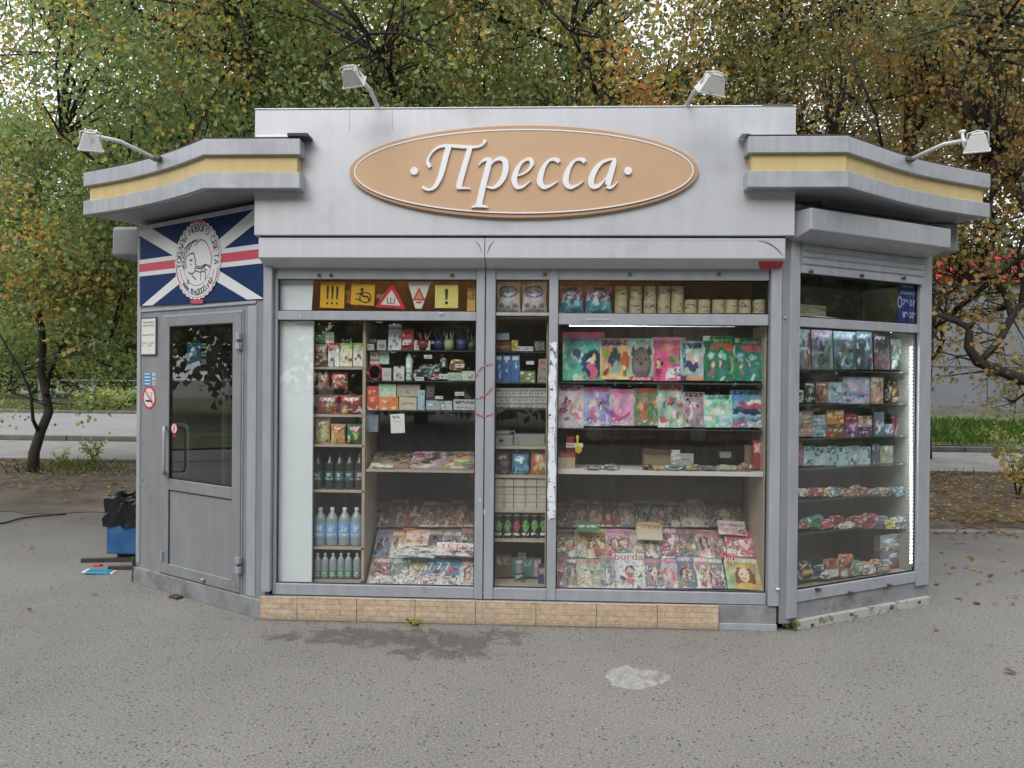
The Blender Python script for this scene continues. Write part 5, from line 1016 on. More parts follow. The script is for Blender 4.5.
rack_row(1, 2, [373, 389, 399, 411, 424, 441, 459, 475], [('mix', '4a90b8', 'c02850', 'blue and pink'), ('cross', 'c86838', 'e8d8c0', 'orange'), ('cross', 'c88828', 'a02828', 'amber'), ('face', 'a87848', 'b83028', 'tan and red'), ('mix', '3a5888', 'e0b030', 'dark blue and yellow'), ('couple', '806a88', 'd8d0e0', 'mauve'), ('mix', '4a6a58', 'd04830', 'green and red')], 2, GL[2])
T7 = [T('7', .08, .62, .22, .88, 'f0e8e8'), T('7', .32, .62, .46, .88, 'f0f0f0'), T('7', .54, .62, .68, .88, 'f0f0f0')]
rack_row(1, 1, [368, 389, 407, 423, 459, 475], [('cross', '8a4858', 'c8a8a0', 'dull pink'), ('cross', '3a7870', 'e0e8e0', 'teal'), ('cross', '98a068', '405840', 'olive'), ('cross', '3c7ca8', 'b82848', 'blue with white sevens', T7, 2), ('face', 'b8c0c8', 'c03850', 'white and pink')], 3, GL[1])
# loose issues overlapping the front step
def loose(r, off, A, label, text=None, yaw=0, tilt=None): magazine(FF, r, off, A, label, 'loose issues laid over the racks', text=text, yaw=yaw, tilt=tilt)
A = mag_art('mix', 'd8d4d0', 'c8283c', 401); A.rect(0, .70, 1, 1, 'd4d0d0'); loose((435, 543, 475, 556), .14, A, 'white issue with red title ТЁТЯ laid across the left rack by the post', [T('ТЁТЯ', .10, .55, .78, .95, 'c02838')], .03)
A = mag_art('cross', 'c8c8b8', '5070a0', 402); loose((396, 545, 434, 557), .145, A, 'white crossword issue with blue title laid across the left rack', None, .06)
A = mag_art('flowers', 'd8a080', 'c85030', 403); loose((405, 531, 428, 546), .20, A, 'pale orange issue tilted over the left rack', None, -.05)
# right rack
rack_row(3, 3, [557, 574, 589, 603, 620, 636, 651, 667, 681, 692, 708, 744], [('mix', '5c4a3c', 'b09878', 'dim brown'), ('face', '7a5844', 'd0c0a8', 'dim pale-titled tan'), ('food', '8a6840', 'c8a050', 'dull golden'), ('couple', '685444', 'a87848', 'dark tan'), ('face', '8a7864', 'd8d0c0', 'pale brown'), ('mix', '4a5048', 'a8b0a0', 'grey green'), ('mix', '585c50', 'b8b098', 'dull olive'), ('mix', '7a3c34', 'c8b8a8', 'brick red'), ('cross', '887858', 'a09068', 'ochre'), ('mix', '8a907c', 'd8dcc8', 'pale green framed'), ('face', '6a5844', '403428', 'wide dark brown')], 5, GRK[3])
rack_row(3, 2, [557, 576, 586, 608, 633, 645, 661, 681, 699, 716, 731], [('food', '6c6c5a', '402c28', 'grey green'), ('cross', 'a89858', '607040', 'narrow yellowish'), ('couple', '9a7030', 'd8c090', 'golden'), ('couple', 'b07898', 'd02860', 'pink'), ('mix', 'b0a088', '907050', 'beige'), ('face', '687068', '303840', 'slate'), ('mix', 'b04868', 'f0d8e0', 'crimson and white'), ('mix', '506058', 'b8386a', 'green with crimson'), ('face', 'a08878', 'a83848', 'tan with red title'), ('mix', '906858', 'b03050', 'brown pink')], 6, GRK[2])
rack_row(3, 1, [556, 568, 577, 601, 616, 647, 664, 680, 698, 713, 727], [('mix', '6a7884', 'b83040', 'slate blue with red foot'), ('face', '50565c', 'c8c8c0', 'narrow dark'), ('woman', '8c9470', 'b85040', 'olive with red title'), ('woman', '70808a', 'a83a58', 'blue grey'), ('woman', 'b4b6b4', 'a01850', 'white fashion', [T('burda', .06, .80, .96, .99, '9a1848')], -4), ('face', '5a6670', 'c04068', 'slate with pink title'), ('flowers', '909aa0', 'c03868', 'grey with flowers'), ('couple', '586480', 'b8b0c8', 'blue violet'), ('mix', 'b86a70', 'e8d8d0', 'pink red'), ('mix', '50707c', 'c0c8c0', 'teal grey')], 7, GRK[1])
A = Art(30, 38, '9a8a60', 410); A.rect(0, .0, 1, .66, 'a09868'); A.ell(.55, .32, .30, .36, '6a4428'); A.ell(.53, .40, .16, .20, 'd8a888'); A.ell(.47, .43, .03, .015, '302018'); A.ell(.60, .43, .03, .015, '302018'); A.ell(.53, .30, .05, .018, 'a04848'); A.ell(.55, .04, .34, .14, 'b09038'); A.rect(0, 0, .2, .5, '88a878'); A.rect(0, .80, .34, 1, 'b02028'); A.rect(.34, .72, 1, 1, 'a0a070'); A.ell(.6, .64, .2, .05, 'c0a838'); A.grain(.05, .4)
magazine(FF, (728, 554, 763, 589.5), .045, A, 'large magazine titled Ирония with a long haired woman at the right rack corner', 'loose issues laid over the racks', text=[T('Ирония', .04, .72, .96, .93, 'f0ece4')], yaw=.05)
A = mag_art('food', 'b0285c', 'f0d0dc', 411, cols=['e0d0c0']); A.rect(0, .74, 1, 1, 'b02860'); loose((728, 531, 756, 558), .22, A, 'magazine titled Торты with a crimson heading and a cake', [T('Торты', .15, .80, .85, .95, 'f0e8e8')], .04)
A = mag_art('mix', 'c890a8', 'e8d0dc', 412); loose((719, 521, 747, 535), .33, A, 'pale pink issue above the cake magazine', None, .05)
A = mag_art('mix', 'b07028', 'e0b060', 413); A.rect(0, .0, 1, .62, 'b8a890'); loose((637, 522, 663, 540), .30, A, 'orange headed issue laid over the middle of the right rack', None, .02)
A = Art(20, 8, '387a48', 414); A.words(.1, .3, .9, .7, 'd8e0c8', .6); loose((577, 522, 599, 531), .30, A, 'low issue with a green oval heading laid over the right rack', None, 0)

# ---------------------------------------------------------------- narrow window
for i, (x0, x1, lb) in enumerate(((496, 520.5, 'white toilet paper pack with violet oval, leftmost above the narrow window'), (521.5, 547, 'white toilet paper pack with violet oval next to the post'))):
    A = Art(26, 30, 'b8b4a8', 120 + i); A.ell(.48, .66, .40, .20, '584a80'); A.ell(.48, .66, .34, .15, 'a8a0b8'); A.words(.2, .60, .78, .72, '50407a', .6); A.ell(.2, .22, .10, .08, '5a6a80'); A.ell(.5, .16, .08, .07, '806a90'); A.ell(.8, .22, .10, .08, '6a6a80'); A.rect(.49, 0, .51, .5, '908c84'); A.rect(0, .9, .4, 1, 'b87888'); A.grain(.04, .15); A.a = np.clip(A.a * 1.25, 0, .8)
    bag(FF, (x0, 281, x1, 312), .09, A, 'paper_pack', lb, 'toilet paper', 'toilet paper packs', .05, seed=40 + i)
small_box((496, 333, 509, 340), so2, '8090a0', 'grey blue flat box on the top shelf of the narrow window', 'box', 130, None); small_box((495, 341.5, 511, 351), so2, '5a3424', 'dark brown box with pale print on the top shelf of the narrow window', 'box', 131, lambda A: A.words(.1, .3, .9, .6, 'a08060', .5)); small_box((511.5, 340, 518, 351), so2, 'a88820', 'small yellow box beside the dark brown one', 'box', 132, dots(['d8c060', '604018'])); small_box((534, 341, 545, 351), so2 + .01, '4a4438', 'small crate like box with crossed straps at the post', 'box', 133, lambda A: A.words(.1, .1, .9, .9, '90887c', .4))
small_box((517, 346.5, 533, 351), so2 - .02, 'a8acac', 'double white price tag on the top shelf of the narrow window', 'price tag', 134, lambda A: A.words(.05, .3, .95, .7, '505050', .5), th=.002, name='price_tag')
GBl = 'upright blue packs in the narrow window'
for i, (x0, x1) in enumerate(((494.5, 502.3), (502.6, 510.6), (511, 519.5))):
    small_box((x0, 354.5, x1, 382.5), so2, '2c5c98', f'tall blue pack with pale stars, {nth(i, 3)} of three', 'pack', 140 + i, lambda A: (A.blobs(5, ['6090c8', 'a8c0d8', '204880'], .1, .1, .9, .8, .06, .14), A.rect(.1, .82, .9, .95, 'b0c4d8')), name='pack', th=.05, group=GBl, res=(12, 24))
small_box((520, 371, 535, 382.5), so2, '687a48', 'olive green pack in the narrow window', 'pack', 145, dots(['98a878', '404830', 'c8c8a0']), name='pack'); small_box((538.5, 359, 547, 366), so2, 'a08070', 'small pale box topmost of the little stack by the post', 'box', 146, lambda A: A.words(.1, .2, .9, .8, '604040', .4)); small_box((538, 366.3, 547, 374), so2, '988878', 'small tan box in the middle of the little stack by the post', 'box', 147, lambda A: A.words(.1, .2, .9, .8, '503830', .4)); small_box((537.5, 374.3, 547, 382.5), so2, '8c8c80', 'small grey box lowest of the little stack by the post', 'box', 148, lambda A: A.words(.1, .2, .9, .8, '404040', .4)); small_box((526, 361, 534, 364.5), so2 - .01, 'b0b0b0', 'white price tag above the olive green pack', 'price tag', 149, None, th=.002, name='price_tag')
# rows of cigarette-size packs
A = Art(8, 9, 'a4a8a4', 150); A.rect(.1, .45, .9, .75, '68786c'); A.words(.1, .1, .9, .35, '50544f', .5); A2 = Art(8, 9, 'b0aca8', 151); A2.rect(.1, .5, .9, .8, '8a5858'); A2.words(.1, .1, .9, .35, '404440', .5); proto = {}
rown = ('top', 'middle', 'bottom')
for rI, (ya, yb) in enumerate(((388.2, 394.6), (394.9, 401.2), (401.5, 407.8))):
    for c in range(9):
        xa = 495 + c * 5.8; lb = f'small {"reddish" if (rI + c) % 3 == 1 else "green"} and white pack, {nth(c, 9)} in the pack wall’s {rown[rI]} row'
        if rI == 0 and c < 2: proto[c] = printed_box(FF, (xa, ya, xa + 5.4, yb), .13, A if (rI + c) % 3 != 1 else A2, 'small_pack', lb, 'pack', .03, 'wall of small packs in the narrow window'); continue
        src = proto[1] if (rI + c) % 3 == 1 else proto[0]; o = src.copy(); COL.objects.link(o); x0, x1, z0, z1 = place(FF, xa, ya, xa + 5.4, yb, .13); o.location = ((x0 + x1) / 2, .13, z0); o['label'] = lb
# beige machine with a curved cable
mc = thing('till_printer', 'grey beige till printer with a curved cable in the narrow window', 'printer', Matrix.Translation((0, 0, 0))); x0, x1, z0, z1 = place(FF, 495, 431, 513, 446.5, .16); M_MACH = mat('machine_beige', (.30, .31, .29), .5)
b = MB(); b.box(x0, x1, .16, .36, z0, z1 - .03, M_MACH); b.box(x0 + .004, x1 - .02, .17, .35, z1 - .028, z1, M_MACH); b.build('body', mc, bevel=.008, seg=2); b = MB(); b.box(x0 + .03, x0 + .055, .158, .1595, z0 + .03, z0 + .05, M_BLK); b.build('slot', mc)
x0, x1, z0, z1 = place(FF, 513, 434.5, 545, 446, .18); b = MB(); b.box(x0 + .002, x1, .18, .38, z0, z1, M_MACH); b.build('side_unit', mc, bevel=.005); b = MB(); b.tube([V3(509, 432, .15), V3(514, 431, .14), V3(516, 438, .14), V3(514, 447, .14), V3(518, 452, .13)], .004, M_MACH, k=6); b.build('cable', mc)
for i, (x0, x1, y0, c, cs, lb) in enumerate(((494.5, 510.5, 450, '3c2c2c', ['6a5858', '807070', '282020'], 'dark brown snack bag in the narrow window'), (511, 529.5, 452, '2f7094', ['a8c8d8', '1f5070', '5aa0c0'], 'blue snack bag in the middle of the narrow window'), (530, 548, 450, 'a8602c', ['d09050', '703818', 'e0c090'], 'orange snack bag by the post of the narrow window'))):
    A = Art(20, 24, c, 160 + i); A.blobs(9, cs, .1, .05, .9, .5, .07, .15); A.ell(.5, .68, .28, .14, cs[0]); A.words(.3, .62, .7, .74, 'e8e8e0', .6); A.grain(); bag(FF, (x0, y0, x1, 475.8), .13, A, 'snack_bag', lb, 'snack bag', None, .035, seed=50 + i)
colx = (494.5, 504, 513.5, 525, 536.5, 547.5)
for c in range(5):
    for r_ in range(4):
        ya = 478.5 + r_ * 8; lb = f'flat beige carton, {nth(c, 5)} column, ' + ('topmost', 'second from top', 'third from top', 'lowest')[r_] + ' in the carton wall'
        small_box((colx[c] + .3, ya + .3, colx[c + 1] - .3, ya + 7.9), .12 + .006 * ((c * 3 + r_ * 5) % 3), 'a49c8a', lb, 'carton', 170, lambda A: A.words(.1, .3, .5, .6, '8a8272', .3), th=.18, name='flat_carton', group='wall of plain beige cartons', res=(7, 5))
for i in range(6):
    A = Art(20, 20, '14181a', 200 + i); m_ = np.abs(A.y - .55) < .30 * np.exp(-((A.x - .5) / .12) ** 2); A.a[m_ & (A.n.rand(20, 20) < .8)] = n3('5a9a48' if i != 2 else 'a0283c'); A.words(.35, .12, .65, .24, 'c8ccc8', .6)
    can(FF, 498.5 + i * 9, 514.5, 539.5, .13, 8.4, A, f'black drink can with a {"red band" if i == 2 else "green glow"}, {nth(i, 6)} in the narrow window', 'black drink cans')
for r, off, c, lb, sd, dc in (((495, 555, 511, 577), .20, '5a4438', 'dark brown book like box at the bottom of the narrow window', 210, 'a08870'), ((511, 558, 534, 577), .22, '3f7068', 'teal box at the bottom of the narrow window', 211, '6a9a90'), ((534, 560, 541, 577), .2, 'a07888', 'dull pink box at the bottom of the narrow window', 212, 'c0a0a8'), ((538, 566, 547.5, 585), .10, '2c3468', 'dark blue box with yellow flank at the bottom corner of the narrow window', 213, 'b8a040'), ((518, 553, 526, 561), .21, '70706c', 'small grey box on top of the teal one', 214, '404448')):
    small_box(r, off, c, lb, 'box', sd, lambda A, dc=dc: A.words(.1, .6, .9, .85, dc, .6), th=.07)
A = Art(14, 22, '70787c', 215); A.rect(0, .1, 1, .5, '3c4448'); A.words(.3, .2, .7, .42, 'b0b8b8', .5); can(FF, 519, 562, 584, .09, 8, A, 'silver aerosol can standing at the bottom of the narrow window', None, 'aerosol_can', 'aerosol can')

# ---------------------------------------------------------------- wide window, top shelf
for i, (x0, x1) in enumerate(((559.5, 584), (585.5, 612.5))):
    A = Art(26, 26, '3a90a8', 220 + i); A.rect(0, .45, 1, 1, 'a87a90'); A.rect(.3, .55, .7, .98, '506090'); A.blobs(10, ['5ab0c8', '2878a0', '90c8d0'], 0, 0, 1, .4, .06, .14)
    for k in range(6): A.rect(.08 + k * .16, .38, .12 + k * .16, .68, '303860' if k % 2 else 'e0c8d0')
    A.ell(.5, .74, .30, .13, '8a3058'); A.words(.28, .68, .72, .80, 'e8d8e0', .6); A.grain(); bag(FF, (x0, 285.5, x1, 312.5), .09, A, 'paper_pack', ('turquoise and pink paper pack by the post of the wide window', 'turquoise and pink paper pack next to the toilet rolls')[i], 'toilet paper', 'toilet paper packs', .05, seed=60 + i)
def roll(fr, cxp, py0, py1, off, wpx, label, seed):
    x, z0 = P(fr, cxp, py1, off); _, z1 = P(fr, cxp, py0, off); x2, _ = P(fr, cxp + wpx / 2, py1, off); h = z1 - z0; r = abs(x2 - x); A = Art(22, 14, 'a89c78', seed)
    for _ in range(3): cx_, cy_ = A.r.uniform(.35, .65), A.r.uniform(.2, .8); A.ell(cx_, cy_, .08, .14, '4a4438'); A.ell(cx_ + .01, cy_ + .03, .07, .10, 'a89c78')
    A.grain(.04); b = MB(); b.grid(A.a, lambda u, v: (r * math.cos(-math.pi / 2 + (u - .5) * 6.28), r * math.sin(-math.pi / 2 + (u - .5) * 6.28), h * v), M_INK)
    b.cur = tuple(n3('b0a888')); n = 20; vs = []
    for rr2 in (r, r * .3):
        for j in range(n): a = 2 * math.pi * j / n; vs.append((rr2 * math.cos(a), rr2 * math.sin(a), h - .001 if rr2 == r else h - .001))
    for j in range(n): a = 2 * math.pi * j / n; vs.append((r * .3 * math.cos(a), r * .3 * math.sin(a), .002))
    b.add(vs, [(j, (j + 1) % n, n + (j + 1) % n, n + j) for j in range(n)] + [(n + j, n + (j + 1) % n, 2 * n + (j + 1) % n, 2 * n + j) for j in range(n)], M_INK)
    return tag(b.build('toilet_roll', mw=fr @ Matrix.Translation((x, off + r, z0))), label, 'toilet roll', 'beige toilet rolls on the top shelf')
rc = [621.5, 636, 650.5, 664.5, 678, 691.5, 705, 719.5, 732.5, 746, 760.5]
for i, x in enumerate(rc): roll(FF, x, 299.5, 313, .09, 12.8, f'beige wrapped toilet roll, {nth(i, 11)} in the bottom row of rolls', 240 + i)
for i in range(5): roll(FF, rc[i] + .4, 286.2, 299.2, .09, 12.8, f'beige wrapped toilet roll, {nth(i, 5)} in the stacked upper row of rolls', 260 + i)

# ---------------------------------------------------------------- wide window, hanging rows
GT, G2 = 'children’s magazines on the upper shelf of the wide window', 'toy packs on the second shelf of the wide window'
def up(r, off, A, label, group, text=None, name='magazine', cat='magazine', tilt=.10, yaw=0): magazine(FF, r, off, A, label, group, tilt=tilt, text=text, name=name, cat=cat, yaw=yaw)
A = Art(32, 34, '4a9a88', 301); A.rect(0, .86, 1, 1, 'd05a88'); A.words(.2, .74, .85, .86, '3c6a90', .7); A.blobs(14, ['78b888', '3a8078', 'a8d0a8', '5aa0b0'], 0, 0, .45, .7, .04, .10); A.ell(.68, .35, .27, .28, '1c3a58'); A.figure(.68, .06, .52, dress='c04878', hair='201828'); A.ell(.35, .55, .08, .12, '284870'); A.grain(.06); up((562.5, 332, 604.5, 380.5), .13, A, 'wide teal children’s magazine with a pink top edge and a dark haired girl', GT)
A = Art(26, 30, 'b89a50', 302); A.rect(0, .84, 1, 1, 'a8885c'); A.words(.08, .82, .92, .95, '403a70', .75); A.ell(.5, .52, .20, .26, '30444c'); A.ell(.14, .60, .12, .12, '86a030'); A.ell(.85, .45, .14, .22, 'a04820'); A.ell(.5, .25, .18, .14, '6a9a90'); A.figure(.18, .1, .32, dress='903828'); A.figure(.8, .08, .3, dress='306878'); A.rect(.1, .0, .9, .07, 'd0b878'); A.grain(.07); up((600, 338, 629.5, 379.5), .125, A, 'golden children’s magazine with several small figures and a violet title', GT)
A = Art(34, 38, '9aa8a0', 303); A.rect(0, .85, 1, 1, 'a8c8c0'); A.words(.3, .86, .9, .97, '5a8080', .6); A.ell(.52, .40, .40, .40, '5c5450'); A.a[((A.x > .12) & (A.x < .34) & (A.y > .62) & (A.y < .86) & (np.abs(A.x - .2) < (.86 - A.y) * .5))] = n3('4c4440'); A.a[((A.x > .66) & (A.x < .95) & (A.y > .62) & (A.y < .88) & (np.abs(A.x - .84) < (.88 - A.y) * .5))] = n3('4c4440'); A.ell(.52, .45, .33, .30, '6a615c'); A.ell(.37, .50, .06, .035, '7a4a18'); A.ell(.68, .50, .06, .035, '7a4a18'); A.ell(.37, .50, .02, .03, '100c0a'); A.ell(.68, .50, .02, .03, '100c0a'); A.ell(.52, .40, .04, .025, '302624'); A.ell(.52, .31, .12, .06, '7a726c'); A.rect(0, 0, 1, .10, 'a83848'); A.words(.1, .02, .9, .08, 'd8c0c0', .5); A.grain(.05, .35); up((628.5, 338.5, 653.5, 380.5), .13, A, 'magazine with a grey cat’s face and a red foot', GT)
A = Art(28, 34, 'c84a78', 304); A.words(.25, .70, .90, .82, 'd88060', .75); A.rect(0, .92, 1, .97, 'd88aa8'); A.rect(.45, .40, .95, .62, 'a09070'); A.blobs(4, ['607848', 'c0b080'], .5, .42, .9, .6, .05, .09); A.figure(.2, .08, .42, dress='a01848', hair='1c1020'); A.rect(.48, .06, .92, .32, 'c8bcc0'); A.words(.5, .08, .9, .3, '6a5a60', .4); A.grain(.05); up((652.5, 337, 686, 381), .135, A, 'pink colouring magazine with a white panel and black haired doll', GT)
A = Art(24, 30, '88a8a8', 305); A.words(.1, .80, .92, .96, '204858', .8); A.ell(.5, .35, .3, .14, '38305a'); A.ell(.5, .6, .25, .12, 'c0a8a0'); A.blobs(8, ['3a88a0', '204868', 'd86a80', 'e8e0c8'], .1, .15, .9, .75, .06, .12); A.rect(0, 0, .3, .1, '503868'); A.rect(.3, 0, 1, .07, 'd0805c'); A.grain(.07); up((680.5, 341, 703.5, 380.5), .125, A, 'pale blue children’s magazine with a dark title and red details', GT)
for i, (r, c, tc, lb) in enumerate((((703.5, 336, 735.5, 381), '1f7050', 'b85030', 'green children’s magazine with an orange title beside the pale blue one'), ((733, 338, 766, 381), '1c7464', 'b84860', 'green children’s magazine with a crimson title at the right end of the shelf'))):
    A = Art(28, 34, c, 306 + i); A.rect(.0, .90, .2, 1, 'c8d0c0'); A.words(.25, .70, .92, .84, tc, .85); A.words(.3, .86, .9, .93, 'a89850', .5)
    for k in range(2): A.ell(.25 + .32 * k, .54, .11, .08, '78b8b0'); A.ell(.25 + .32 * k, .54, .05, .035, 'b8d0c8'); A.figure(.26 + .32 * k, .08, .36, dress='8a6070' if k == 0 else '506a80', hair='b06848' if k == 0 else '302848', skin='d8a890')
    A.ell(.86, .35, .05, .18, '8aa040'); A.ell(.86, .5, .07, .06, '60a050'); A.ell(.6, .08, .08, .06, 'a8c0b0'); A.grain(.06); up(r, .13 + .004 * i, A, lb, GT)
row2 = [((557, 385, 583.5, 428), 'b8a8ac', ['905a70', '584058', 'd0b8c0', 'c06878'], 'white toy pack with grey and rose figures by the post', '8a4860'), ((582, 387, 611, 426), '8a90b0', ['c078a0', '5a88a8', 'd8a8c0', '7858a0'], 'pink and blue doll pack on the second shelf', 'b83a70'), ((607, 389, 635.5, 425.5), 'b890a8', ['d08ab0', 'c06898', 'd8c070', 'e0b0c8'], 'pack with a pink toy purse on the second shelf', 'c05a90'), ((634, 388, 658, 425.5), '6a7858', ['b84828', '3c7a48', 'd08850', 'a85878'], 'orange titled toy pack with a green figure on the second shelf', 'a83c1c'),
        ((657.5, 385, 683.5, 427.5), '90a498', ['5a7a68', 'b83840', 'd0d8d0', '384a40'], 'pale green and red pack with many small figures on the second shelf', 'b02838'), ((683, 392, 705, 427), '9a8a90', ['302c34', 'b05878', 'c8b8c0', '6a8088'], 'grey and rose comic with a black haired figure on the second shelf', '403840'), ((704, 395, 732.5, 427.5), '80b8a4', ['c0d8c8', 'd8b070', '58a098', 'b0d0b8'], 'mint green magazine on the second shelf', '386a70'), ((730.5, 390, 766, 427.5), '4a80a0', ['203c60', 'a8c8d8', 'b04868', '7ab0d0'], 'blue magazine with swooping shapes at the right end of the second shelf', '2a3c58')]
for i, (r, c, cs, lb, tc) in enumerate(row2):
    A = Art(28, 34, c, 320 + i)
    if 'purse' in lb: A.blobs(6, cs, 0, .6, 1, 1, .06, .12); A.ell(.5, .38, .36, .26, 'a84880'); A.ell(.5, .46, .34, .18, 'd080b0'); A.ell(.5, .42, .06, .03, 'e8d8e0'); A.rect(.05, .05, .3, .16, 'a83a78')
    elif 'swooping' in lb: A.ell(.6, .6, .4, .10, 'a03858'); A.ell(.5, .42, .5, .10, '203858'); A.ell(.7, .68, .3, .06, 'c8dce8'); A.ell(.4, .30, .5, .06, '88b8d8'); A.rect(.0, .02, .4, .16, 'b03068'); A.words(.5, .04, .95, .16, 'd8d8d8', .7)
    else: A.blobs(18, cs, .05, .05, .95, .82, .05, .13)
    if 'doll' in lb: A.figure(.4, .1, .55, dress='c06090', hair='c8a050'); A.figure(.7, .1, .5, dress='6a80b0', hair='6a3820')
    if 'green figure' in lb: A.figure(.7, .1, .5, dress='2c7a3c', skin='4a9a50', hair='2c7a3c'); A.figure(.35, .1, .5, dress='c06838', hair='c88050', skin='d8a080')
    A.rect(0, .88, 1, 1, c); A.words(.08, .86, .92, .97, tc, .8); A.words(.1, .02, .9, .1, 'e0d8d8', .4); A.grain(.08); up(r, .125 + .005 * (i % 3), A, lb, G2, name='toy_pack' if 'pack' in lb else 'magazine', cat='toy pack' if 'pack' in lb else 'magazine', yaw=(i % 3 - 1) * .01)
# things standing on the white shelf
small_box((558, 457.5, 575, 468.5), .12, 'a08868', 'tan flat box in the left corner of the white shelf', 'box', 340, None, th=.12); small_box((559.5, 453, 575.5, 460), .13, '8a2028', 'dark red box resting on the tan flat box', 'box', 341, lambda A: A.words(.1, .2, .9, .8, 'b86060', .3), th=.1)
rt = thing('toy_rattle', 'yellow toy rattle with a round end leaning in the left corner of the white shelf', 'toy'); M_YP = mat('yellow_plastic', (.62, .48, .02), .3)
b = MB(); b.tube([V3(578, 452, .11), V3(577.5, 441, .115), V3(577.5, 435.5, .12)], [.012, .008, .010], M_YP, k=8); b.build('handle', rt); x, z = P(FF, 578.5, 449.5, .10); b = MB(); b.prism_xz([(x + .024 * math.cos(i * .35), z + .028 * math.sin(i * .35)) for i in range(18)], .10, .118, M_YP); b.build('head', rt, bevel=.004)
small_box((566, 443, 583, 447.5), .105, 'b8b0a8', 'white strip card across the yellow rattle handle', 'card', 342, lambda A: A.words(.05, .2, .5, .8, 'a83840', .5), th=.003, name='card'); small_box((566.5, 436.5, 574, 453), .14, '8c1a30', 'crimson packet standing behind the strip card', 'packet', 343, None, name='packet', th=.02)
b = MB(); x0, x1, z0, z1 = place(FF, 645, 454, 670, 468.5, .16); M_CB = mat('cardboard', (.30, .21, .13), .8, noise=.1)
b.box(x0, x1, .16, .17, z0, z1, M_CB); b.box(x0, x1, .29, .30, z0, z1, M_CB); b.box(x0, x0 + .006, .171, .289, z0, z1, M_CB); b.box(x1 - .006, x1, .171, .289, z0, z1, M_CB); b.box(x0 + .007, x1 - .007, .171, .289, z0, z0 + .006, M_CB); b.add([(x0, .16, z1), (x1, .16, z1), (x1 + .01, .10, z1 + .03), (x0 - .03, .10, z1 + .045)], [(0, 1, 2, 3)], M_CB)
tag(b.build('cardboard_box'), 'open brown cardboard box on the white shelf', 'box')
small_box((670.5, 454, 693.5, 468.5), .14, '8a8a8e', 'grey printed box standing right of the cardboard box', 'box', 345, lambda A: (A.blobs(7, ['c8ccd0', '505058', 'b0b0b8'], .1, .1, .9, .9), A.rect(0, .8, .3, 1, 'b8b0a0')), th=.06); small_box((671, 450, 680, 454), .15, 'a8a49c', 'small pale card on top of the grey printed box', 'card', 346, None, th=.01, name='card')
small_box((752.5, 440, 766, 469), .14, '8a1c20', 'red toy pack with white letters in the right corner of the white shelf', 'toy pack', 347, lambda A: A.words(.1, .55, .9, .85, 'd0b0a8', .5), name='toy_pack', th=.03); small_box((744.5, 445, 752, 469), .2, '7a5c40', 'brown board leaning beside the red toy pack', 'board', 348, None, th=.012, lean=.0, name='board')
small_box((720, 452, 731, 458), .25, '808078', 'small grey tub farther back on the white shelf', 'tub', 349, None, name='tub')
for i, (x0, x1, c, lb) in enumerate(((585, 600, '5a4a4c', 'dark red key ring bundle'), (602, 618, '6a6460', 'grey pendant bundle'), (643, 652, '1c1c20', 'black and white pendant'), (653, 664, 'a89030', 'yellow pendant'), (665, 682, '4a6070', 'slate blue pendant'), (684, 700, '586850', 'green pendant bundle'), (701, 716, '50605c', 'grey green pendant'), (718, 738, '909070', 'pale olive trinket'), (739, 752, '8a4038', 'brick red trinket'))):
    lump(FF, (x0, 465.5 - (i % 3), x1, 470), .10, c, lb + ' lying along the edge of the white shelf', 'trinket', 'trinket', 30 + i)
# LED strips: lit, so they shine
M_LED = mat('led_light', (.9, .92, .95), .4, emit=((.85, .95, 1.0), 34.0)); M_LEDS = mat('led_light_soft', (.9, .92, .95), .4, emit=((.85, .95, 1.0), 16.0)); M_LEDW = mat('led_warm', (.9, .8, .6), .4, emit=((1.0, .62, .25), 26.0))
def led(fr, p0, p1, off, n, label, w_=.006, gm=None):
    x0, z0 = P(fr, *p0, off); x1, z1 = P(fr, *p1, off); t = thing('led_strip', label, 'lamp'); b = MB(fr)
    L_ = math.hypot(x1 - x0, z1 - z0); vert = abs(z1 - z0) > abs(x1 - x0)
    if vert: b.box(x0 - w_ * 1.2, x0 + w_ * 1.2, off + .0015, off + .004, z0, z1, M_FLASH)
    else: b.box(x0, x1, off + .0015, off + .004, z0 - w_, z0 + w_, M_FLASH)
    b.build('backing', t); b = MB(fr)
    for i in range(n):
        u = (i + .5) / n; x, z = x0 + (x1 - x0) * u, z0 + (z1 - z0) * u; s = L_ / n * .24
        if vert: b.box(x - w_, x + w_, off - .001, off + .001, z - s, z + s, gm or M_LED)
        else: b.box(x - s, x + s, off - .001, off + .001, z - w_ * .6, z + w_ * .6, gm or M_LED)
    return tag(b.build('diode', t), kind='stuff')
led(RF, (911.0, 564), (911.0, 346), .02, 62, 'bright vertical light strip at the far side of the angled window', .007, M_LEDS)
led(FF, (569, 325.7), (735, 325.7), .05, 60, 'dotted light strip under the rail of the wide window', .0026)
led(RF, (801, 326), (893, 332.5), .05, 20, 'thin light strip under the rail of the angled window', .004)
# inside ceiling lamps, hidden from the street by the head of the shopfront, glow on the top shelves
led(FF, (300, 268), (470, 268), .30, 12, 'warm light strip above the road sign plates', .012, M_LEDW); led(FF, (500, 268), (640, 268), .30, 10, 'warm light strip above the toilet paper packs', .012, M_LEDW)

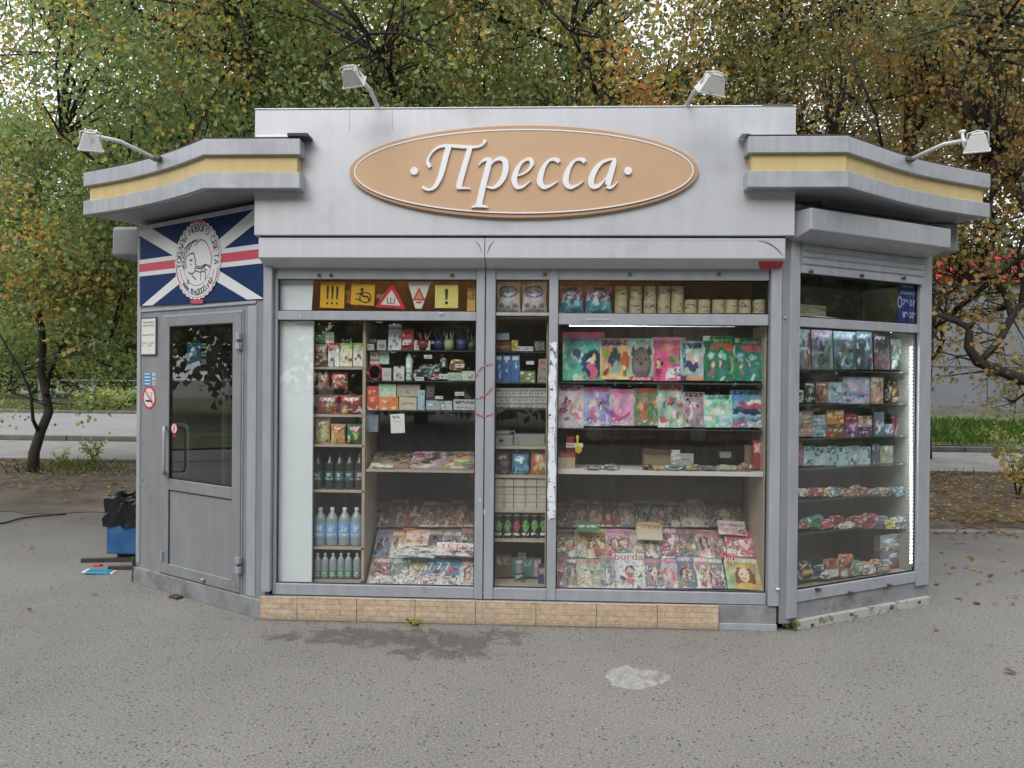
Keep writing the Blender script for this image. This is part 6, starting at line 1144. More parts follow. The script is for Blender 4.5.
# ---------------------------------------------------------------- angled window
so3 = .12
b = MB(RF); b.box(RX(797), RX(905, 450, .5), .46, .47, rz_s1 - .02, rz_h, mat('showcase_back', (.16, .145, .125), .35, noise=.3, nscale=2)); b.build('back_board', kiosk)
b = MB(RF); b.box(RX(915.5), RX(915.5) + .012, .03, .46, rz_s1 - .02, rz_h, mat('showcase_side', (.40, .40, .36), .4)); b.build('side_board', kiosk)
for py in (370, 403.5, 437, 466.5, 497, 528): shelf_board(RF, 796, 914, py, .05, .44, M_SHELFG, .007, poff=.06) if False else None
def rshelf(py, th=.007):
    z = RZ(850, py, .06); b = MB(RF); b.box(RX(796, 450, .05), RX(915), .06, .44, z - th, z, M_SHELFG); b.build('shelf', kiosk); return z
for py in (371, 404, 437.5, 466.5, 497, 528.5): rshelf(py)
b = MB(RF); z = RZ(850, 581, .03); b.box(RX(796), RX(915), .03, .45, z - .01, z + .004, M_WOOD); b.build('shelf', kiosk)
def rbox(r, base, label, seed, deco=None, th=.05, name='toy_pack', cat='toy pack', off=so3, group=None, lean=0, res=(18, 22)): small_box(r, off, base, label, cat, seed, deco, th, name, RF, lean, None, group, res)
top = [(796.5, 811, 329, '6a6e70', ['b84038', 'a8c8c8', '484c50', 'd0c8c8'], 'grey and red toy pack at the near end of the top shelf'), (812.5, 833, 330, '5c6a64', ['283430', 'a090b0', '788880', '405048'], 'green grey toy pack with a lilac top'), (834.5, 856.5, 331.5, '5a7070', ['203430', '88b8c0', '3c5048', '90a098'], 'green grey toy pack with a pale blue top'), (857.5, 873, 331.5, '2c3a48', ['a8c0d0', '18202c', '506070'], 'dark blue toy pack with white marks'), (874.5, 890, 334, '35282c', ['a02830', '1c1818', '605058', 'c8c0c0'], 'black toy pack with a red figure'), (891.5, 903, 339, '50605c', ['242c2c', '90a098', 'c0c8c0'], 'slim grey toy pack at the far end of the top shelf')]
for i, (x0, x1, y0, c, cs, lb) in enumerate(top):
    rbox((x0, y0, x1, 369.5), c, lb, 500 + i, lambda A, cs=cs, i=i: (A.rect(0, .8, 1, 1, ['88b0b0', 'a080b0', '70b0c0', '506880', '302830', '98a8a0'][i]), A.blobs(16, cs, .05, .05, .95, .78, .05, .14), A.words(.1, .84, .9, .95, 'e0e8e8', .5), A.rect(.84, .1, 1, .95, '8a3040' if i in (0,) else cs[2])), th=.03, lean=.05, group='toy packs on the top shelf of the angled window')
for i, (r, c, cs, lb) in enumerate((((796.5, 390, 803.5, 402.5), 'a0a49c', ['303430', '404848'], 'small black and white box on the second shelf of the angled window'), ((804.5, 382, 815, 402.5), '28362c', ['50705a', '788870', 'c0c8c0'], 'dark green pack on the second shelf of the angled window'), ((815.8, 382, 827.2, 403), '8a5a48', ['282420', 'c89078', '50302c'], 'dark and salmon pack on the second shelf of the angled window'), ((828, 382, 841.8, 403), '7aa0b0', ['c8d8e0', '3a7898', 'a87888'], 'light blue pack beside the salmon one'), ((842.5, 377, 869.5, 403.5), '9a98b0', ['4088a0', 'c0c0d8', '50405c', 'b888a8'], 'large lilac and blue pack in the middle of the second shelf'), ((870.5, 377, 883, 403.5), 'a07860', ['d09880', '40404c', '7ab0c8', '703838'], 'orange and blue pack at the right of the lilac one'))):
    rbox(r, c, lb, 520 + i, lambda A, cs=cs: (A.blobs(12, cs, .05, .1, .95, .85, .05, .15), A.words(.1, .84, .9, .95, 'd8e0e0', .6)), th=.04)
for i, (r, c, lb) in enumerate((((886, 378, 897, 403), '4a3020', 'brown fluffy toy at the far end of the second shelf'), ((897, 382, 907, 403), '5a4230', 'pale brown fluffy toy by the light strip'), ((890, 414, 899, 437), '6a3038', 'crimson fluffy toy on the third shelf'), ((899, 417, 908, 438), '50605c', 'grey fluffy toy on the third shelf by the light strip'), ((895, 440, 908, 466), '8a6a38', 'golden fluffy toy on the fourth shelf by the light strip'))): lump(RF, r, so3 + .05, c, lb, 'soft toy', 'soft_toy', 60 + i)
r3 = [((796.5, 411, 812.5, 423.5), '988478', ['b05838', 'c8b8a8', '5a7868'], 'upper card box with orange pictures at the near end'), ((796.5, 424, 812.5, 436.5), '9a8474', ['b06040', 'd0c0a8', '607048'], 'lower card box with orange pictures at the near end'), ((813, 415, 826, 425), '8a9aa8', ['3a6a98', 'd0d8e0'], 'upper blue white card box'), ((813, 425.3, 826, 436.8), '7a94a0', ['2f6888', 'd0e0e0'], 'lower blue white card box'), ((826.6, 410, 844, 424), 'b87820', ['e0a040', 'd8c898', 'a04818'], 'upper box of amber packs'), ((826.6, 424.3, 844, 437), '7c5a30', ['305030', 'a83828', 'c09040'], 'lower box of green and amber packs'), ((845, 414, 857, 422), '801828', ['a83040'], 'red box on top of the violet packs'), ((845, 422.4, 857.5, 437), '7a4a7c', ['b888b8', '402040', 'd8c0d8'], 'violet and white pack box'), ((858, 416, 872, 427), 'a08078', ['803028', 'd0c0b8'], 'pale box with a red picture'), ((858, 427.4, 872, 437), '50304c', ['8a5878', '241828'], 'dark plum box'), ((873.5, 412, 884, 437), '3a5860', ['7aa0a8', 'c8ccd0', '802838'], 'teal blister pack'), ((884.5, 424, 893, 437), '3c4c70', ['a8b0c0', '6080a0'], 'blue blister pack')]
for i, (r, c, cs, lb) in enumerate(r3): rbox(r, c, lb + ', third shelf, angled window', 540 + i, lambda A, cs=cs: (A.blobs(9, cs, .05, .05, .95, .95, .06, .18), A.words(.1, .4, .9, .6, 'd8d8d8', .3)), th=.07, name='card_box', cat='box', res=(16, 12))
for i in range(6):
    x0 = 803.5 + i * 11.2; rbox((x0, 446 + (i % 2), x0 + 10.8, 465.5), ['8aa8ac', '94acb0', '809ca4', '8cb0b0', '8aa4b0', '98b0b4'][i], f'pale teal picture box, {nth(i, 6)} in the fourth row of the angled window', 560 + i, lambda A: (A.blobs(8, ['2f5868', 'd0dce0', '587c88', '244858'], .05, .05, .95, .95, .06, .16), A.words(.1, .8, .9, .95, '385868', .5)), th=.06, name='picture_box', cat='box', group='pale teal picture boxes', res=(12, 16))
rbox((796.5, 443, 802.5, 465), '9a5070', 'pink box at the near end of the fourth row of the angled window', 570, dots(['c890a8', '6a2848']), name='picture_box', cat='box'); rbox((872, 444, 879, 466), '38404c', 'dark slate box right of the pale teal boxes', 571, dots(['90a0b0', '202830']), name='picture_box', cat='box'); rbox((880, 446, 893, 466), '6a7060', 'grey box with coloured spots on the fourth row', 572, dots(['b08850', '405048', 'c0b8a0']), name='picture_box', cat='box')
names5 = [('c8b8a8', 'cream'), ('802c34', 'dark red'), ('a03a4a', 'rose'), ('b89a30', 'yellow'), ('5a7888', 'blue grey'), ('384048', 'nearly black'), ('a86a30', 'amber'), ('6a4430', 'brown'), ('784c34', 'chestnut'), ('4a5860', 'slate'), ('8a7a50', 'khaki'), ('b06858', 'salmon'), ('3a6a80', 'blue'), ('607848', 'green')]
for i, (c, nm) in enumerate(names5):
    x0 = 797 + i * 7.9; dy = -i * .12
    lump(RF, (x0 - 1, 488.5 + dy - (i * 5) % 3, x0 + 8.6, 496.5), so3 - .03 + .02 * (i % 2), c, f'{nm} wrapped sweet packet on the fifth shelf of the angled window', 'sweet packet', 'sweet_packet', 80 + i, 'wrapped packets on the fifth shelf')
names6 = [('8a2c3c', 'crimson', 797, 806, 520), ('1f6a48', 'long green', 804, 822, 513), ('a8404c', 'rose', 820, 830, 517), ('7a1c24', 'dark red', 829, 842, 511), ('c0b8b0', 'white', 838, 850, 519), ('801c20', 'deep red', 848, 862, 512), ('8c2424', 'brick red', 861, 874, 513), ('3a5c80', 'blue', 872, 884, 514), ('b0a83c', 'yellow green', 883, 893, 515), ('8a98a8', 'pale grey', 891, 902, 514), ('5a6878', 'slate', 900, 910, 516)]
for i, (c, nm, x0, x1, y0) in enumerate(names6): lump(RF, (x0 - 1, y0 + 2, x1 + 1, 528.5), so3 - .03 + .02 * (i % 2), c, f'{nm} toy car packet on the sixth shelf of the angled window', 'toy packet', 'toy_packet', 100 + i, 'packets on the sixth shelf')
names7 = [('15181a', 'black netted', 796, 809, 560), ('22282a', 'black and white netted', 808, 822, 563), ('b8bcb8', 'white', 822, 834, 570), ('8a2820', 'red', 826, 838, 556), ('a0502c', 'orange red', 837, 848, 555), ('5a5030', 'olive', 840, 852, 566), ('6a7a40', 'green', 847, 858, 558), ('b09a50', 'yellow', 856, 866, 558), ('b8b0a0', 'cream', 862, 871, 562), ('c06028', 'bright orange', 869, 877, 557), ('505c6c', 'slate blue', 876, 886, 562)]
for i, (c, nm, x0, x1, y0) in enumerate(names7): lump(RF, (x0 - 1, y0, x1 + 2, 579 - i * .6), so3 - .05 + .03 * (i % 2), c, f'{nm} bag of small toys at the bottom of the angled window', 'toy bag', 'toy_bag', 120 + i, 'bags on the floor of the angled window')
rbox((880, 534, 906, 550), '7c8088', 'upper framed pack of coloured figures in the bottom right corner', 590, lambda A: A.blobs(14, ['a06050', 'd0d0d0', '404858', '78a0a8'], .05, .05, .95, .95, .06, .14)); rbox((880, 550.5, 907, 567.5), '6a6070', 'lower framed pack of coloured figures in the bottom right corner', 591, lambda A: (A.blobs(10, ['90b0c0', 'd0d0d8', '503848'], .05, .35, .95, .95, .06, .14), A.rect(0, 0, 1, .3, '803050')))
rbox((797, 305, 826, 317), 'a09884', 'pale flat box in the upper pane of the angled window', 592, None, name='box', cat='box', off=.2); b = MB(RF); x0, z0 = P(RF, 815, 317, .10); x1, z1 = P(RF, 857, 322.5, .10); b.tube([(x0, .10, z0), (x1, .12, z1 + .01)], .010, M_SW, k=8); tag(b.build('white_tube'), 'white tube lying along the rail of the angled window', 'tube')
b = MB(RF); z = RZ(850, 322, .1); b.box(rb_, RX(915), .05, .44, z - .03, z - .015, M_WOOD); b.build('shelf', kiosk)

# ================================================================ parked cars across the street, seen in the wide window's reflection
def car(label, loc, rz, paint, group):
    t = thing('parked_car', label, 'car', Matrix.Translation(loc) @ Matrix.Rotation(rz, 4, 'Z'), group); mp = mat('car_paint_' + paint[0], paint[1], .25, .3, spec=.7)
    side = [(-2.1, .32), (-2.12, .62), (-2.05, .86), (-1.85, .95), (-1.62, 1.0), (-1.15, 1.40), (-.9, 1.46), (.35, 1.46), (.60, 1.40), (1.15, .98), (1.85, .84), (2.08, .66), (2.12, .34)]
    def arch(cx): return [(cx + .36 * math.cos(a), .31 + .36 * math.sin(a)) for a in [math.pi * i / 8 for i in range(9)]]
    bot = [(p[0], p[1]) for p in arch(1.30)] + [(p[0], p[1]) for p in arch(-1.30)]
    poly = side + [(1.66, .24)] + bot[:9] + [(.94, .24), (-.94, .24)] + bot[9:] + [(-1.66, .24)]
    b = MB(); b.prism_xz(poly, -.82, .82, mp); b.build('body', t, bevel=.04, seg=2); mg = mat('car_glass', (.02, .025, .03), .05, spec=.8)
    for s in (-1, 1):
        b = MB(); y = s * .826; 
        for q in ([(-1.45, 1.0), (-1.08, 1.34), (-.85, 1.38), (-.32, 1.38), (-.32, .98)], [(-.24, .98), (-.24, 1.38), (.33, 1.38), (.55, 1.34), (.98, .98)]): b.prism_xz(q, y - .004, y + .004, mg)
        b.build('side_window', t)
        for cx in (-1.30, 1.30):
            w = MB(); w.tube([(cx, s * .66, .31), (cx, s * .83, .31)], .31, mat('tyre', (.015, .015, .015), .85), k=28, smooth=False); wo_ = w.build('wheel', t); w = MB(); w.tube([(cx, s * .80, .31), (cx, s * .845, .31)], .2, mat('rim', (.45, .46, .48), .3, .6), k=20, smooth=False)
            for k in range(6): a = k * 1.047; w.box(cx + .11 * math.cos(a) - .025, cx + .11 * math.cos(a) + .025, s * .846 - .004, s * .846 + .004, .31 + .11 * math.sin(a) - .025, .31 + .11 * math.sin(a) + .025, M_BLK)
            w.build('rim', wo_)
    b = MB(); b.add([(1.13, -.70, 1.01), (1.13, .70, 1.01), (.64, .62, 1.395), (.64, -.62, 1.395)], [(0, 1, 2, 3)], mg); b.build('windscreen', t)
    for s in (-1, 1): b = MB(); b.box(2.02, 2.13, s * .6 - .16, s * .6 + .16, .6, .74, M_FLASH); b.build('headlight', t, bevel=.02); b = MB(); b.box(-2.14, -2.04, s * .62 - .14, s * .62 + .14, .68, .86, M_PINK); b.build('tail_light', t, bevel=.02)
    return t
car('dark blue parked car across the street, mirrored left in the wide window', (2.55, -15.2, 0), math.pi, ('navy', (.012, .02, .06)), 'parked cars mirrored in the glass'); car('black parked car across the street, mirrored right in the wide window', (7.3, -15.5, 0), math.pi, ('black', (.012, .012, .014)), 'parked cars mirrored in the glass')
# ================================================================ ground
def asphalt():
    m = bpy.data.materials.new('worn_asphalt'); m.use_nodes = True; t = m.node_tree; N = t.nodes; L = t.links; bs = N['Principled BSDF']; tc = N.new('ShaderNodeTexCoord')
    def noise(s, d=6, r=.6, dist=0):
        n = N.new('ShaderNodeTexNoise'); n.inputs['Scale'].default_value = s; n.inputs['Detail'].default_value = d; n.inputs['Roughness'].default_value = r; n.inputs['Distortion'].default_value = dist; L.new(tc.outputs['Object'], n.inputs[0]); return n.outputs[0]
    def rng_(src, a, b, c, d, cl=True):
        q = N.new('ShaderNodeMapRange'); q.clamp = cl
        for i, v in enumerate((a, b, c, d)): q.inputs[i + 1].default_value = v
        L.new(src, q.inputs[0]); return q.outputs[0]
    def mixc(f, a, b):
        q = N.new('ShaderNodeMix'); q.data_type = 'RGBA'; L.new(f, q.inputs[0])
        for i, v in ((6, a), (7, b)):
            if isinstance(v, tuple): q.inputs[i].default_value = (*v, 1)
            else: L.new(v, q.inputs[i])
        return q.outputs[2]
    def math_(op, a, b):
        q = N.new('ShaderNodeMath'); q.operation = op
        for i, v in enumerate((a, b)):
            if isinstance(v, (int, float)): q.inputs[i].default_value = v
            else: L.new(v, q.inputs[i])
        return q.outputs[0]
    base = mixc(rng_(noise(.45, 8, .62), .36, .66, 0, 1), (.162, .152, .130), (.262, .246, .214))
    base = mixc(rng_(noise(2.6, 8, .7), .5, .75, 0, .5), base, (.25, .24, .22))
    sp = mixc(rng_(noise(90, 3, .6), .42, .62, 0, 1), (.085, .082, .08), (.32, .31, .29))
    c = mixc(rng_(noise(40, 2, .5), 0, 1, .45, .55), base, sp)
    # embedded dark stones
    v = N.new('ShaderNodeTexVoronoi'); v.inputs['Scale'].default_value = 42; v.inputs['Randomness'].default_value = 1; L.new(tc.outputs['Object'], v.inputs[0])
    vc = N.new('ShaderNodeSeparateColor'); L.new(v.outputs['Color'], vc.inputs[0])
    st = math_('MULTIPLY', rng_(v.outputs['Distance'], .26, .38, 1, 0), rng_(vc.outputs[0], .78, .81, 0, 1))
    c = mixc(math_('MULTIPLY', st, .8), c, (.045, .044, .043))
    st2 = math_('MULTIPLY', rng_(v.outputs['Distance'], .2, .3, 1, 0), rng_(vc.outputs[1], .93, .95, 0, 1))
    c = mixc(math_('MULTIPLY', st2, .6), c, (.36, .35, .33))
    # damp stain in front of the plinth and oily marks by the door
    sx = N.new('ShaderNodeSeparateXYZ'); L.new(tc.outputs['Object'], sx.inputs[0])
    def blob(cx, cy, rx, ry):
        a = math_('POWER', math_('DIVIDE', math_('SUBTRACT', sx.outputs[0], cx), rx), 2); b = math_('POWER', math_('DIVIDE', math_('SUBTRACT', sx.outputs[1], cy), ry), 2)
        return math_('SUBTRACT', 1.0, math_('ADD', a, b))
    n5 = noise(7, 9, .68, .6)
    bl = math_('MAXIMUM', math_('MAXIMUM', blob(-.95, -.33, .95, .22), blob(-.62, -.50, .40, .30)), blob(-.25, -.2, .25, .12))
    mk = rng_(math_('ADD', math_('MULTIPLY', bl, .17), math_('ADD', math_('MULTIPLY', n5, .7), math_('MULTIPLY', noise(22, 6, .7), .3))), .55, .64, 0, .62)
    mk = math_('MULTIPLY', mk, rng_(bl, -.1, .1, 0, 1))
    c = mixc(mk, c, (.050, .048, .048))
    bl2 = math_('MAXIMUM', blob(-3.9, 2.2, .5, .3), blob(-4.4, 3.3, 1.1, .5)); mk2 = rng_(math_('ADD', math_('MULTIPLY', bl2, .25), n5), .6, .75, 0, .6); c = mixc(mk2, c, (.06, .058, .055))
    dm = rng_(math_('ADD', math_('MULTIPLY', sx.outputs[1], .22), noise(1.1, 8, .7)), .62, 1.25, 0, .85); dm = math_('MULTIPLY', dm, rng_(sx.outputs[1], .3, 3.2, 0, 1)); c = mixc(dm, c, (.085, .077, .067))  # tree shade painted into the asphalt towards the back, with some washed-on soil
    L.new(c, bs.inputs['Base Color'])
    ro = rng_(mk, 0, 1, .88, .55); L.new(ro, bs.inputs['Roughness'])
    bp = N.new('ShaderNodeBump'); bp.inputs['Strength'].default_value = .55; bp.inputs['Distance'].default_value = .006
    h = math_('ADD', noise(110, 4, .6), math_('MULTIPLY', noise(14, 5, .6), .8)); L.new(h, bp.inputs['Height']); L.new(bp.outputs[0], bs.inputs['Normal'])
    return m
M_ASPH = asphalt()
M_SOIL = mat('bare_soil', (.085, .068, .050), .95, noise=.45, nscale=1.6, bump=.8, bscale=14, dirt=(.035, .03, .022), dscale=2.4, dlo=.5, dhi=.75)
M_PATH = mat('pale_path', (.20, .195, .183), .9, noise=.12, nscale=1.2, bump=.2, bscale=30, dirt=(.11, .105, .097), dscale=1.5, dlo=.52, dhi=.75)
M_ROADM = mat('pale_road', (.19, .187, .18), .9, noise=.12, nscale=.7, bump=.15, bscale=20)
M_KERB = mat('kerb_concrete', (.12, .115, .105), .9, noise=.25, nscale=4, bump=.3, bscale=20)
M_KERB2 = mat('worn_kerb', (.14, .135, .12), .9, noise=.3, nscale=3, bump=.4, bscale=15)
M_LAWN = mat('lawn_soil', (.075, .10, .032), .95, noise=.4, nscale=1.2, bump=.5, bscale=10, dirt=(.16, .14, .07), dscale=.5, dlo=.5, dhi=.7)
def sheet(name, x0, x1, y0, y1, z, m, nx=1, ny=1, wob=0.0, seed=0, rag=0.0):
    r = random.Random(seed); b = MB(); vs = []
    for j in range(ny + 1):
        for i in range(nx + 1):
            e = rag if j in (0, ny) else 0
            vs.append((x0 + (x1 - x0) * i / nx, y0 + (y1 - y0) * j / ny + r.uniform(-e, e), z + (r.uniform(0, wob) if 0 < j < ny else 0)))
    b.add(vs, [(j * (nx + 1) + i, j * (nx + 1) + i + 1, (j + 1) * (nx + 1) + i + 1, (j + 1) * (nx + 1) + i) for j in range(ny) for i in range(nx)], m, smooth=True)
    return struct(name, b)
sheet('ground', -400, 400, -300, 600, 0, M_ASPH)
sheet('soil_strip', -24, 24, 3.75, 8.9, .006, M_SOIL, 300, 20, .05, 1, .14)
sheet('path', -80, 80, 9.05, 13.6, .008, M_PATH)
sheet('road', -120, 120, 14.0, 27.5, .006, M_ROADM)
sheet('lawn', -120, 120, 28.2, 120, .012, M_LAWN, 60, 20, .1, 3)
sheet('verge', 7, 60, 15.4, 28.2, .03, M_LAWN, 40, 20, .08, 4)
b = MB()
for i in range(60):
    x = -60 + i * 2.0; b.box(x + .01, x + 1.99, 13.65, 13.85, 0, .13, M_KERB)
struct('kerb', b, bevel=.015)
b = MB()
for i in range(60):
    x = -60 + i * 2.0; b.box(x + .01, x + 1.99, 8.93, 9.03, 0, .07, M_KERB)
    b.box(x + .01, x + 1.99, 27.7, 27.9, 0, .12, M_KERB)
for i in range(14):
    x = 3.0 + i * 2.0; b.box(x + .01, x + 1.99, 3.5, 3.62, -.02, .018, M_KERB2)
struct('kerb', b, bevel=.012)

sheet('lawn', -60, -15, -40, 3.2, .02, M_LAWN, 30, 20, .08, 6)
sheet('path', -14.8, -12.5, -40, 3.2, .01, M_PATH)
sheet('verge', 15, 60, -40, 3.2, .02, M_LAWN, 30, 20, .08, 7)
# grit gathered at the foot of the kiosk and strewn on the asphalt
rs = np.random.RandomState(6); b = MB(); M_GRIT = mat('grit', rough=.9, attr='col')
def pebble(x, y, r):
    k = rs.uniform(.05, .35); b.cur = (k, k * .95, k * .88); q = rs.uniform(.6, 1.3, 6) * r
    b.add([(x + q[0], y, .001), (x, y + q[1], .001), (x - q[2], y, .001), (x, y - q[3], .001), (x + rs.uniform(-.3, .3) * r, y, q[4] * .8)], [(0, 1, 4), (1, 2, 4), (2, 3, 4), (3, 0, 4)], M_GRIT)
for (ax, ay, bx, by, n_, sp) in ((-3.24, .78, -1.95, -.06, 170, .06), (-1.95, -.05, 1.6, -.05, 420, .035), (1.62, -.04, 2.9, .68, 190, .05)):
    for _ in range(n_):
        t_ = rs.uniform(); dx_, dy_ = bx - ax, by - ay; l_ = math.hypot(dx_, dy_); o_ = abs(rs.normal(0, sp)) + .002; pebble(ax + dx_ * t_ + dy_ / l_ * o_, ay + dy_ * t_ - dx_ / l_ * o_, rs.uniform(.002, .007))
for _ in range(420): pebble(rs.uniform(-4.5, 4.5), rs.uniform(-4, 3.5), rs.uniform(.003, .009))
tag(b.build('grit'), 'small stones and grit along the foot of the kiosk and on the asphalt', 'grit', None, 'stuff')
# pale lump of spilt concrete in the asphalt
rng = random.Random(11)
b = MB(); n = 26; rings = 6; vs = []; cc = []
nr = np.random.RandomState(4)
rad = [1 + .10 * math.sin(3 * a + 1) + .05 * math.sin(7 * a) + rng.uniform(-.05, .05) for a in [2 * math.pi * j / n for j in range(n)]]
vs.append((0, 0, .012))
for i in range(1, rings + 1):
    for j in range(n):
        a = 2 * math.pi * j / n; q = i / rings
        h = .024 * (1 - q ** 3) + (rng.uniform(-.007, .008) if i < rings else -.003)
        if i in (2, 3) and 2 < (a + .4) % 6.28 < 5.4: h += .014
        vs.append((.185 * q * rad[j] * math.cos(a), .15 * q * rad[j] * math.sin(a), h))
fs = [(0, 1 + j, 1 + (j + 1) % n) for j in range(n)]
for i in range(rings - 1):
    for j in range(n):
        fs.append((1 + i * n + j, 1 + (i + 1) * n + j, 1 + (i + 1) * n + (j + 1) % n, 1 + i * n + (j + 1) % n))
b.add(vs, fs, mat('spilt_concrete', (.33, .32, .295), .9, noise=.25, nscale=14, bump=.8, bscale=30, dirt=(.22, .20, .17), dscale=12, dlo=.5, dhi=.62), smooth=False)
o = b.build('concrete_lump'); o.location = (.51, -.89, 0); tag(o, 'pale lump of dried concrete stuck on the asphalt in front of the kiosk', 'concrete lump')

# ================================================================ vegetation
def leaf_arr(C, size, cols, rs, hang=.6):
    """C: n x 3 leaf places; one folded leaf of four points and two faces each"""
    n = len(C); a = rs.uniform(0, 2 * np.pi, n); tilt = rs.normal(hang * -1.1, .5, n)
    d = np.stack([np.cos(a) * np.cos(tilt), np.sin(a) * np.cos(tilt), np.sin(tilt)], 1)
    sd = np.cross(d, rs.normal(size=(n, 3))); sd /= np.linalg.norm(sd, axis=1)[:, None]; up = np.cross(sd, d)
    L = (size * rs.uniform(.65, 1.25, n))[:, None]
    V = np.stack([C, C + d * L * .38 + sd * L * .44 + up * L * .10, C + d * L * .75 + sd * L * .25, C + d * L * 1.05, C + d * L * .75 - sd * L * .25, C + d * L * .38 - sd * L * .44 + up * L * .10], 1).reshape(-1, 3)
    return V, np.repeat(cols, 6, 0)
def leaf_mesh(name, V, cols, m):
    n = len(V) // 6; me = bpy.data.meshes.new(name); me.vertices.add(len(V)); me.vertices.foreach_set('co', V.astype(np.float32).ravel())
    q = np.array([0, 1, 2, 3, 0, 3, 4, 5]); idx = (np.arange(n)[:, None] * 6 + q[None, :]).ravel()
    me.loops.add(len(idx)); me.loops.foreach_set('vertex_index', idx.astype(np.int32)); me.polygons.add(2 * n)
    me.polygons.foreach_set('loop_start', (np.arange(2 * n) * 4).astype(np.int32))
    at = me.color_attributes.new('col', 'FLOAT_COLOR', 'POINT'); ca = np.ones((len(V), 4), np.float32); ca[:, :3] = cols; at.data.foreach_set('color', ca.ravel())
    me.update(calc_edges=True); me.materials.append(m)
    return me
def leaf_mat():
    m = bpy.data.materials.new('leaf'); m.use_nodes = True; t = m.node_tree; N = t.nodes; L = t.links; N.clear()
    o = N.new('ShaderNodeOutputMaterial'); a = N.new('ShaderNodeAttribute'); a.attribute_name = 'col'; b = N.new('ShaderNodeBsdfPrincipled'); b.inputs['Roughness'].default_value = .5; b.inputs['Specular IOR Level'].default_value = .35
    tr = N.new('ShaderNodeBsdfTranslucent'); mx = N.new('ShaderNodeMixShader'); mx.inputs[0].default_value = .5
    h = N.new('ShaderNodeHueSaturation'); h.inputs['Saturation'].default_value = 1.15; h.inputs['Value'].default_value = 1.7
    L.new(a.outputs[0], b.inputs['Base Color']); L.new(a.outputs[0], h.inputs['Color']); L.new(h.outputs[0], tr.inputs[0]); L.new(b.outputs[0], mx.inputs[1]); L.new(tr.outputs[0], mx.inputs[2]); L.new(mx.outputs[0], o.inputs[0])
    return m
M_LEAF = leaf_mat()
M_BARK = mat('bark', (.030, .025, .021), .9, noise=.4, nscale=6, stretch=(3, 3, .6), bump=.8, bscale=25)
PAL = {'green': (((.078, .098, .040), .50), ((.050, .072, .034), .26), ((.14, .13, .042), .12), ((.17, .14, .045), .05), ((.14, .088, .038), .07)),
       'mixed': (((.088, .095, .038), .38), ((.055, .068, .032), .20), ((.15, .125, .042), .17), ((.165, .125, .045), .09), ((.14, .088, .036), .12), ((.17, .09, .035), .05)),
       'rusty': (((.074, .080, .038), .36), ((.048, .060, .030), .18), ((.135, .108, .038), .20), ((.16, .095, .036), .10), ((.125, .078, .036), .13), ((.085, .060, .036), .08)),
       'dark': (((.030, .048, .018), .50), ((.020, .032, .014), .35), ((.09, .09, .025), .10), ((.15, .12, .03), .05)),
       'yellowgreen': (((.10, .12, .028), .42), ((.06, .085, .025), .2), ((.20, .18, .035), .22), ((.30, .22, .03), .16))}
LEAF_GAIN = 3.0
def pick_cols(pal, C, rs):
    n = len(C); ks = PAL[pal]; pr = np.array([k[1] for k in ks]); pr = np.cumsum(pr / pr.sum())
    # neighbouring leaves turn together
    ph = rs.uniform(0, 6, 6)
    f = (np.sin(C[:, 0] * 1.9 + ph[0]) + np.sin(C[:, 1] * 2.1 + ph[1]) + np.sin(C[:, 2] * 2.4 + ph[2]) + 1.2 * np.sin(C[:, 0] * 4.7 + C[:, 2] * 4.1 + ph[3]) + 1.2 * np.sin(C[:, 1] * 5.3 - C[:, 2] * 5.0 + ph[4])) / 10.8 + .5
    u = .74 * f + .26 * rs.uniform(0, 1, n)
    u = np.argsort(np.argsort(u)) / n
    i = np.searchsorted(pr, u); c = np.array([k[0] for k in ks])[np.clip(i, 0, len(ks) - 1)]
    return c * LEAF_GAIN * rs.uniform(.75, 1.22, (n, 1))
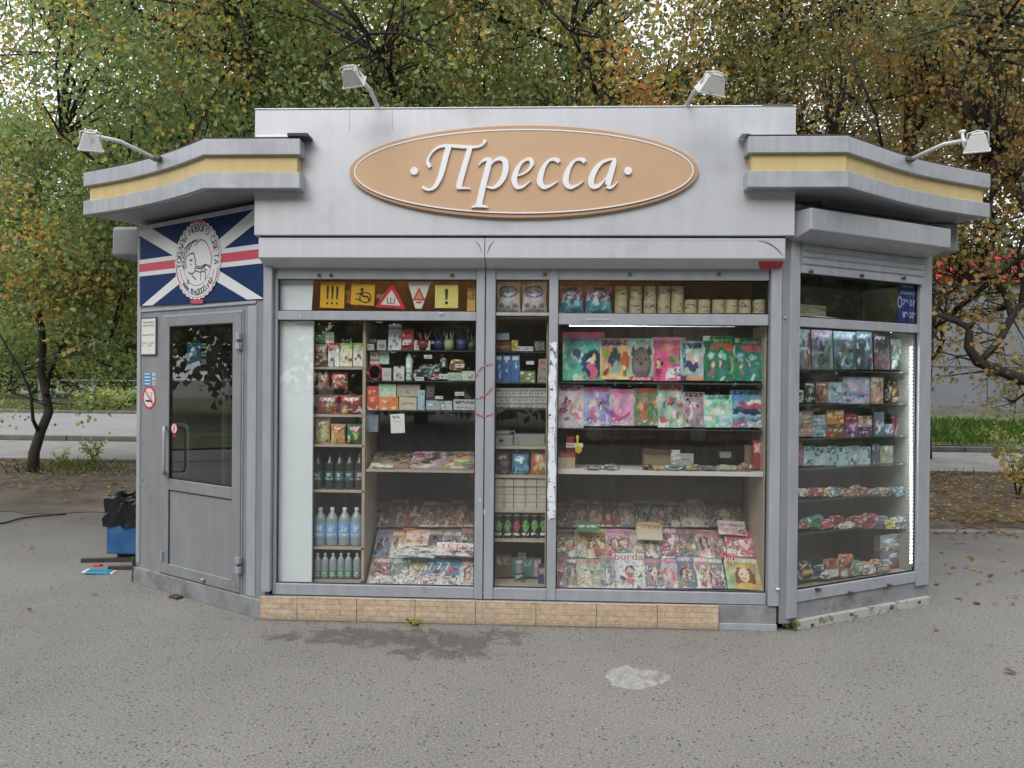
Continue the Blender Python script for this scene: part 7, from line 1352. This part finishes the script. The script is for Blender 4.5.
def tree_meshes(key, seed, h, base, rx, trunk_r, nleaf, size, pal, ntips=300, lean=(0, 0), flat_bottom=.5, sparse=.0, twig=.32):
    rs = np.random.RandomState(seed); rg = random.Random(seed)
    b = MB(); top = np.array([lean[0], lean[1], h * .92])
    tp = [np.array([lean[0] * t ** 1.4 + .12 * math.sin(5 * t + seed), lean[1] * t ** 1.4 + .10 * math.cos(4 * t + seed), h * .92 * t]) for t in np.linspace(0, 1, 10)]
    tp[0] = np.zeros(3)
    b.tube([tuple(p) for p in tp], [trunk_r * (1.25 if i == 0 else 1 - .085 * i) for i in range(10)], M_BARK, k=9)
    nodes = []
    cz = (h + base) / 2
    for k in range(11):
        t = .18 + .70 * k / 11 + rg.uniform(-.03, .03); i = t * 9; i0 = int(i); p0 = tp[i0] * (1 - i + i0) + tp[min(i0 + 1, 9)] * (i - i0)
        a = k * 2.4 + seed + rg.uniform(-.3, .3); ln = rx * rg.uniform(.65, .98) * (1.0 - .45 * max(0, t - .5)); path = [p0]; d = np.array([math.cos(a), math.sin(a), .75 - .3 * t])
        for j in range(6):
            d = d + np.array([rg.uniform(-.25, .25), rg.uniform(-.25, .25), rg.uniform(-.22, .10)]); d /= np.linalg.norm(d); path.append(path[-1] + d * ln / 5)
        r0 = trunk_r * .34 * (1 - .4 * t); b.tube([tuple(p) for p in path], [r0 * (1 - .13 * j) for j in range(7)], M_BARK, k=6)
        nodes += path[2:]
    nodes = np.array(nodes + tp[5:])
    tips = []
    while len(tips) < ntips:
        q = rs.uniform(-1, 1, 3)
        rr = np.linalg.norm(q)
        if rr > 1 or rr < .35 and rs.uniform() < .6: continue
        z = cz + q[2] * (h - base) / 2
        p = np.array([q[0] * rx + lean[0] * z / h, q[1] * rx + lean[1] * z / h, z])
        f = math.sin(p[0] * 1.7 + seed) + math.sin(p[1] * 1.9 + 2 * seed) + math.sin(p[2] * 2.2 + 3 * seed)
        if f < -1.1 + sparse * 2.4: continue
        tips.append(p)
    tips = np.array(tips); leaves = []
    per = max(4, nleaf // ntips)
    for p in tips:
        i = np.argmin(np.linalg.norm(nodes - p, axis=1)); s0 = nodes[i]; mid = (s0 + p) / 2 + rs.normal(0, .12, 3) + np.array([0, 0, .15])
        b.tube([tuple(s0), tuple(mid), tuple(p)], [.022, .014, .004], M_BARK, k=4)
        for _ in range(3):
            e = p + rs.normal(0, twig * .9, 3); b.tube([tuple((mid + p) / 2), tuple(e)], [.007, .003], M_BARK, k=3)
        n = int(per * rs.uniform(.5, 1.5)); c = p + rs.normal(0, twig, (n, 3)) * np.array([1, 1, .8]); leaves.append(c)
    C = np.concatenate(leaves); C[:, 2] = np.maximum(C[:, 2], base * .75 + rs.uniform(0, .4, len(C)))
    V, cols = leaf_arr(C, size, pick_cols(pal, C, rs), rs)
    return b, leaf_mesh('crown', V, cols, M_LEAF)
TM = {}
def tree(name, label, key, loc, rz=0, sc=1.0, group=None, pars=None):
    if key not in TM:
        b, cm = tree_meshes(key, **pars); tr = b.build('trunk'); tm = tr.data; bpy.data.objects.remove(tr); TM[key] = (tm, cm)
    tm, cm = TM[key]
    t = thing(name, label, 'tree', Matrix.Translation(loc) @ Matrix.Rotation(rz, 4, 'Z') @ Matrix.Scale(sc, 4), group)
    a = bpy.data.objects.new('trunk', tm); c = bpy.data.objects.new('crown', cm)
    for q in (a, c): COL.objects.link(q); q.parent = t
    return t
K1 = dict(seed=3, h=10.5, base=2.6, rx=3.4, trunk_r=.16, nleaf=54000, size=.064, pal='green', ntips=380)
K2 = dict(seed=8, h=10.0, base=2.8, rx=3.5, trunk_r=.17, nleaf=50000, size=.062, pal='mixed', ntips=380)
K3 = dict(seed=15, h=10.8, base=4.5, rx=3.5, trunk_r=.18, nleaf=50000, size=.062, pal='rusty', ntips=380)
K4 = dict(seed=21, h=9.5, base=3.0, rx=2.6, trunk_r=.13, nleaf=10000, size=.058, pal='rusty', ntips=200, sparse=.25)
G1 = 'trees behind the kiosk'
tree('maple_tree', 'green maple rising just behind the left canopy of the kiosk', 'a', (-4.7, 6.6, 0), .4, 1, G1, K1)
tree('maple_tree', 'green and yellow maple behind the left half of the sign board', 'a', (-2.2, 6.2, 0), 2.3, 1.0, G1)
tree('maple_tree', 'olive and brown maple behind the middle of the sign board', 'b', (.9, 6.8, 0), 1.2, 1, G1, K2)
tree('maple_tree', 'thin sparse tree with bare forked branches and sky behind the right floodlight', 'd', (3.6, 7.3, 0), 0, 1, G1, K4)
tree('maple_tree', 'rusty brown maple behind the right canopy of the kiosk', 'c', (5.6, 6.9, 0), .5, .95, G1, K3)
tree('maple_tree', 'green maple farther back at the upper left corner', 'a', (-7.9, 10.5, 0), 4.0, 1.1, G1)
tree('maple_tree', 'yellowing maple farther back behind the left canopy lamp', 'b', (-5.2, 12.0, 0), 3.0, 1.05, G1)
tree('maple_tree', 'brownish maple farther back above the left end of the oval sign', 'b', (-1.0, 12.5, 0), 5.0, 1.05, G1)
tree('maple_tree', 'rusty maple farther back right of the bare forked tree', 'c', (8.2, 12.0, 0), 2.5, 1.0, G1)

# young leaning tree at the left, trunk in plain view
def custom_tree(name, label, paths, leafc, size, pal, seed, nl, spread, group=None):
    t = thing(name, label, 'tree', group=group); base = paths[0][0][0]
    t.location = base; bpy.context.view_layer.update()
    b = MB()
    for pts, r in paths: b.tube([tuple(np.array(p) - np.array(base)) for p in pts], r, M_BARK, k=8)
    rs = np.random.RandomState(seed); C = []
    allp = np.array([np.array(p) - np.array(base) for pts, r in paths for p in pts[1:]])
    for c in leafc:
        c = np.array(c) - np.array(base); i = np.argmin(np.linalg.norm(allp - c, axis=1)); mid = (allp[i] + c) / 2 + rs.normal(0, .08, 3)
        b.tube([tuple(allp[i]), tuple(mid), tuple(c)], [.016, .010, .004], M_BARK, k=5)
        n = int(nl * rs.uniform(.6, 1.4)); C.append(c + rs.normal(0, spread, (n, 3)))
        for _ in range(3): b.tube([tuple(mid), tuple(c + rs.normal(0, spread, 3))], [.006, .003], M_BARK, k=3)
    b.build('trunk', t); C = np.concatenate(C); V, cols = leaf_arr(C, size, pick_cols(pal, C, rs), rs); o = bpy.data.objects.new('crown', leaf_mesh('crown', V, cols, M_LEAF)); COL.objects.link(o); o.parent = t
    return t
def Q(px, py, y): x, z = P(FF, px, py, y); return (x, y, z)
YA = 7.25
main = [Q(p, q, YA + dy) for p, q, dy in ((33, 475, 0), (34, 453, 0), (41, 431, 0), (49, 412, .05), (46, 395, .1), (41, 371, .1), (43, 346, 0), (41, 322, -.1), (36, 290, -.2), (40, 250, -.3), (34, 200, -.3), (45, 140, -.3))]
st2 = [Q(p, q, YA + dy) for p, q, dy in ((40, 434, 0), (33, 420, -.2), (31, 395, -.3), (22, 372, -.4), (4, 342, -.5), (-20, 300, -.5))]
st3 = [Q(p, q, YA + dy) for p, q, dy in ((45, 405, 0), (26, 398, .3), (8, 392, .5), (-15, 380, .5))]
st4 = [Q(p, q, YA + dy) for p, q, dy in ((46, 395, 0), (50, 372, .3), (62, 345, .4), (80, 300, .4), (95, 250, .2), (120, 205, .1))]
st5 = [Q(p, q, YA + dy) for p, q, dy in ((36, 290, 0), (10, 250, 0), (-20, 180, 0))]
rs = np.random.RandomState(77); lc = []
for px, py, n in ((20, 210, 20), (60, 230, 22), (100, 215, 14), (30, 270, 22), (80, 270, 22), (120, 300, 9), (15, 330, 10), (75, 330, 8), (110, 320, 7), (10, 370, 4), (78, 362, 3), (100, 350, 3), (58, 428, 1), (100, 260, 10), (-30, 250, 14), (10, 150, 16), (60, 160, 16), (110, 165, 8), (-20, 330, 8), (12, 385, 4), (25, 345, 6)):
    for _ in range(n):
        yy = YA + (-.3 if py < 310 else .9) + rs.normal(0, .9 if py < 310 else .4) - (.6 if py < 330 else 0); lc.append(Q(px + rs.normal(0, 20), py + rs.normal(0, 17), yy))
custom_tree('young_tree', 'slender leaning young tree with low hanging green and yellow leaves at the left edge', [(main, [.10, .085, .075, .07, .065, .06, .055, .05, .045, .04, .03, .02]), (st2, [.035, .028, .022, .02, .015, .01]), (st3, [.02, .015, .012, .008]), (st4, [.04, .032, .028, .022, .018, .01]), (st5, [.03, .02, .01])], lc, .066, 'green', 31, 120, .23)
# tree at the right whose limbs curve into view
YB = 5.6
def Z7(x, y): return (880 + x / 5.12, 270 + y / 5.12)
def Lp(l, y=YB): return [Q(*Z7(a, c), y + d) for a, c, d in l]
tr_ = [(7.75, YB, 0), (7.7, YB, .7), (7.55, YB, 1.3), (7.60, YB, 2.2), (7.5, YB, 3.3), (7.7, YB + .1, 4.8), (7.5, YB, 6.6)]
l1 = [(7.55, YB, 1.32)] + Lp([(800, 590, 0), (737, 560, 0), (600, 512, 0), (500, 470, 0), (452, 395, -.1), (458, 300, -.1), (400, 265, -.1), (330, 240, -.1), (230, 200, 0), (120, 170, .2)])
l2 = Lp([(500, 470, 0), (560, 420, 0), (620, 345, 0), (675, 240, 0), (720, 180, 0), (790, 140, 0)])
l3 = Lp([(675, 240, 0), (660, 190, .1), (635, 110, .1), (590, 55, .1), (500, 25, .1), (420, 35, .1), (355, 110, .1), (300, 190, .1), (262, 300, .1)])
l4 = Lp([(500, 25, .1), (540, -80, 0), (600, -200, -.2), (560, -350, -.4), (600, -600, -.6)]); l5 = Lp([(720, 180, 0), (737, 60, 0), (700, -60, -.2), (760, -260, -.4), (700, -500, -.6)])
lc = []
for px, py, n in ((960, 300, 16), (1000, 300, 14), (945, 330, 10), (975, 335, 10), (1010, 350, 12), (940, 355, 6), (1000, 385, 8), (1015, 402, 6), (985, 378, 5), (960, 240, 26), (1000, 230, 26), (940, 225, 16), (1010, 180, 26), (980, 150, 22), (1020, 120, 26), (960, 80, 22), (1010, 50, 26), (970, 20, 22), (1015, 260, 22), (945, 262, 22), (975, 265, 24), (1000, 285, 14), (935, 300, 10), (930, 370, 3), (1050, 200, 20), (1050, 320, 12), (935, 275, 10)):
    for _ in range(n if py < 235 else (n + 1) // 2): lc.append(Q(px + rs.normal(0, 12), py + rs.normal(0, 11), YB + (.0 if py < 235 else .5) + rs.normal(0, .5)))
custom_tree('old_tree', 'tree with thick crooked dark limbs and yellow brown leaves at the right edge', [(tr_, [.22, .19, .18, .16, .14, .10, .05]), (l1, [.10, .085, .078, .072, .068, .06, .05, .045, .036, .028, .015]), (l2, [.055, .052, .05, .048, .045, .03]), (l3, [.045, .042, .04, .038, .034, .034, .032, .026, .018]), (l4, [.03, .026, .022, .018, .01]), (l5, [.035, .03, .024, .018, .01])], lc, .068, 'rusty', 32, 21, .16)

# far trees behind the fence and behind the grey building
KF = dict(seed=41, h=13, base=.6, rx=5.5, trunk_r=.22, nleaf=15000, size=.34, pal='dark', ntips=330, twig=.7)
KG = dict(seed=47, h=11, base=1.6, rx=5.0, trunk_r=.2, nleaf=13000, size=.32, pal='yellowgreen', ntips=300, twig=.7)
GF = 'far trees behind the wire fence'
far = [('e', -38.5, 45, 0, 1.1, 'tall dark tree far behind the fence at the very left edge'), ('f', -31.5, 48, 1, .9, 'lighter yellow green tree far behind the fence beside the leaning trunk'), ('e', -33.5, 52, 2, 1.15, 'dark tree far behind the fence and the leaning trunk'),
       ('e', -26.5, 46, 3, 1.05, 'dark tree far behind the fence at the edge of the kiosk'), ('e', -43, 58, 4, 1.2, 'dark far tree partly hidden by the young tree leaves'), ('f', -36, 64, 4, 1.3, 'yellow green tree top showing over the other far trees'), ('e', -29, 60, 5, 1.2, 'dark tree deepest behind the fence near the kiosk edge')]
for k, x, y, rz, s, lb in far: tree('far_tree', lb, k, (x, y, 0), rz, s, GF, KF if k == 'e' else KG)
# trees across the street behind the photographer, seen mirrored in the panes
GR = 'street trees mirrored in the kiosk glass'
MIR = [('e', -26, -20, 1.0, 'in the door glass at its left'), ('e', -17, -22, 1.05, 'at the left end of the first window'), ('f', -10.5, -20, 1.0, 'light green in the first window'), ('e', -4.5, -22.5, 1.0, 'behind the rack of pens'), ('e', .5, -20, .95, 'in the narrow window'), ('e', 5.5, -22, 1.0, 'above the blue car'),
       ('f', 11, -20.5, 1.0, 'light green above the black car'), ('e', 16.5, -22, 1.05, 'at the corner post'), ('e', 24, -18, 1.0, 'at the near edge of the angled window'), ('e', 28, -9, 1.0, 'in the middle of the angled window'), ('f', 31, -1, 1.0, 'light green in the angled window'), ('e', 27, 6, .9, 'by the vertical light strip'),
       ('e', 21, -11, .9, 'low in the angled window, added to block sky'), ('e', 34, -14, 1.1, 'deep in the angled window, added to block sky'), ('e', 22, -3, .8, 'above the toy packs of the angled window, added to block sky'), ('e', -30, -11, 1.0, 'near the door handle'), ('e', -29, -3, .95, 'in the middle of the door glass'), ('f', -34, 4, 1.0, 'light green at the hinge side of the door glass')]  # three angled-window trees here are added so the pane mirrors less sky
for i, (k, x, y, s, lb) in enumerate(MIR):
    tree('street_tree', 'street tree mirrored dark ' + lb if k == 'e' else 'street tree mirrored ' + lb, k, (x, y, 0), i, s, GR)

# leafy shrubs and grass
def grass(name, label, areas, n, hh, cols, seed, kind='stuff', cat='grass', group=None, thr=-.3):
    rs = np.random.RandomState(seed); V = []; Cc = []
    for (x0, x1, y0, y1), wgt in areas:
        k = int(n * wgt); c = np.stack([rs.uniform(x0, x1, k), rs.uniform(y0, y1, k), np.full(k, .0)], 1)
        f = np.sin(c[:, 0] * 1.3) + np.sin(c[:, 1] * 2.1 + c[:, 0]) + rs.normal(0, .6, k); c = c[f > thr]; k = len(c)
        a = rs.uniform(0, 6.28, k); h = hh * rs.uniform(.3, 1.2, k); wv = .0025 + .018 * h; dx = np.stack([np.cos(a), np.sin(a), np.zeros(k)], 1); ln = rs.normal(0, .35, (k, 2)) * h[:, None]
        tip = c + np.stack([ln[:, 0], ln[:, 1], h], 1); mid = c + np.stack([ln[:, 0] * .35, ln[:, 1] * .35, h * .6], 1)
        V.append(np.stack([c - dx * wv[:, None], mid - dx * wv[:, None] * .8, (mid + tip) / 2 - dx * wv[:, None] * .5, tip, (mid + tip) / 2 + dx * wv[:, None] * .5, c + dx * wv[:, None]], 1).reshape(-1, 3))
        col = np.array(cols)[rs.randint(0, len(cols), k)] * rs.uniform(.7, 1.3, (k, 1)); Cc.append(np.repeat(col, 6, 0))
    o = bpy.data.objects.new(name, leaf_mesh(name, np.concatenate(V), np.concatenate(Cc), M_LEAF)); COL.objects.link(o)
    return tag(o, label, cat, group, kind)
GC = [(.08, .11, .03), (.06, .09, .03), (.14, .14, .05), (.05, .08, .025), (.20, .18, .08)]
grass('grass', 'straggly green grass around the foot of the leaning tree', [((-8.9, -6.3, 6.9, 8.9), .65), ((-14, -8.8, 7.2, 8.8), .35)], 2400, .15, GC, 5, thr=.9)
grass('grass', 'thin grass along the soil strip right of the kiosk', [((6.3, 12, 7.4, 8.8), 1)], 2600, .15, GC, 6, thr=.6)
grass('grass', 'thick green grass bank below the grey building', [((9, 28, 15.5, 27), 1)], 26000, .34, [(.08, .14, .03), (.06, .12, .03), (.11, .16, .04), (.05, .09, .025)], 7)
grass('grass', 'pale tufty grass in front of the wire fence', [((-42, -14, 28.3, 31.5), .55), ((-46, -14, 31.5, 38), .45)], 22000, .28, [(.14, .15, .06), (.09, .12, .04), (.18, .17, .09)], 8)
def shrub(name, label, loc, r, h, n, size, pal, seed, group=None):
    rs = np.random.RandomState(seed); t = thing(name, label, 'plant', Matrix.Translation(loc), group); b = MB(); C = []
    for i in range(9):
        a = rs.uniform(0, 6.28); e = np.array([r * math.cos(a) * rs.uniform(.3, 1), r * math.sin(a) * rs.uniform(.3, 1), h * rs.uniform(.6, 1)])
        b.tube([(0, 0, 0), tuple(e * np.array([.4, .4, .6])), tuple(e)], [.006, .004, .002], M_BARK, k=4); k = n // 9; tt = rs.uniform(.3, 1.05, k)[:, None]; C.append(e * tt + rs.normal(0, r * .13, (k, 3)))
    b.build('stem', t); C = np.concatenate(C); C[:, 2] = np.abs(C[:, 2]); V, cols = leaf_arr(C, size, pick_cols(pal, C, rs), rs, .1); o = bpy.data.objects.new('foliage', leaf_mesh('foliage', V, cols, M_LEAF)); COL.objects.link(o); o.parent = t
q = GP(104, 464); shrub('weed', 'small upright feathery weed on the soil between the leaning tree and the kiosk', (q[0], q[1] - .3, 0), .28, .55, 260, .05, 'green', 1)
q = GP(70, 466); shrub('weed', 'broad weed spreading by the foot of the leaning tree', (q[0], q[1] - .3, 0), .22, .32, 160, .04, 'green', 2)
q = GP(1018, 500); shrub('sapling', 'leafy sapling on the soil at the right edge', (q[0], q[1], 0), .45, 1.25, 420, .075, 'mixed', 3)
q = GP(791, 629); shrub('weed', 'tiny green weed growing from the crack at the front right corner of the plinth', (q[0], q[1], 0), .07, .07, 130, .022, 'green', 4)
q = GP(411, 626); shrub('weed', 'tiny weed growing from the crack under the stone tiles', (q[0] + .02, -.07, 0), .08, .03, 90, .016, 'yellowgreen', 6)
for i, px in enumerate((98, 128)):
    q = GP(px, 410); shrub('bush', ('low leafy bush at the foot of the wire fence beside the kiosk edge', 'low leafy bush in front of the wire fence near its post')[1 - i], (q[0], 30.6, 0), 1.5, .9, 900, .16, 'green', 11 + i)

# fallen leaves
rs = np.random.RandomState(9)
def litter(name, label, areas, seed, cols, size=.055):
    rs = np.random.RandomState(seed); C = []
    for (x0, x1, y0, y1), n in areas:
        C.append(np.stack([rs.uniform(x0, x1, n), rs.uniform(y0, y1, n), np.full(n, .0)], 1))
    C = np.concatenate(C); n = len(C); a = rs.uniform(0, 6.28, n); d = np.stack([np.cos(a), np.sin(a), rs.uniform(-.1, .35, n)], 1); sd = np.stack([-np.sin(a), np.cos(a), rs.uniform(-.3, .3, n)], 1)
    L = (size * rs.uniform(.5, 1.3, n))[:, None]; C[:, 2] = .012 + .045 * ((C[:, 1] > 3.7) & (C[:, 1] < 9))
    C[:, 2] += .012 * (C[:, 1] > 3.7)
    V = np.stack([C, C + d * L * .4 + sd * L * .4, C + d * L * .8 + sd * L * .22, C + d * L, C + d * L * .8 - sd * L * .22, C + d * L * .4 - sd * L * .4], 1).reshape(-1, 3)
    cc = np.array(cols)[rs.randint(0, len(cols), n)] * rs.uniform(.7, 1.3, (n, 1))
    o = bpy.data.objects.new(name, leaf_mesh(name, V, np.repeat(cc, 6, 0), M_LEAF)); COL.objects.link(o); tag(o, label, 'leaves', None, 'stuff')
LC = [(.30, .20, .05), (.22, .12, .045), (.16, .09, .04), (.34, .27, .08), (.12, .07, .035)]
litter('fallen_leaves', 'yellow and brown fallen leaves covering the soil strip and dotting the asphalt', [((3, 14, 3.9, 8.9), 15000), ((3, 12, 3.4, 4.2), 1500), ((-14, -3, 5.0, 8.9), 4200), ((3, 9, .5, 3.9), 260), ((-9, -3, 0, 4.6), 70), ((2.5, 9, -3.5, .8), 14), ((-4, 3, -3.9, -.15), 0), ((6, 16, 9, 13.5), 120), ((-16, -6, 9, 13.5), 60)], 12, LC)

# ================================================================ far structures
fy = 32.6
fence = thing('wire_fence', 'low wire mesh fence with grey posts beyond the road at the left', 'fence'); M_FP = mat('fence_paint', (.13, .135, .13), .7, noise=.2)
x = -46.0
posts = [GP(p, 409)[0] for p in (23, 88)]; dxp = posts[1] - posts[0]
for i in range(-6, 4):
    xx = posts[0] + i * dxp; b = MB(); b.box(xx - .10, xx + .10, fy - .08, fy + .08, 0, 1.55, M_FP); b.build('post', fence, bevel=.01)
b = MB(); b.box(posts[0] - 6 * dxp, posts[0] + 3 * dxp, fy - .03, fy + .03, 1.40, 1.46, M_FP); b.box(posts[0] - 6 * dxp, posts[0] + 3 * dxp, fy - .02, fy + .02, .12, .17, M_FP); b.build('rail', fence)
b = MB()
for k in range(5): b.box(posts[0] - 6 * dxp, posts[0] + 3 * dxp, fy - .012, fy - .0065, .25 + k * .24, .258 + k * .24, M_FP)
b.build('wire_mesh', fence)
BY = 36.0
bld = thing('panel_building', 'long grey panel building with a red fascia behind the trees at the right', 'building', Matrix.Translation((0, 0, 0)))
M_PAN = mat('grey_wall_panel', (.125, .132, .145), .7, noise=.10, nscale=.6, dirt=(.13, .14, .14), dscale=.4, dlo=.5, dhi=.8); M_PAN2 = mat('panel_joint', (.10, .10, .11), .8); M_REDF = mat('red_fascia', (.55, .02, .035), .5, noise=.06, nscale=.8)
zj = [0.0, PZ(FF, 960, 409, BY), PZ(FF, 960, 367, BY), PZ(FF, 960, 318, BY), PZ(FF, 960, 280, BY)]
b = MB()
for k in range(4):
    for i in range(9): b.box(15 + i * 4.0 + .03, 15 + (i + 1) * 4.0 - .03, BY, BY + .2, zj[k] + (.03 if k else 0), zj[k + 1] - .03, M_PAN if k else M_KERB)
b.build('wall_panel', bld); b = MB(); b.box(15, 51, BY + .06, BY + 9, 0, zj[4] + .05, M_PAN2); b.build('wall', bld)
b = MB()
for x0, x1 in ((16, 24.6), (24.75, 30), (30.1, 38), (38.1, 50)): b.box(x0, x1, BY - .35, BY - .01, zj[4] - .15, PZ(FF, 960, 253, BY), M_REDF)
b.build('fascia', bld, bevel=.02); b = MB(); b.box(14.8, 51.2, BY - .2, BY + 9.2, PZ(FF, 960, 253, BY) + .01, PZ(FF, 960, 253, BY) + .3, M_PAN); b.build('roof', bld)
b = MB(); b.box(15, 51, BY - .5, BY - .01, 0, .5, M_KERB); b.build('ledge', bld)
